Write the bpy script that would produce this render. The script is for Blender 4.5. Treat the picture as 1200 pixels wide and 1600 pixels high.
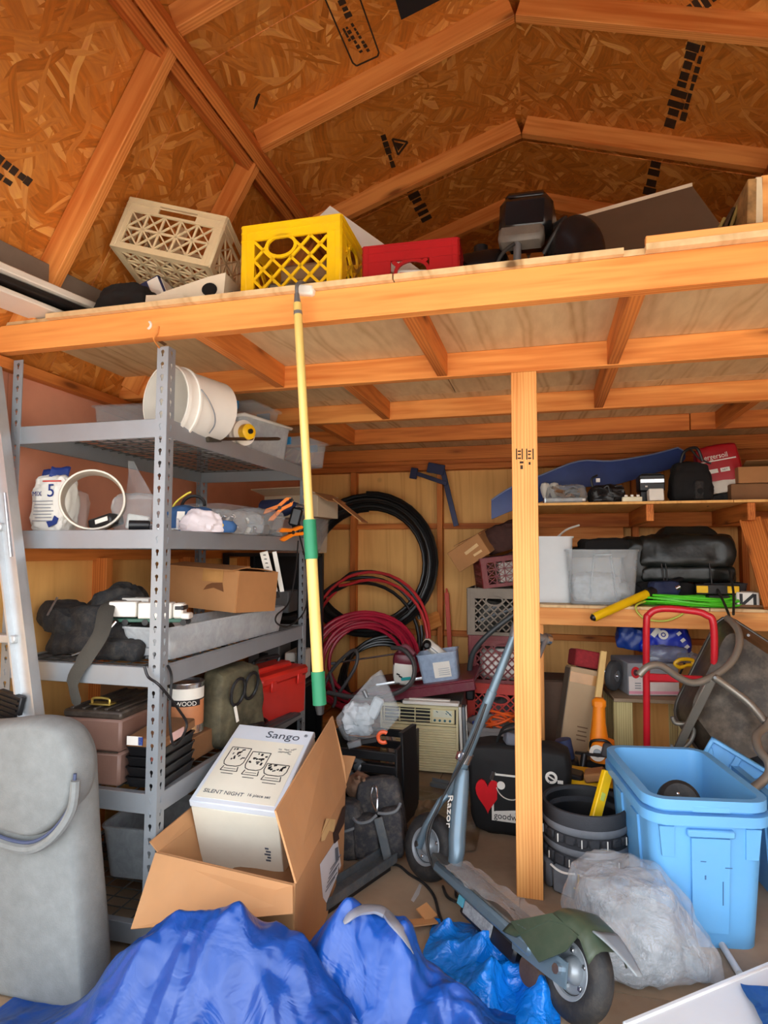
import bpy, math, random
from mathutils import Vector, Matrix, Euler, noise
for _o in list(bpy.data.objects): bpy.data.objects.remove(_o)
SC = bpy.context.scene
COL = SC.collection
PI = math.pi
# ------------------------------------------------------------------ camera (calibrated from the loft joists and the shelf)
CAM_F, CAM_YAW, CAM_PITCH, CAM_ROLL, CAM_H = 960.4, 0.2557, 0.0660, 0.0029, 1.1739
_f = Vector((-math.sin(CAM_YAW)*math.cos(CAM_PITCH), math.cos(CAM_YAW)*math.cos(CAM_PITCH), math.sin(CAM_PITCH)))
_r = Vector((math.cos(CAM_YAW), math.sin(CAM_YAW), 0)); _u = _r.cross(_f)
CR = _r*math.cos(CAM_ROLL)+_u*math.sin(CAM_ROLL); CU = -_r*math.sin(CAM_ROLL)+_u*math.cos(CAM_ROLL); CF = _f
cam = bpy.data.cameras.new('camera'); camo = bpy.data.objects.new('camera', cam); COL.objects.link(camo)
cam.sensor_fit = 'HORIZONTAL'; cam.sensor_width = 36.0; cam.lens = 36.0*CAM_F/1200.0
cam.clip_start = 0.02; cam.clip_end = 200
camo.matrix_world = Matrix(((CR.x, CU.x, -CF.x, 0), (CR.y, CU.y, -CF.y, 0), (CR.z, CU.z, -CF.z, CAM_H), (0, 0, 0, 1)))
SC.camera = camo
# ------------------------------------------------------------------ sky, sun, exposure
W = bpy.data.worlds.new('sky'); SC.world = W; W.use_nodes = True
_nt = W.node_tree; _bg = _nt.nodes['Background']
_sky = _nt.nodes.new('ShaderNodeTexSky'); _sky.sky_type = 'NISHITA'; _sky.sun_disc = False
_sky.sun_elevation = math.radians(52); _sky.sun_rotation = math.radians(20); _sky.air_density = 1.0; _sky.dust_density = 2.5
_hs = _nt.nodes.new('ShaderNodeHueSaturation'); _hs.inputs['Saturation'].default_value = .22      # thin bright haze
_nt.links.new(_sky.outputs[0], _hs.inputs['Color']); _nt.links.new(_hs.outputs[0], _bg.inputs[0]); _bg.inputs[1].default_value = 0.50
sun = bpy.data.lights.new('sun', 'SUN'); suno = bpy.data.objects.new('sun', sun); COL.objects.link(suno)
sun.energy = 3.6; sun.angle = math.radians(1.0); sun.color = (1.0, 0.93, 0.82)
suno.rotation_euler = (math.radians(-42), 0, math.radians(-12))      # from behind the shed: lights the yard in front of it
VS = SC.view_settings; VS.view_transform = 'Standard'; VS.look = 'None'; VS.gamma = 1.0; VS.use_curve_mapping = False
VS.exposure = 1.4
# ------------------------------------------------------------------ helpers
def P(px, py, X=None, Y=None, Z=None):
    """the point of a world plane X=, Y= or Z= that the lens sees at pixel (px, py): used to measure the place"""
    d = CF + CR*((px-600)/CAM_F) - CU*((py-800)/CAM_F)
    t = X/d.x if X is not None else (Y/d.y if Y is not None else (Z-CAM_H)/d.z)
    return Vector((d.x*t, d.y*t, CAM_H+d.z*t))
def R3(rx=0, ry=0, rz=0): return Euler((math.radians(rx), math.radians(ry), math.radians(rz))).to_matrix()
def frame(d, up=Vector((0, 0, 1))):
    x = Vector(d).normalized(); u = Vector(up)
    if abs(x.dot(u)) > .98: u = Vector((0, 1, 0))
    y = u.cross(x).normalized(); z = x.cross(y)
    return Matrix((x, y, z)).transposed()
class MB:
    def __init__(s): s.v = []; s.f = []; s.mi = []; s.cur = 0
    def add(s, vs, fs):
        b = len(s.v); s.v += [tuple(v) for v in vs]; s.f += [tuple(i+b for i in f) for f in fs]; s.mi += [s.cur]*len(fs); return s
    def hexa(s, p):    # 0-3 bottom ccw, 4-7 top ccw
        return s.add(p, [(3, 2, 1, 0), (4, 5, 6, 7), (0, 1, 5, 4), (1, 2, 6, 5), (2, 3, 7, 6), (3, 0, 4, 7)])
    def box(s, c, d, R=None, b=0.0):
        c = Vector(c); h = Vector(d)*.5; R = R or Matrix.Identity(3)
        if b <= 0:
            return s.hexa([c+R@Vector((x*h.x, y*h.y, z*h.z)) for z in (-1, 1) for x, y in ((-1, -1), (1, -1), (1, 1), (-1, 1))])
        b = min(b, .49*min(d)); vs = []; idx = {}
        for sx in (-1, 1):
            for sy in (-1, 1):
                for sz in (-1, 1):
                    for a in range(3):
                        q = [sx*(h.x-b), sy*(h.y-b), sz*(h.z-b)]; q[a] = (sx, sy, sz)[a]*h[a]
                        idx[(sx, sy, sz, a)] = len(vs); vs.append(c+R@Vector(q))
        fs = []
        for a in range(3):
            o = [(-1, -1), (1, -1), (1, 1), (-1, 1)]; p, q = (a+1) % 3, (a+2) % 3
            for sg in (-1, 1):
                l = []
                for (m, n) in o:
                    k = [0, 0, 0]; k[a] = sg; k[p] = m; k[q] = n; l.append(idx[(k[0], k[1], k[2], a)])
                fs.append(l if sg > 0 else l[::-1])
            for m in (-1, 1):
                for n in (-1, 1):
                    k0 = [0, 0, 0]; k0[p] = m; k0[q] = n; k1 = list(k0); k0[a] = -1; k1[a] = 1
                    l = [idx[(*k0, p)], idx[(*k1, p)], idx[(*k1, q)], idx[(*k0, q)]]
                    fs.append(l if m*n < 0 else l[::-1])
        for sx in (-1, 1):
            for sy in (-1, 1):
                for sz in (-1, 1):
                    l = [idx[(sx, sy, sz, a)] for a in range(3)]
                    fs.append(l if sx*sy*sz > 0 else l[::-1])
        return s.add(vs, fs)
    def tube(s, pts, r, n=8, closed=False, caps=True, flat=1.0):
        pts = [Vector(p) for p in pts]; m = len(pts)
        rs = r if isinstance(r, (list, tuple)) else [r]*m
        vs = []; nrm = None
        for i, p in enumerate(pts):
            if closed: t = (pts[(i+1) % m]-pts[i-1])
            else: t = pts[min(i+1, m-1)]-pts[max(i-1, 0)]
            t = t.normalized() if t.length > 1e-9 else Vector((0, 0, 1))
            if nrm is None:
                nrm = t.orthogonal().normalized()
                if abs(t.z) < .95: nrm = Vector((0, 0, 1)) - t*t.z; nrm.normalize()
            else:
                nrm = nrm - t*nrm.dot(t)
                nrm = nrm.normalized() if nrm.length > 1e-6 else t.orthogonal().normalized()
            bn = t.cross(nrm)
            for k in range(n):
                a = 2*PI*k/n; vs.append(p+nrm*(math.cos(a)*rs[i]*flat)+bn*(math.sin(a)*rs[i]))
        fs = []
        for i in range(m if closed else m-1):
            j = (i+1) % m
            for k in range(n): fs.append((i*n+k, i*n+(k+1) % n, j*n+(k+1) % n, j*n+k))
        if caps and not closed: fs.append(tuple(range(n))[::-1]); fs.append(tuple((m-1)*n+k for k in range(n)))
        return s.add(vs, fs)
    def cyl(s, p0, p1, r, n=16): return s.tube([p0, p1], r, n)
    def lathe(s, prof, n=24, c=(0, 0, 0), R=None, a0=0, a1=2*PI, sx=1, sy=1):
        c = Vector(c); R = R or Matrix.Identity(3); full = abs(a1-a0-2*PI) < 1e-6; m = n if full else n+1; vs = []
        for (r, z) in prof:
            for k in range(m):
                a = a0+(a1-a0)*k/n; vs.append(c+R@Vector((r*math.cos(a)*sx, r*math.sin(a)*sy, z)))
        fs = []
        for i in range(len(prof)-1):
            for k in range(n):
                k2 = (k+1) % m; fs.append((i*m+k, i*m+k2, (i+1)*m+k2, (i+1)*m+k))
        return s.add(vs, fs)
    def prism(s, out, h, c=(0, 0, 0), R=None, z0=0.0):
        """outline in local xy, extruded z0..z0+h"""
        c = Vector(c); R = R or Matrix.Identity(3); n = len(out)
        vs = [c+R@Vector((x, y, z0)) for x, y in out]+[c+R@Vector((x, y, z0+h)) for x, y in out]
        fs = [tuple(range(n))[::-1], tuple(range(n, 2*n))]+[(i, (i+1) % n, n+(i+1) % n, n+i) for i in range(n)]
        return s.add(vs, fs)
    def grid(s, fn, nu, nv, cu=False):
        vs = [fn(i/nu, j/nv) for j in range(nv+1) for i in range(nu if cu else nu+1)]; m = nu if cu else nu+1
        fs = [(j*m+i, j*m+(i+1) % m, (j+1)*m+(i+1) % m, (j+1)*m+i) for j in range(nv) for i in range(nu)]
        return s.add(vs, fs)
    def bar(s, p0, p1, w, t, up=(0, 0, 1), b=0):
        """bar of width w (across) and thickness t (along up)"""
        p0, p1 = Vector(p0), Vector(p1); R = frame(p1-p0, up)
        return s.box((p0+p1)*.5, ((p1-p0).length, w, t), R, b)
    def build(s, name, m, parent=None, loc=None, smooth=40, R=None):
        me = bpy.data.meshes.new(name); me.from_pydata(s.v, [], s.f)
        for mm in (m if isinstance(m, (list, tuple)) else [m]): me.materials.append(mm)
        if any(s.mi): me.polygons.foreach_set('material_index', s.mi)
        if smooth:
            me.polygons.foreach_set('use_smooth', [True]*len(me.polygons)); me.set_sharp_from_angle(angle=math.radians(smooth))
        me.update(); o = bpy.data.objects.new(name, me); COL.objects.link(o)
        if parent: o.parent = parent
        if loc is not None or R is not None:
            o.matrix_basis = Matrix.Translation(loc or (0, 0, 0)) @ ((R or Matrix.Identity(3)).to_4x4())
        return o
def tag(o, label, cat, group=None):
    o['label'] = label; o['category'] = cat
    if group: o['group'] = group
    return o
def thing(name, label, cat, loc=(0, 0, 0), rz=0, group=None, R=None):
    o = bpy.data.objects.new(name, None); COL.objects.link(o); o.empty_display_size = .05
    o.matrix_basis = Matrix.Translation(loc) @ (R if R else R3(0, 0, rz)).to_4x4()
    return tag(o, label, cat, group)
def struct(o): o['kind'] = 'structure'; return o
def mb(): return MB()
def copy_tree(o, parent=None):
    c = o.copy(); COL.objects.link(c)
    if parent: c.parent = parent
    for ch in list(o.children): copy_tree(ch, c)
    return c
def text(body, size, m, parent, loc, R, name='lettering', ext=0.0003, align='LEFT', sx=1.0, sp=1.0):
    cu = bpy.data.curves.new(name, 'FONT'); cu.body = body; cu.size = size; cu.extrude = ext; cu.align_x = align; cu.space_character = sp
    cu.resolution_u = 3; cu.materials.append(m); tmp = bpy.data.objects.new(name, cu); me = bpy.data.meshes.new_from_object(tmp); bpy.data.objects.remove(tmp)
    o = bpy.data.objects.new(name, me); COL.objects.link(o); o.parent = parent
    o.matrix_basis = Matrix.Translation(loc) @ R.to_4x4() @ Matrix.Diagonal((sx, 1, 1, 1)); return o
def arc(c, r, a0, a1, n, u=(1, 0, 0), v=(0, 0, 1)):
    c, u, v = Vector(c), Vector(u), Vector(v)
    return [c+u*(r*math.cos(math.radians(a0+(a1-a0)*i/n)))+v*(r*math.sin(math.radians(a0+(a1-a0)*i/n))) for i in range(n+1)]
def smooth_path(pts, k=5, closed=False):
    """Catmull-Rom through the points"""
    p = [Vector(q) for q in pts]; n = len(p); out = []
    for i in range(n if closed else n-1):
        a, b, c, d = (p[(i-1) % n], p[i], p[(i+1) % n], p[(i+2) % n]) if closed else (p[max(i-1, 0)], p[i], p[i+1], p[min(i+2, n-1)])
        for j in range(k):
            t = j/k; out.append(.5*((2*b)+(c-a)*t+(2*a-5*b+4*c-d)*t*t+(3*b-a-3*c+d)*t**3))
    if not closed: out.append(p[-1])
    return out
def nz(v, s=1.0, seed=0.0): return noise.noise(Vector(v)*s+Vector((seed*13.7, seed*7.1, seed*3.3)))
def ridge(v, s=1.0, seed=0.0): return 1-2*abs(nz(v, s, seed))
def sph(n=14):
    """cube-sphere points and quads"""
    vs = {}; L = []; F = []
    def idx(p):
        k = tuple(round(c, 5) for c in p)
        if k not in vs: vs[k] = len(L); L.append(Vector(p))
        return vs[k]
    for a in range(3):
        for sg in (-1, 1):
            for i in range(n):
                for j in range(n):
                    q = []
                    for (di, dj) in ((0, 0), (1, 0), (1, 1), (0, 1)):
                        u = math.tan((2*(i+di)/n-1)*PI/4); w = math.tan((2*(j+dj)/n-1)*PI/4)
                        p = [0, 0, 0]; p[a] = sg; p[(a+1) % 3] = u*sg; p[(a+2) % 3] = w; q.append(idx(p))
                    F.append(tuple(q))
    return L, F
def bag(size, seed=0, n=14, pw=.55, amp=.03, fr=6.0, flat=True, taper=0.0, lean=(0, 0), folds=.5, cr=0, ca=.4):
    """crumpled sack / soft bag sitting on z=0: superellipsoid with ridged creases"""
    L, F = sph(n); m = MB(); out = []; rn = random.Random(seed+77); K = []
    for i in range(cr):      # sharp creases: folded planes with a limited reach
        d = Vector((rn.gauss(0, 1), rn.gauss(0, 1), rn.gauss(0, .7))).normalized(); c = Vector((rn.gauss(0, 1), rn.gauss(0, 1), rn.gauss(0, 1))).normalized(); c = Vector((c.x*size[0]/2, c.y*size[1]/2, size[2]/2*(1+c.z))); s0 = rn.choice((.05, .09, .16))*max(size); K.append((d, c, s0, ca*rn.choice((-1, -1, 1))*rn.uniform(.5, 1.2)))
    for p in L:
        q = p.normalized(); e = Vector([math.copysign(abs(c)**pw, c) for c in q]); e = e/max(1e-6, max(abs(c) for c in e))**(.35)
        z = (e.z+1)/2; k = 1-taper*z
        v = Vector((e.x*size[0]/2*k+lean[0]*z, e.y*size[1]/2*k+lean[1]*z, e.z*size[2]/2+size[2]/2))
        a = amp*(folds*ridge(v, fr, seed)+(1-folds)*nz(v, fr*2.1, seed+3)+.4*ridge(v, fr*2.7, seed+7))
        for (d, c, s0, k) in K:
            r = v-c; s = r.dot(d); w = math.exp(-(s/s0)**2-(r.length/(2.6*s0))**2); a += w*k*(abs(s)-.35*s0)
        v = v+q*a
        if flat and v.z < .004: v.z = .004*max(0, .5+.5*q.z)
        out.append(v)
    return m.add(out, F)
def tray(w, d, h, t, taper=0.0, lip=0.0, c=(0, 0, 0), r=0.0, nr=3, bottom=True):
    """open-top bin with real wall thickness; w,d at the top, tapering to the bottom; rounded corners"""
    def ring(hw, hd, z, rr):
        o = []
        rr = max(.001, min(rr, hw*.9, hd*.9))
        for (sx, sy, a0) in ((1, 1, 0), (-1, 1, 90), (-1, -1, 180), (1, -1, 270)):
            for i in range(nr+1):
                a = math.radians(a0+90*i/nr); o.append(Vector(c)+Vector((sx*(hw-rr)+rr*math.cos(a), sy*(hd-rr)+rr*math.sin(a), z)))
        return o
    k = 1-taper; m = MB(); rr = r or .01; R_ = [ring(w/2*k, d/2*k, 0, rr)]
    if lip: R_ += [ring(w/2-(.0), d/2-.0, h-lip*1.0, rr), ring(w/2+lip*.7, d/2+lip*.7, h-lip, rr+lip*.7), ring(w/2+lip*.7, d/2+lip*.7, h, rr+lip*.7)]
    else: R_ += [ring(w/2, d/2, h, rr)]
    R_ += [ring(w/2-t, d/2-t, h, max(.001, rr-t)), ring(w/2*k-t, d/2*k-t, t, max(.001, rr-t))]
    n = len(R_[0]); vs = [v for q in R_ for v in q]; fs = []
    for i in range(len(R_)-1):
        for j in range(n): fs.append((i*n+j, i*n+(j+1) % n, (i+1)*n+(j+1) % n, (i+1)*n+j))
    fs.append(tuple(range(n))[::-1]); fs.append(tuple((len(R_)-1)*n+j for j in range(n)))
    return m.add(vs, fs)
# ------------------------------------------------------------------ materials
MATS = {}
def newmat(name):
    m = bpy.data.materials.new(name); m.use_nodes = True; nt = m.node_tree; b = nt.nodes['Principled BSDF']; return m, nt, b
def ramp(nt, fac, stops):
    r = nt.nodes.new('ShaderNodeValToRGB'); nt.links.new(fac, r.inputs[0]); e = r.color_ramp.elements
    while len(e) < len(stops): e.new(.5)
    for i, (p, c) in enumerate(stops): e[i].position = p; e[i].color = (*c, 1)
    return r.outputs[0]
def srgb(r, g, b):
    return tuple(((c/255)/12.92 if c/255 <= .04045 else (((c/255)+.055)/1.055)**2.4) for c in (r, g, b))
def mixc(nt, fac, a, b, mode='MIX'):
    n = nt.nodes.new('ShaderNodeMix'); n.data_type = 'RGBA'; n.blend_type = mode
    for s, v in ((n.inputs[0], fac), (n.inputs[6], a), (n.inputs[7], b)):
        if hasattr(v, 'links'): nt.links.new(v, s)
        elif isinstance(v, (int, float)): s.default_value = v
        else: s.default_value = (*v, 1)
    return n.outputs[2]
def math_(nt, op, a, b=None, c=None):
    n = nt.nodes.new('ShaderNodeMath'); n.operation = op
    for i, v in enumerate((a, b, c)):
        if v is None: continue
        if hasattr(v, 'links'): nt.links.new(v, n.inputs[i])
        else: n.inputs[i].default_value = v
    return n.outputs[0]
def coords(nt, scale=(1, 1, 1), rot=(0, 0, 0), kind='Object', rnd=0.0):
    t = nt.nodes.new('ShaderNodeTexCoord'); mp = nt.nodes.new('ShaderNodeMapping'); mp.inputs['Scale'].default_value = scale; mp.inputs['Rotation'].default_value = rot
    o = t.outputs[kind]
    if rnd:
        oi = nt.nodes.new('ShaderNodeObjectInfo'); va = nt.nodes.new('ShaderNodeVectorMath'); va.operation = 'ADD'
        sc = nt.nodes.new('ShaderNodeMath'); sc.operation = 'MULTIPLY'; sc.inputs[1].default_value = rnd; nt.links.new(oi.outputs['Random'], sc.inputs[0])
        nt.links.new(o, va.inputs[0]); nt.links.new(sc.outputs[0], va.inputs[1]); o = va.outputs[0]
    nt.links.new(o, mp.inputs[0]); return mp.outputs[0]
def tex(nt, kind, vec, **k):
    n = nt.nodes.new('ShaderNodeTex'+kind); nt.links.new(vec, n.inputs['Vector'])
    for a, v in k.items():
        if a in ('feature', 'distance', 'wave_type', 'bands_direction', 'rings_direction', 'wave_profile', 'noise_dimensions'): setattr(n, a, v)
        else: n.inputs[a.replace('_', ' ')].default_value = v
    return n
def bump(nt, b, h, st=.2, d=.01):
    n = nt.nodes.new('ShaderNodeBump'); n.inputs['Strength'].default_value = st; n.inputs['Distance'].default_value = d
    nt.links.new(h, n.inputs['Height']); nt.links.new(n.outputs[0], b.inputs['Normal'])
def M(name, col, rough=.5, metal=0.0, var=.12, vs=9.0, bp=0.0, bs=40.0, dirt=0.0, spec=.5, trans=0.0, coat=0.0, bd=.004, rg=False):
    """plain surface with a soft mottled tone, optional grain relief and dust"""
    if name in MATS: return MATS[name]
    m, nt, b = newmat(name); c = srgb(*col)
    v = coords(nt, rnd=5.0); n = tex(nt, 'Noise', v, Scale=vs, Detail=4.0, Roughness=.6)
    lo = tuple(x*(1-var) for x in c); hi = tuple(min(1, x*(1+var)) for x in c)
    o = ramp(nt, n.outputs[0], [(.3, lo), (.7, hi)])
    if dirt:
        n2 = tex(nt, 'Noise', v, Scale=vs*2.7, Detail=6.0, Roughness=.7); f = ramp(nt, n2.outputs[0], [(.45, (0, 0, 0)), (.75, (dirt,)*3)])
        o = mixc(nt, f, o, srgb(150, 135, 115))
    nt.links.new(o, b.inputs['Base Color']); b.inputs['Roughness'].default_value = rough; b.inputs['Metallic'].default_value = metal
    b.inputs['Specular IOR Level'].default_value = spec
    if coat: b.inputs['Coat Weight'].default_value = coat; b.inputs['Coat Roughness'].default_value = .15
    if bp:
        n3 = tex(nt, 'Noise', v, Scale=bs, Detail=3.0, Distortion=1.2 if rg else 0.0); bump(nt, b, math_(nt, 'ABSOLUTE', math_(nt, 'SUBTRACT', n3.outputs[0], .5)) if rg else n3.outputs[0], bp, bd)
    MATS[name] = m; return m
def CLEAR(name, col=(235, 240, 242), haze=.35, rough=.15, bp=0.0, bs=25.0, ridged=False):
    """clear or milky thin plastic: part see-through, part pale glossy film"""
    if name in MATS: return MATS[name]
    m, nt, b = newmat(name); c = srgb(*col)
    b.inputs['Base Color'].default_value = (*c, 1); b.inputs['Roughness'].default_value = rough; b.inputs['Specular IOR Level'].default_value = .8
    t = nt.nodes.new('ShaderNodeBsdfTransparent'); t.inputs[0].default_value = (.93, .95, .96, 1)
    fr = nt.nodes.new('ShaderNodeLayerWeight'); fr.inputs[0].default_value = .25
    v = coords(nt, rnd=3.0); n = tex(nt, 'Noise', v, Scale=bs, Detail=5.0, Roughness=.65, Distortion=.6)
    f = math_(nt, 'ADD', math_(nt, 'MULTIPLY', fr.outputs['Facing'], .30), math_(nt, 'MULTIPLY_ADD', n.outputs[0], haze*.9, haze*.35))
    f = math_(nt, 'MINIMUM', f, .97)
    mx = nt.nodes.new('ShaderNodeMixShader'); nt.links.new(f, mx.inputs[0]); nt.links.new(t.outputs[0], mx.inputs[1]); nt.links.new(b.outputs[0], mx.inputs[2])
    nt.links.new(mx.outputs[0], nt.nodes['Material Output'].inputs[0])
    if bp: bump(nt, b, math_(nt, 'ABSOLUTE', math_(nt, 'SUBTRACT', n.outputs[0], .5)) if ridged else n.outputs[0], bp, .03 if ridged else .01)
    MATS[name] = m; return m
def LUMBER(name, light, dark, knots=True, rough=.62, sc=1.0):
    """sawn softwood, grain along local x"""
    if name in MATS: return MATS[name]
    m, nt, b = newmat(name); L, D = srgb(*light), srgb(*dark)
    v = coords(nt, rnd=17.0); mid = tuple((x+y)/2 for x, y in zip(L, D))
    wrp = tex(nt, 'Noise', coords(nt, (1.6, 9, 9), rnd=11.0), Scale=1.0*sc, Detail=3.0)
    st = tex(nt, 'Noise', coords(nt, (1.2, 42, 42), rnd=17.0), Scale=1.0*sc, Detail=4.0, Distortion=.5)
    wv = tex(nt, 'Wave', coords(nt, (.35, 5, 5), rnd=17.0), Scale=6*sc, Distortion=5.0, Detail=2.0, Detail_Scale=1.2, bands_direction='Y')
    f = math_(nt, 'ADD', math_(nt, 'MULTIPLY', st.outputs[0], .42), math_(nt, 'ADD', math_(nt, 'MULTIPLY', wv.outputs['Fac'], .22), math_(nt, 'MULTIPLY', wrp.outputs[0], .53)))
    o = ramp(nt, f, [(.36, D), (.55, mid), (.75, L)])
    if knots:
        kn = tex(nt, 'Voronoi', coords(nt, (2.2, 8, 8), rnd=23.0), Scale=1.0, Randomness=1.0)
        o = mixc(nt, ramp(nt, kn.outputs['Distance'], [(.05, (.85,)*3), (.10, (.35,)*3), (.2, (0, 0, 0))]), o, tuple(x*.33 for x in D))
    nt.links.new(o, b.inputs['Base Color']); b.inputs['Roughness'].default_value = rough; b.inputs['Specular IOR Level'].default_value = .3
    bump(nt, b, st.outputs[0], .15, .004); MATS[name] = m; return m
def PLY(name, light, dark, ax=(1, .16, 1), strong=1.0):
    """plywood face veneer with cathedral figure; long axis of the figure is the small scale"""
    if name in MATS: return MATS[name]
    m, nt, b = newmat(name); L, D = srgb(*light), srgb(*dark)
    v = coords(nt, ax, rnd=9.0); wob = tex(nt, 'Noise', v, Scale=2.2, Detail=3.0)
    wv = tex(nt, 'Wave', v, Scale=2.6, Distortion=9.0, Detail=3.0, Detail_Scale=.8, Detail_Roughness=.6, bands_direction='X')
    fine = tex(nt, 'Noise', coords(nt, tuple(a*38 for a in ax), rnd=9.0), Scale=1.0, Detail=3.0)
    f1 = ramp(nt, wv.outputs['Fac'], [(0, (0, 0, 0)), (.72, (0, 0, 0)), (.93, (.75*strong,)*3), (1, (.2*strong,)*3)])
    f2 = mixc(nt, 1.0, f1, ramp(nt, wob.outputs[0], [(.35, (.2,)*3), (.65, (1, 1, 1))]), 'MULTIPLY')
    o = mixc(nt, f2, L, D); o = mixc(nt, .22*strong, o, ramp(nt, fine.outputs[0], [(.35, D), (.65, L)]))
    kn = tex(nt, 'Voronoi', coords(nt, (2.0, 2.0, 2.0), rnd=3.0), Scale=1.0)
    o = mixc(nt, ramp(nt, kn.outputs['Distance'], [(.025, (.9,)*3), (.04, (.4,)*3), (.07, (0, 0, 0))]), o, tuple(x*.25 for x in D))
    nt.links.new(o, b.inputs['Base Color']); b.inputs['Roughness'].default_value = .6; b.inputs['Specular IOR Level'].default_value = .3
    MATS[name] = m; return m
def OSB(name, base, lite, dark):
    """strand board: three layers of stretched flakes at different turns, local xy plane"""
    if name in MATS: return MATS[name]
    m, nt, b = newmat(name); B_, L, D = srgb(*base), srgb(*lite), srgb(*dark); o = None; hs = None
    for i, (rot, sx, sy, th) in enumerate(((.35, 6, 34, 0), (-.75, 7, 44, .70), (1.25, 6, 34, .78), (2.3, 9, 56, .85))):
        c0 = coords(nt, (1, 1, .01), rnd=7.0+i); wv = tex(nt, 'Noise', c0, Scale=3.0, Detail=1.0)
        mp = nt.nodes.new('ShaderNodeMapping'); mp.inputs['Rotation'].default_value = (0, 0, rot); ad = nt.nodes.new('ShaderNodeVectorMath'); ad.operation = 'MULTIPLY_ADD'
        nt.links.new(wv.outputs['Color'], ad.inputs[0]); ad.inputs[1].default_value = (.22, .22, 0); nt.links.new(c0, ad.inputs[2]); nt.links.new(ad.outputs[0], mp.inputs[0])
        m2 = nt.nodes.new('ShaderNodeMapping'); m2.inputs['Scale'].default_value = (sx, sy, 1); nt.links.new(mp.outputs[0], m2.inputs[0])
        vo = tex(nt, 'Voronoi', m2.outputs[0], Scale=1.0, Randomness=1.0); sep = nt.nodes.new('ShaderNodeSeparateColor'); nt.links.new(vo.outputs['Color'], sep.inputs[0])
        col = ramp(nt, sep.outputs[0], [(0, tuple(x*.35+y*.65 for x, y in zip(D, B_))), (.3, B_), (.8, tuple(x*.72+y*.28 for x, y in zip(B_, L))), (1, L)])
        gr = tex(nt, 'Noise', m2.outputs[0], Scale=2.4, Detail=3.0); col = mixc(nt, .35, col, ramp(nt, gr.outputs[0], [(.3, tuple(x*.6 for x in D)), (.7, L)]), 'OVERLAY')
        if o is None: o = col
        else: o = mixc(nt, ramp(nt, sep.outputs[1], [(th, (0, 0, 0)), (th+.03, (1, 1, 1))]), o, col)
        hs = sep.outputs[1] if hs is None else math_(nt, 'ADD', hs, sep.outputs[1])
    nt.links.new(o, b.inputs['Base Color']); b.inputs['Roughness'].default_value = .5; b.inputs['Specular IOR Level'].default_value = .4
    bump(nt, b, hs, .35, .003); MATS[name] = m; return m
def EMBLEM(): pass
def board(name, p0, p1, w, t, m, parent, up=(0, 0, 1), b=.002):
    """sawn board as its own object, local x along its length, w across, t along up"""
    p0, p1 = Vector(p0), Vector(p1); R = frame(p1-p0, up); q = MB(); q.box((0, 0, 0), ((p1-p0).length, w, t), None, b)
    o = q.build(name, m, None, smooth=0); mw = Matrix.Translation((p0+p1)*.5) @ R.to_4x4()
    if parent: o.parent = parent; o.matrix_basis = parent.matrix_basis.inverted() @ mw
    else: o.matrix_basis = mw
    return o
# ------------------------------------------------------------------ shell of the shed
XL, XR, YF, YB = -1.76, 1.62, 0.62, 4.30
fir = LUMBER('fir_lumber', (240, 162, 86), (204, 112, 46))
fir_dark = LUMBER('fir_lumber_old', (218, 132, 62), (170, 86, 32))
fir_pale = LUMBER('fir_lumber_pale', (240, 174, 102), (214, 134, 68))
osb = OSB('strand_board', (198, 126, 48), (234, 182, 106), (138, 78, 24))
ply_deck = PLY('loft_plywood', (226, 194, 146), (164, 112, 58), (.9, .22, 1))
ply_wall = PLY('wall_plywood', (240, 184, 108), (198, 126, 58), (1, 1, .12), .7)
pinkm = M('pink_panel_face', (214, 146, 116), .6, var=.08, vs=5, bp=.1, bs=120)
ink = M('stamp_ink', (52, 34, 18), .8, var=.3, vs=60)
concrete = M('floor_face', (150, 128, 104), .8, var=.25, vs=4, bp=.25, bs=30, dirt=.5)
# yard in front of the shed
yard = struct(mb().box((0, -6.4, -.16), (30, 13.9, .12)).build('ground', M('yard_concrete', (196, 188, 176), .9, var=.1, vs=2, bp=.2, bs=60)))
# floor: plywood sheets, worn
fl = struct(mb().box(((XL+XR)/2, (YF+YB)/2, -.056), (XR-XL, YB-YF, .08)).build('floor', M('floor_joist_side', (110, 92, 70), .8)))
for (x0, x1, y0, y1) in ((XL, -.545, YF, 1.83), (-.541, .677, YF, 1.83), (.681, XR, YF, 1.83), (XL, -.10, 1.834, 3.05), (-.096, XR, 1.834, 3.05), (XL, -.545, 3.054, YB), (-.541, .677, 3.054, YB), (.681, XR, 3.054, YB)):
    mb().box(((x0+x1)/2, (y0+y1)/2, -.008), (x1-x0, y1-y0, .016)).build('floor_sheet', concrete, fl)
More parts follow.
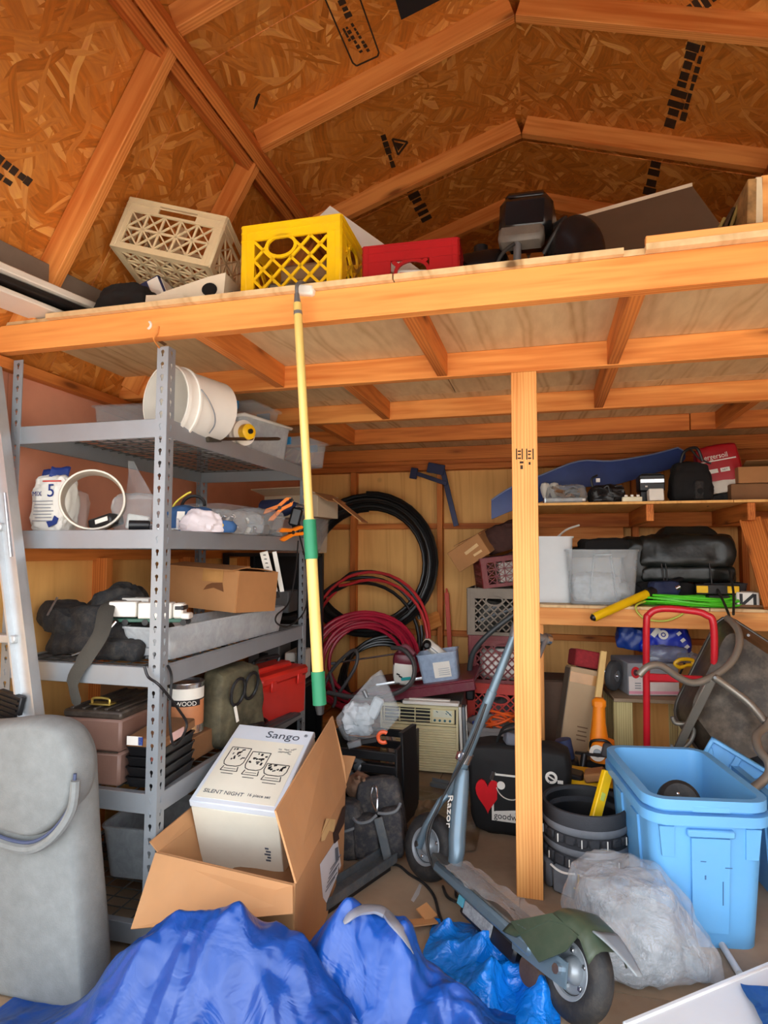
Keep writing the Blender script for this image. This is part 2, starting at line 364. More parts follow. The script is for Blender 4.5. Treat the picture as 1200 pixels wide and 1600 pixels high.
# walls
def wall_piece(name, c, d): return struct(mb().box(c, d).build(name, M('siding_outer', (150, 140, 120), .8)))
wl = wall_piece('wall_left', (XL-.02, (YF+YB)/2, .93), (.02, YB-YF, 1.86))
wr = wall_piece('wall_right', (XR+.02, (YF+YB)/2, .93), (.02, YB-YF, 1.86))
wb = struct(mb().prism([(XL, 0), (XR, 0), (XR, 1.86), (1.03, 2.84), (-.08, 3.28), (-1.2, 2.84), (XL, 1.86)], .02, (0, YB+.02, 0), R3(90, 0, 0)).build('wall_back', M('siding_outer', (150, 140, 120), .8)))
for (x0, x1) in ((XL, -1.335), (-1.331, -.705), (-.701, -.072), (-.068, .562), (.566, XR)):
    q = mb().box((0, 0, 0), (x1-x0, .012, 1.80)).build('plywood_panel', ply_wall, wb, ((x0+x1)/2, YB-.004, .90))
for z0, z1 in ((1.80, 2.4), (2.404, 3.2)):
    hw = 1.5 if z0 < 2 else .75
    mb().box((0, 0, 0), (2*hw, z1-z0, .012)).build('gable_panel', osb, wb, (-.08, YB-.004, (z0+z1)/2), R=R3(90, 0, 0))
for x in (XL+.03, -1.333, -.703, -.07, .564, 1.19):
    board('stud', (x, YB-.05, .04), (x, YB-.05, 1.75), .038, .075, fir_dark, wb, (0, 1, 0))
for x0, x1 in ((-1.313, -.723), (-.683, -.09), (-.05, .544), (.584, 1.17), (-1.71, -1.353)):
    for z in (1.36, .62): board('blocking', (x0, YB-.03, z), (x1, YB-.03, z), .038, .038, fir_dark, wb)
board('bottom_plate', (XL, YB-.05, .02), (XR, YB-.05, .02), .089, .038, fir_dark, wb)
board('top_plate', (XL, YB-.05, 1.77), (XR, YB-.05, 1.77), .089, .038, fir_dark, wb)
# left wall: yellow plywood below, pinkish panel above, studs in front of the lower half
for (y0, y1) in ((YF, 1.72), (1.724, 2.94), (2.944, YB)):
    mb().box((0, 0, 0), (.012, y1-y0, 1.18)).build('plywood_panel', ply_wall, wl, (XL-.004, (y0+y1)/2, .59))
for (y0, y1) in ((YF, 1.665), (1.668, 2.88), (2.884, YB)):
    mb().box((0, 0, 0), (.012, y1-y0, .606)).build('pink_panel', pinkm, wl, (XL-.004, (y0+y1)/2, 1.489))
for y in (2.12, 2.72, 3.32, 3.92): board('stud', (XL+.03, y, .04), (XL+.03, y, 1.15), .075, .038, fir_dark, wl, (0, 1, 0))
board('rail', (XL+.012, YF, 1.165), (XL+.012, YB, 1.165), .02, .05, fir_dark, wl)
for (y0, y1) in ((YF, 2.4), (2.404, YB)): mb().box((0, 0, 0), (.012, y1-y0, 1.8)).build('plywood_panel', ply_wall, wr, (XR+.004, (y0+y1)/2, .90))
for y in (1.4, 2.0, 2.6, 3.2, 3.8): board('stud', (XR-.04, y, .02), (XR-.04, y, 1.8), .075, .038, fir_dark, wr, (0, 1, 0))
# roof: gambrel, strand board over rafters
RX, RZ, BX, BZ, SL = -.08, 3.17, 1.03, 2.825, .333      # ridge and bend of the rafters' lower edge (BX measured from RX)
roof = struct(thing('ceiling', 'gambrel roof of strand board over bare rafters', 'ceiling')); del roof['category']
def sheet(name, A, B, y0, y1, parent=roof, th=.012):
    """sheathing panel between section points A and B (x,z), from y0 to y1; local x along the roof's length"""
    A, B = Vector((A[0], 0, A[1])), Vector((B[0], 0, B[1])); d = (B-A); x = Vector((0, 1, 0)); y = d.normalized(); z = x.cross(y)
    R = Matrix((x, y, z)).transposed(); c = (A+B)*.5+Vector((0, (y0+y1)/2, 0))
    return mb().box((0, 0, 0), (y1-y0, d.length, th)).build(name, osb, parent, c, smooth=0, R=R)
up = .097
LB, LE = (RX-BX-.069, 2.872), (XL-.035, 1.80)        # left bend / eave of the sheathing
RB, RE = (RX+BX+.069, 2.872), (XR+.035, 1.80)
tops = {}
board('ridge_board', (RX, YF, RZ+up+.012), (RX, YB, RZ+up+.012), .02, .03, fir_dark, roof)
for (y0, y1) in ((YF, 1.845), (1.848, 3.07), (3.073, YB+.03)):
    tops[y0] = [sheet('roof_panel', (RX-BX-.12, RZ+up-SL*(BX+.12)), (RX-.0002, RZ+up+.0007), y0, y1), sheet('roof_panel', (RX+.0002, RZ+up+.0007), (RX+BX+.12, RZ+up-SL*(BX+.12)), y0, y1),
                sheet('roof_panel', LE, LB, y0, y1), sheet('roof_panel', RB, RE, y0, y1)]
for y in (1.63, 2.2275, 2.894, 3.515, 4.2):
    for s in (-1, 1):
        n = Vector((s*SL, 0, 1)).normalized(); off = n*.0445
        board('rafter', Vector((RX+s*.001, y, RZ))+off, Vector((RX+s*BX, y, RZ-SL*BX))+off, .038, .089, fir, roof, n)
        E_ = Vector((LE[0] if s < 0 else RE[0], y, 1.80)); B_ = Vector((LB[0] if s < 0 else RB[0], y, 2.862)); d = (B_-E_).normalized()
        n = Vector((-s*d.z*1.0, 0, s*d.x)).normalized(); n = n if n.x*s < 0 else -n; off = n*.052
        board('lower_rafter', E_+off+d*.10, B_+off, .038, .089, fir, roof, n)
for s in (-1, 1):
    n = Vector((-s*.8, 0, -.6)); up2 = Vector((s*.6, 0, -.8))
    x = RX+s*(BX+.005); board('purlin', (x, YF, 2.80), (x, YB-.01, 2.80), .038, .089, fir_dark, roof, (s*.35, 0, 1))
    board('purlin', (x+s*.06, YF, 2.775), (x+s*.06, YB-.01, 2.775), .038, .07, fir_dark, roof, (s*.8, 0, .6))
# printed stamps on the strand board
def stamp(panel, u, v, bars, name='ink_stamp'):
    q = mb()
    for (x, y, w, h) in bars: q.box((u+x, v+y, -.0065), (w, h, .0006))
    q.build(name, ink, panel)
random.seed(3)
def print_block(w, h, rows):
    b = []
    for r in range(rows):
        x = -w/2
        while x < w/2:
            ww = random.uniform(.012, .05); b.append((x+ww/2, -h/2+(r+.5)*h/rows, ww, h/rows*random.uniform(.45, .75))); x += ww+random.uniform(.006, .02)
    return b
def outline_box(w, h, t): return [(0, h/2, w, t), (0, -h/2, w, t), (-w/2, 0, t, h), (w/2, 0, t, h)]
# eave-side boards behind the loft
board('eave_plate', (XL+.01, YF, 1.80), (XL+.01, YB, 1.80), .06, .038, fir_dark, wl)
board('eave_plate', (XR-.03, YF, 1.80), (XR-.03, YB, 1.80), .06, .038, fir_dark, wr)
# ------------------------------------------------------------------ loft: joists, blocking, plywood deck and one post
JY = (1.595, 2.2275, 2.894, 3.515); ZB = 1.8257
loft = struct(thing('storage_loft', 'timber storage loft with plywood deck carried by joists and one square post', 'loft', (0, 0, 0))); del loft['category']
for i, y in enumerate(JY):
    if i < 3:
        board('joist', (XL, y+.019, ZB+.0445), (XR, y+.019, ZB+.0445), .038, .089, fir if i == 0 else fir_dark if i > 2 else fir, loft)
    else:
        board('joist', (XL, y+.019, ZB+.0445), (.75, y+.019, ZB+.0445), .038, .089, fir_dark, loft); board('joist', (.755, y+.019, ZB+.046), (XR, y+.019, ZB+.046), .038, .089, fir_dark, loft)
board('ledger', (XL, YB-.06, ZB+.042), (XR, YB-.06, ZB+.042), .089, .038, fir_dark, loft, (0, 1, 0)); board('ledger', (XL, YB-.03, ZB-.012), (XR, YB-.03, ZB-.012), .04, .036, fir_dark, loft, (0, 1, 0))
def blk(px, py, i, flip=False):
    p = P(px, py, Z=ZB+.002); y0, y1 = JY[i]+.039, (JY[i+1] if i < 3 else YB-.1)
    board('blocking', (p.x, y0, ZB+.047), (p.x, y1, ZB+.047), .038, .089, fir_dark, loft)
for a in ((433, 603, 0), (690, 586, 0), (957, 572, 0), (603, 655, 1), (936, 636, 1), (1130, 665, 2), (560, 700, 2)): blk(*a)
x = XL+.005
for i, (x0, x1, y0) in enumerate(((XL, -1.53, 1.60), (-1.525, -.395, 1.578), (-.39, -.092, 1.576), (-.088, .198, 1.578), (.203, .245, 1.597), (.25, XR, 1.574))):
    pass
zt = ZB+.089
for (x0, x1, y0, y1) in ((XL, -1.535, 1.61, 2.80), (-1.53, -.392, 1.578, 2.80), (-.388, .20, 1.58, 2.80), (.25, XR, 1.572, 2.80), (XL, -.72, 2.803, YB), (-.717, .50, 2.803, YB), (.503, XR, 2.803, YB), (.2, .25, 1.597, 2.80)):
    mb().box((0, 0, 0), (x1-x0, y1-y0, .016)).build('deck_panel', ply_deck, loft, ((x0+x1)/2, (y0+y1)/2, zt+.0085), smooth=0)
board('lip_strip', (.25, 1.583, zt+.027), (XR, 1.583, zt+.027), .02, .019, fir_pale, loft)
board('post', (-.0655, 2.2275+.0445, 0.0), (-.0655, 2.2275+.0445, ZB-.001), .089, .089, fir_pale, loft, (0, -1, 0))

# front gable around the wide doorway, behind the lens
wf = struct(mb().box((0, 0, 0), (.12, .02, 1.86)).build('wall_front', M('siding_outer', (150, 140, 120), .8), None, (XL+.06, YF-.01, .93)))
mb().box((0, 0, 0), (.15, .02, 1.86)).build('siding_panel', M('siding_outer', (150, 140, 120), .8), wf, (XR-XL-.06-.075, 0, 0))
mb().prism([(XL, 1.98), (XR, 1.98), (XR-.02, 2.0), (1.03, 2.84), (-.08, 3.26), (-1.2, 2.84), (XL+.02, 2.0)], .02, (0, 0, 0), R3(90, 0, 0)).build('gable_panel', osb, wf, (-XL-.06, .01, -.93))
# ------------------------------------------------------------------ common materials
steel = M('shelf_steel', (150, 157, 163), .38, .35, var=.05, vs=6, dirt=.12)
wire = M('deck_wire', (96, 96, 92), .5, .6, var=.1)
black = M('black_plastic', (22, 22, 24), .42, var=.2)
blackf = M('black_fabric', (30, 31, 33), .85, var=.3, vs=14, bp=.3, bs=220, dirt=.15)
rubber = M('black_rubber', (26, 26, 27), .6, var=.2, dirt=.12)
white = M('white_plastic', (228, 224, 214), .4, var=.04)
paper = M('white_paper', (232, 228, 218), .75, var=.05)
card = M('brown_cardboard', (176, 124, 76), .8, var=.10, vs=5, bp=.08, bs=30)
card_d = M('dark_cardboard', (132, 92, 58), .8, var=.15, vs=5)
chrome = M('bright_metal', (205, 207, 210), .22, .95, var=.05)
greym = M('grey_metal', (128, 132, 136), .45, .6, var=.12, dirt=.2)
yellow = M('yellow_plastic', (242, 190, 20), .38, var=.06)
orange = M('orange_plastic', (240, 128, 16), .4, var=.08)
redp = M('red_plastic', (196, 40, 30), .42, var=.08)
bluep = M('blue_plastic', (24, 72, 170), .4, var=.1)
navy = M('navy_fabric', (28, 38, 72), .7, var=.2)
inkb = M('black_print', (26, 24, 26), .6, var=.1)
clear = CLEAR('clear_plastic', haze=.09)
milky = CLEAR('milky_plastic', (222, 228, 232), haze=.40, rough=.3)
film = CLEAR('crinkled_film', (236, 240, 242), haze=.20, rough=.12, bp=.9, bs=38)
# ------------------------------------------------------------------ steel shelving unit along the left wall
SX0, SX1, SY0, SY1 = -1.700, -1.116, 1.631, 2.791
LV = (1.584, 1.242, .827, .458, .085)
unit = thing('shelving_unit', 'grey steel boltless shelving unit with keyhole posts and five wire decks by left wall', 'shelving unit', (SX0, SY0, 0))
def keyhole_post(parent, x, y, sx, sy, H=1.808):
    """angle post of two slotted flanges: real keyhole holes"""
    q = MB(); w = .038; n = int(H/w); w2 = H/n
    hole = [(.0062*math.cos(a), .0062*math.sin(a)+.004) for a in [math.radians(t) for t in (30, 90, 150, 205)]]+[(-.0025, -.004), (-.0025, -.011), (.0025, -.011), (.0025, -.004)]+[(.0062*math.cos(math.radians(-25)), .0062*math.sin(math.radians(-25))+.004)]
    out = [(.019, w2/2), (0, w2/2), (-.019, w2/2), (-.019, 0), (-.019, -w2*.3), (-.019, -w2/2), (.019, -w2/2), (.019, -w2*.3), (.019, 0)]
    for fl in (0, 1):
        for k in range(n):
            zc = (k+.5)*w2; ring = []
            for (a, b) in out+hole:
                ring.append((x+sx*(a+.019), y, zc+b) if fl == 0 else (x, y+sy*(a+.019), zc+b))
            m = len(out); q.add(ring, [(i, (i+1) % m, m+(i+1) % m, m+i) for i in range(m)])
    q.box((x+sx*.019, y+sy*.019, .004), (.05, .05, .008), None, .002)
    o = q.build('post', steel, parent, smooth=0); md = o.modifiers.new('thickness', 'SOLIDIFY'); md.thickness = .0022; md.offset = 0
    return o
w_, d_ = SX1-SX0, SY1-SY0
for (x, y, sx, sy) in ((0, 0, 1, 1), (w_, 0, -1, 1), (0, d_, 1, -1), (w_, d_, -1, -1)): keyhole_post(unit, x, y, sx, sy)
for z in LV:
    for (c, s, ax) in (((w_/2, .004, z-.029), (w_-.02, .006, .058), 0), ((w_/2, d_-.004, z-.029), (w_-.02, .006, .058), 0), ((.004, d_/2, z-.029), (.006, d_-.02, .058), 1), ((w_-.004, d_/2, z-.029), (.006, d_-.02, .058), 1)):
        q = mb().box(c, s, None, .0015); i = .010*(1 if c[0] < w_/2+.01 and ax else -1) if ax else .010*(1 if c[1] < .1 else -1)
        q.box((c[0]+(i if ax else 0), c[1]+(0 if ax else i), z-.002), (.022 if ax else s[0]-.02, s[1]-.02 if ax else .022, .003)); q.build('shelf_beam', steel, unit, smooth=0)
    q = MB()
    for k in range(9): x = .03+k*(w_-.06)/8; q.tube([(x, .02, z-.0035), (x, d_-.02, z-.0035)], .0024, 5)
    for k in range(24): y = .03+k*(d_-.06)/23; q.tube([(.015, y, z-.0075), (w_-.015, y, z-.0075)], .0022, 5)
    o = q.build('wire_deck', wire, unit); o['kind'] = 'stuff'
# ------------------------------------------------------------------ level 1 (top)
Z1, Z2, Z3, Z4, Z5 = (z+.0008 for z in LV)
def bucket(r0, r1, h, t, m, n=40):
    return MB().lathe([(0, 0), (r0, 0), (r1, h), (r1+.006, h), (r1+.006, h-.018), (r1+.004, h-.020), (r1+.004, h-.045), (r1, h-.047), (r1-.0005, h), (r1-t, h), (r0-t, t), (0, t)], n)
bR = Matrix.Rotation(math.radians(-68), 3, Vector((math.cos(math.radians(72+90)), math.sin(math.radians(72+90)), 0)))
dirb = Vector((math.cos(math.radians(70)), math.sin(math.radians(70)), 0.02)).normalized()
zb = -dirb; xb = Vector((0, 0, 1)).cross(zb).normalized(); yb = zb.cross(xb); bR = Matrix((xb, yb, zb)).transposed()
t = thing('bucket', 'white plastic bucket lying on its side on the top shelf', 'bucket', P(258, 626, Y=1.735)+dirb*.215+Vector((0, 0, -.001)), R=bR)
q = MB().lathe([(0, 0), (.104, 0), (.117, .215), (.122, .215), (.122, .202), (.118, .2), (.1175, .172), (.122, .17), (.122, .163), (.116, .161), (.1145, .215), (.101, .003), (0, .003)], 44)
q.build('bucket_shell', white, t)
h = MB(); hp = [Vector((.124*math.cos(a), -.02-.0, .215-.0))+Vector((0, 0, 0)) for a in (0,)]
hp = smooth_path([(.121, .03, .168), (.129, .0, .145), (.126, -.04, .118), (.112, -.075, .105), (.085, -.10, .105)], 5)
h.tube(hp, .0022, 6); h.build('wire_handle', greym, t)
t2 = tray(.40, .26, .14, .003, .06, 0, r=.02); tt = thing('storage_box', 'long low clear storage box at the back of the top shelf', 'storage box', (-1.47, 2.10, Z1), 4)
t2.build('box_body', clear, tt); mb().box((0, 0, .142), (.41, .27, .008), None, .003).build('lid', clear, tt)
def lidded(name, label, loc, rz, w, d, h, lidm, latchm, body=milky, grp=None):
    t = thing(name, label, 'storage box', loc, rz, grp); tray(w, d, h, .003, .10, 0, r=.03).build('box_body', body, t)
    q = mb().box((0, 0, h+.006), (w+.012, d+.012, .014), None, .006); q.box((0, 0, h+.015), (w*.8, d*.8, .006), None, .003); q.build('lid', lidm, t)
    for s in (-1, 1):
        mb().box((s*(w/2+.008), 0, h-.006), (.007, d*.36, .036), None, .003).build('latch', latchm, t)
    return t
teal = M('blue_latch', (40, 120, 170), .4)
whitelid = M('frosted_lid', (226, 224, 216), .45, var=.03)
lidded('storage_box', 'milky storage box with white lid and blue latches on top shelf', (-1.27, 2.44, Z1), 78, .33, .26, .145, whitelid, teal)
lidded('storage_box', 'smaller clear box with blue latches stacked on the white lidded box', (-1.29, 2.50, Z1+.168), 84, .24, .2, .062, clear, teal, clear)
lidded('storage_box', 'clear box beside top right rear shelf post overhanging the shelf end', (-1.14, 2.73, Z1), 80, .22, .2, .11, clear, teal, clear)
# reel, hammer-like stick and yellow tape at the shelf edge
t = thing('tape_reel', 'yellow tape reel with black hub and white spool on top shelf edge', 'tape reel', (-1.135, 2.155, Z1+.0525), R=R3(90, 0, 62))
q = MB().lathe([(0, -.02), (.05, -.02), (.05, -.012), (.042, -.01), (.042, .004), (.05, .006), (.05, .014), (0, .014)], 28); q.build('spool', white, t)
MB().lathe([(0, .014), (.030, .014), (.032, .02), (.030, .045), (.02, .05), (0, .05)], 24).build('yellow_case', yellow, t); MB().lathe([(0, .05), (.010, .05), (.010, .058), (0, .058)], 12).build('hub', black, t)
t = thing('hand_brush', 'dark brown wooden handled brush sticking past the top shelf edge', 'brush', P(342, 686, X=-1.118))
a = P(342, 684, X=-1.118); b = P(437, 684, X=-1.10); L_ = b-a
MB().tube([(0, 0, 0), L_*.2, L_*.6, L_*.97, L_], [.007, .006, .007, .0075, .005], 8).build('handle', M('dark_wood', (66, 44, 28), .5), t)
mb().bar(-L_.normalized()*.09, (0, 0, 0), .03, .022, b=.004).build('bristle_block', M('bristles', (60, 52, 40), .9, var=.4, vs=80), t)
# ------------------------------------------------------------------ level 2
t = thing('plaster_bag', 'white paper sack marked 5 with blue folded top beside the pipe ring', 'bag', (-1.625, 1.745, Z2), 4)
bag((.135, .075, .185), 4, 20, .46, .011, 26, taper=.08, lean=(.01, 0)).build('sack', paper, t)
q = MB(); q.grid(lambda u, v: Vector((-.045+.095*u, -.012+.02*math.sin(u*9)+.012*v, .178+.035*v+.012*u+.004*math.sin(u*17))), 10, 3); o = q.build('folded_top', M('blue_print', (26, 50, 120), .6), t); o.modifiers.new('s', 'SOLIDIFY').thickness = .004
blu = MATS['blue_print']; text('5', .062, blu, t, (.008, -.046, .115), R3(90, 0, 0), 'numeral'); text('MIX', .022, blu, t, (-.048, -.045, .118), R3(90, 0, -4), 'lettering')
mb().box((.022, -.041, .168), (.07, .002, .004)).build('red_band', redp, t)
q = MB()
for k in range(7): q.box((-.005+.004*(k % 2), -.047, .1-.011*k), (.075-.006*(k % 3), .0008, .0022))
q.build('small_print', M('grey_print', (120, 124, 140), .7), t)
q = MB(); q.prism([(0, 0), (.03, .012), (.036, .03), (.02, .04), (.012, .022), (-.01, .02)], .001, (.02, -.045, .012), R3(90, 0, 0)); q.build('blue_mark', blu, t)
t = thing('plaster_bag', 'crumpled pale plastic sack slumped behind the white sack marked 5', 'bag', (-1.66, 1.84, Z2), 8)
bag((.11, .12, .15), 9, 12, .5, .008, 18).build('sack', M('pale_pink_film', (224, 196, 186), .35, var=.08), t)
t = thing('pipe_ring', 'short wide off-white plastic pipe ring standing on its side on shelf', 'pipe', (-1.435, 1.71, Z2+.0985), R=R3(-90, 0, 36))
MB().lathe([(.097, -.055), (.0985, -.05), (.0985, .06), (.097, .065), (.091, .065), (.0905, .06), (.0905, -.05), (.092, -.055), (.097, -.055)], 56).build('ring', M('pvc', (206, 198, 182), .35, var=.06, dirt=.25), t)
t = thing('battery_pack', 'black tool battery with pale label lying inside the pipe ring', 'battery', (-1.405, 1.74, Z2+.012), -8, R=R3(0, -13, -8))
mb().box((0, 0, .018), (.10, .06, .036), None, .005).build('case', black, t); mb().box((.012, -.031, .02), (.055, .001, .014)).build('label', paper, t)
t = thing('plastic_bag', 'tall clear plastic bag of fittings between pipe ring and front post', 'bag', (-1.33, 1.80, Z2), 10)
bag((.15, .11, .125), 12, 20, .6, .008, 20, cr=40, ca=.4).build('bag_body', film, t)
q = MB(); q.grid(lambda u, v: Vector(((-.05+.1*u)*(1-.75*v)+.0-.03*v, .01*math.sin(u*8+v*3), .11+.13*v)), 8, 8); q.build('gathered_neck', film, t)
mb().box((0, 0, .03), (.07, .05, .05), R3(0, 8, 20), .004).build('fitting', white, t)
t = thing('pipe_fitting', 'small black and chrome fitting beside the front shelf post', 'fitting', (-1.252, 1.70, Z2+.016), 30)
MB().tube([(-.03, 0, 0), (.03, 0, 0)], .016, 14).build('barrel', black, t); MB().tube([(.03, 0, 0), (.034, 0, 0), (.045, 0, 0)], [.012, .016, .013], 14).build('cap', chrome, t)
t = thing('fabric_pouch', 'blue fabric pouch with white tag and yellow cord on middle shelf', 'pouch', (-1.215, 1.93, Z2), 20)
o = bag((.21, .12, .085), 21, 16, .75, .012, 14, taper=.3); o.build('pouch_body', M('blue_fabric', (44, 82, 128), .8, var=.15, bp=.2, bs=200), t)
mb().box((-.018, -.062, .055), (.026, .002, .034), R3(-22, 0, 0)).build('tag', paper, t)
bag((.10, .05, .04), 22, 8, .8, .008, 20).build('pouch_tail', MATS['blue_fabric'], t, (.11, -.01, 0))
MB().tube(smooth_path([(-.07, 0, .05), (-.055, 0, .10), (-.02, .01, .135), (.0, .01, .145)], 5), .0035, 6).build('yellow_cord', M('yellow_cord', (214, 196, 70), .5), t)
MB().tube(arc((0, .05, .10), .04, 0, 300, 14, (1, 0, 0), (0, .4, .9)), .006, 6).build('dark_loop', black, t)
t = thing('mounting_bracket', 'small shiny metal bracket near the front post on middle shelf', 'bracket', (-1.175, 1.74, Z2+.002), 25)
mb().box((0, 0, .003), (.07, .03, .006), None, .001).box((.03, 0, .02), (.006, .03, .034), None, .001).build('plate', chrome, t); MB().cyl((-.01, 0, .006), (-.01, 0, .04), .013, 14).build('boss', greym, t)
t = thing('wiping_cloth', 'crumpled white cloth with yellow corner near shelf edge', 'cloth', (-1.15, 1.90, Z2), 55)
bag((.17, .085, .07), 31, 14, .8, .016, 20, taper=.5).build('cloth_body', M('white_cloth', (222, 214, 218), .85, var=.06), t); mb().box((.066, -.022, .018), (.028, .02, .028), R3(10, 20, 0), .004).build('yellow_corner', yellow, t)
random.seed(11)
t = thing('hardware_bag', 'flattened clear bag of silvery hardware spilling over shelf edge', 'bag', (-1.15, 2.13, Z2), 74)
bag((.28, .10, .085), 41, 20, .7, .008, 22, cr=40, ca=.45).build('bag_body', film, t)
for k in range(12):
    MB().box((random.uniform(-.11, .11), random.uniform(-.035, .035), random.uniform(.014, .065)), (.036, .016, .010), R3(random.uniform(0, 90), random.uniform(0, 60), random.uniform(0, 180)), .002).build('hardware', chrome if k % 2 else white, t)
t = thing('hardware_bag', 'second clear bag of hardware lying behind nearest hardware bag', 'bag', (-1.19, 2.42, Z2), 84)
bag((.24, .13, .11), 43, 16, .6, .014, 18).build('bag_body', film, t); mb().box((0, 0, .03), (.12, .07, .04), R3(5, 0, 20), .004).build('hardware', greym, t)
t = thing('storage_box', 'wide clear box without lid behind the silvery hardware bags', 'storage box', (-1.36, 2.42, Z2), 86); tray(.34, .2, .13, .003, .06, .006, r=.015).build('box_body', clear, t)
mb().box((0, 0, .03), (.2, .12, .05), R3(0, 0, 12), .01).build('contents', card_d, t)
t = thing('power_drill', 'dark blue and black power drill at the right end of middle shelf', 'drill', (-1.20, 2.66, Z2+.005), -12)
q = MB().tube([(-.10, 0, .135), (-.095, 0, .135), (.03, 0, .135), (.05, 0, .135), (.07, 0, .135), (.10, 0, .135)], [.02, .04, .042, .034, .028, .02], 16); q.build('motor_housing', navy, t)
mb().bar((-.05, 0, .11), (-.085, 0, .02), .04, .045, b=.01).build('grip', black, t); mb().box((-.085, 0, .016), (.13, .075, .034), None, .008).build('battery', black, t); MB().tube([(.10, 0, .135), (.135, 0, .135)], [.017, .009], 12).build('chuck', chrome, t)
# spring clamps hooked at the shelf end
def clamp(label, loc, R, grp='spring clamps at the shelf end'):
    t = thing('spring_clamp', label, 'clamp', loc, R=R)
    for s in (-1, 1):
        q = MB(); q.prism([(-.075, .018), (-.055, .03), (0, .016), (.05, .022), (.066, .010), (.066, .003), (.045, .008), (0, .002), (-.06, .012)], .022, (0, 0, -.011), Matrix.Diagonal((1, s, 1)))
        q.build('jaw_arm', orange, t, smooth=0)
        mb().box((.062, s*.006, 0), (.018, .008, .024), R3(0, 0, s*-15), .002).build('jaw_pad', black, t)
    MB().cyl((-.002, 0, -.014), (-.002, 0, .014), .0085, 12).build('pivot', black, t)
    return t
clamp('orange spring clamp hanging lowest on the rear right shelf post', P(456, 832, X=-1.085), R3(90, -12, 60)); clamp('smaller looking orange spring clamp above the lower one beside the drill', P(437, 794, X=-1.13), R3(80, -35, 35))
t = thing('power_adapter', 'black power adapter dangling its cord beside yellow pole', 'adapter', P(462, 808, X=-1.105), 20)
mb().box((0, 0, 0), (.05, .05, .085), R3(0, 14, 0), .008).build('case', black, t); mb().box((0, .02, -.03), (.04, .045, .06), R3(20, -10, 0), .008).build('plug', black, t)
pts = [P(466, 845, X=-1.08), P(462, 890, X=-1.07), P(452, 940, X=-1.07), P(432, 962, X=-1.07), P(434, 975, X=-1.07), P(452, 978, X=-1.07), P(474, 958, X=-1.075), P(480, 930, X=-1.08), P(478, 880, X=-1.08), P(466, 830, X=-1.08)]
o = MB().tube(smooth_path([p-t.location for p in pts], 5), .0036, 6).build('cord', black, t, R=t.matrix_basis.to_3x3().inverted())
# ------------------------------------------------------------------ level 3
t = thing('duffel_bag', 'worn black duffel bag with a strap drooping over the shelf front', 'bag', (-1.47, 1.89, Z3), -3)
o = bag((.43, .36, .165), 51, 30, .62, .014, 8, taper=.35, folds=.85, cr=60, ca=.45); o.build('bag_body', blackf, t)
bag((.20, .16, .09), 53, 20, .7, .012, 11, taper=.3, folds=.85, cr=40, ca=.5).build('bunched_top', blackf, t, (.0, .02, .125), R=R3(0, -12, 20))
bag((.18, .14, .09), 57, 18, .7, .01, 11, cr=30, ca=.45).build('side_pocket', blackf, t, (-.16, -.07, .07), R=R3(0, 18, -10))
bag((.19, .10, .06), 58, 16, .7, .01, 12, cr=30, ca=.45).build('loose_flap', blackf, t, (.13, -.13, .0), R=R3(0, 0, 8))
q = MB(); sp = smooth_path([(.06, -.05, .18), (.09, -.15, .17), (.125, -.215, .09), (.105, -.262, .01), (.08, -.275, -.05), (.10, -.275, -.12)], 5)
q.tube(sp, [.024]*6+[.026]*10+[.022]*5+[.016]*4+[.010]*1 if len(sp) == 26 else .022, 8, flat=.16); q.build('strap', M('olive_strap', (60, 57, 50), .85, var=.2, bp=.2, bs=200), t)
for (a, b) in (((.05, -.19, .03), (.0, -.20, .012)), ((.10, -.17, .08), (.125, -.15, .12)), ((-.15, -.16, .13), (-.14, -.13, .19))): MB().tube([a, b], .004, 6).build('zip_pull', chrome, t)
MB().tube(smooth_path([(-.06, .02, .195), (-.03, .03, .225), (.03, .02, .225), (.06, .0, .195)], 5), .012, 8).build('grab_handle', blackf, t)
t = thing('cardboard_box', 'open brown cardboard box with water stains on third shelf', 'box', (-1.30, 2.30, Z3+.118), -8, R=R3(-3, 3, -10))
def open_box(w, d, h, m, parent, th=.005, flaps=()):
    for nm, c, s in (('front_panel', (0, -d/2, h/2), (w, th, h)), ('back_panel', (0, d/2, h/2), (w, th, h)), ('side_panel', (-w/2, 0, h/2), (th, d, h)), ('side_panel', (w/2, 0, h/2), (th, d, h)), ('bottom_panel', (0, 0, th/2), (w, d, th))): mb().box(c, s).build(nm, m, parent, smooth=0)
    for (c, s, R) in flaps: mb().box(c, s, R).build('flap', m, parent, smooth=0)
open_box(.36, .26, .16, card, t, flaps=(((0, -.10, .168), (.34, .11, .004), R3(9, 0, 0)), ((0, .09, .165), (.34, .12, .004), R3(-5, 0, 0))))
q = MB(); q.prism([(0, 0), (.05, .012), (.10, 0), (.09, .035), (.04, .03), (.015, .02)], .0008, (.02, -.1335, .075), R3(90, 0, 0)); q.build('water_stain', M('stain', (120, 74, 38), .7), t)
mb().box((.06, -.1335, .135), (.10, .001, .05)).build('tape_strip', M('parcel_tape', (190, 140, 84), .25), t)
t = thing('storage_tray', 'long clear plastic tray running along the third shelf edge', 'tray', (-1.235, 2.16, Z3), 90-2)
tray(.86, .17, .105, .003, .08, .006, r=.02).build('tray_body', milky, t)
random.seed(5)
for k in range(8): mb().box((-.38+.1*k, random.uniform(-.02, .02), .025), (.07, .06, .03), R3(0, 0, random.uniform(-30, 30)), .004).build('contents', (greym, white, card_d)[k % 3], t)
t = thing('toy_truck', 'white toy lorry with green chassis standing in the clear tray', 'toy truck', (-1.275, 1.79, Z3+.108), 15)
for i, (x, w, h, z) in enumerate(((-.075, .09, .05, .025), (.03, .11, .052, .02))): mb().box((x, 0, z+h/2), (w, .05, h), None, .003).build('cargo_box', white, t)
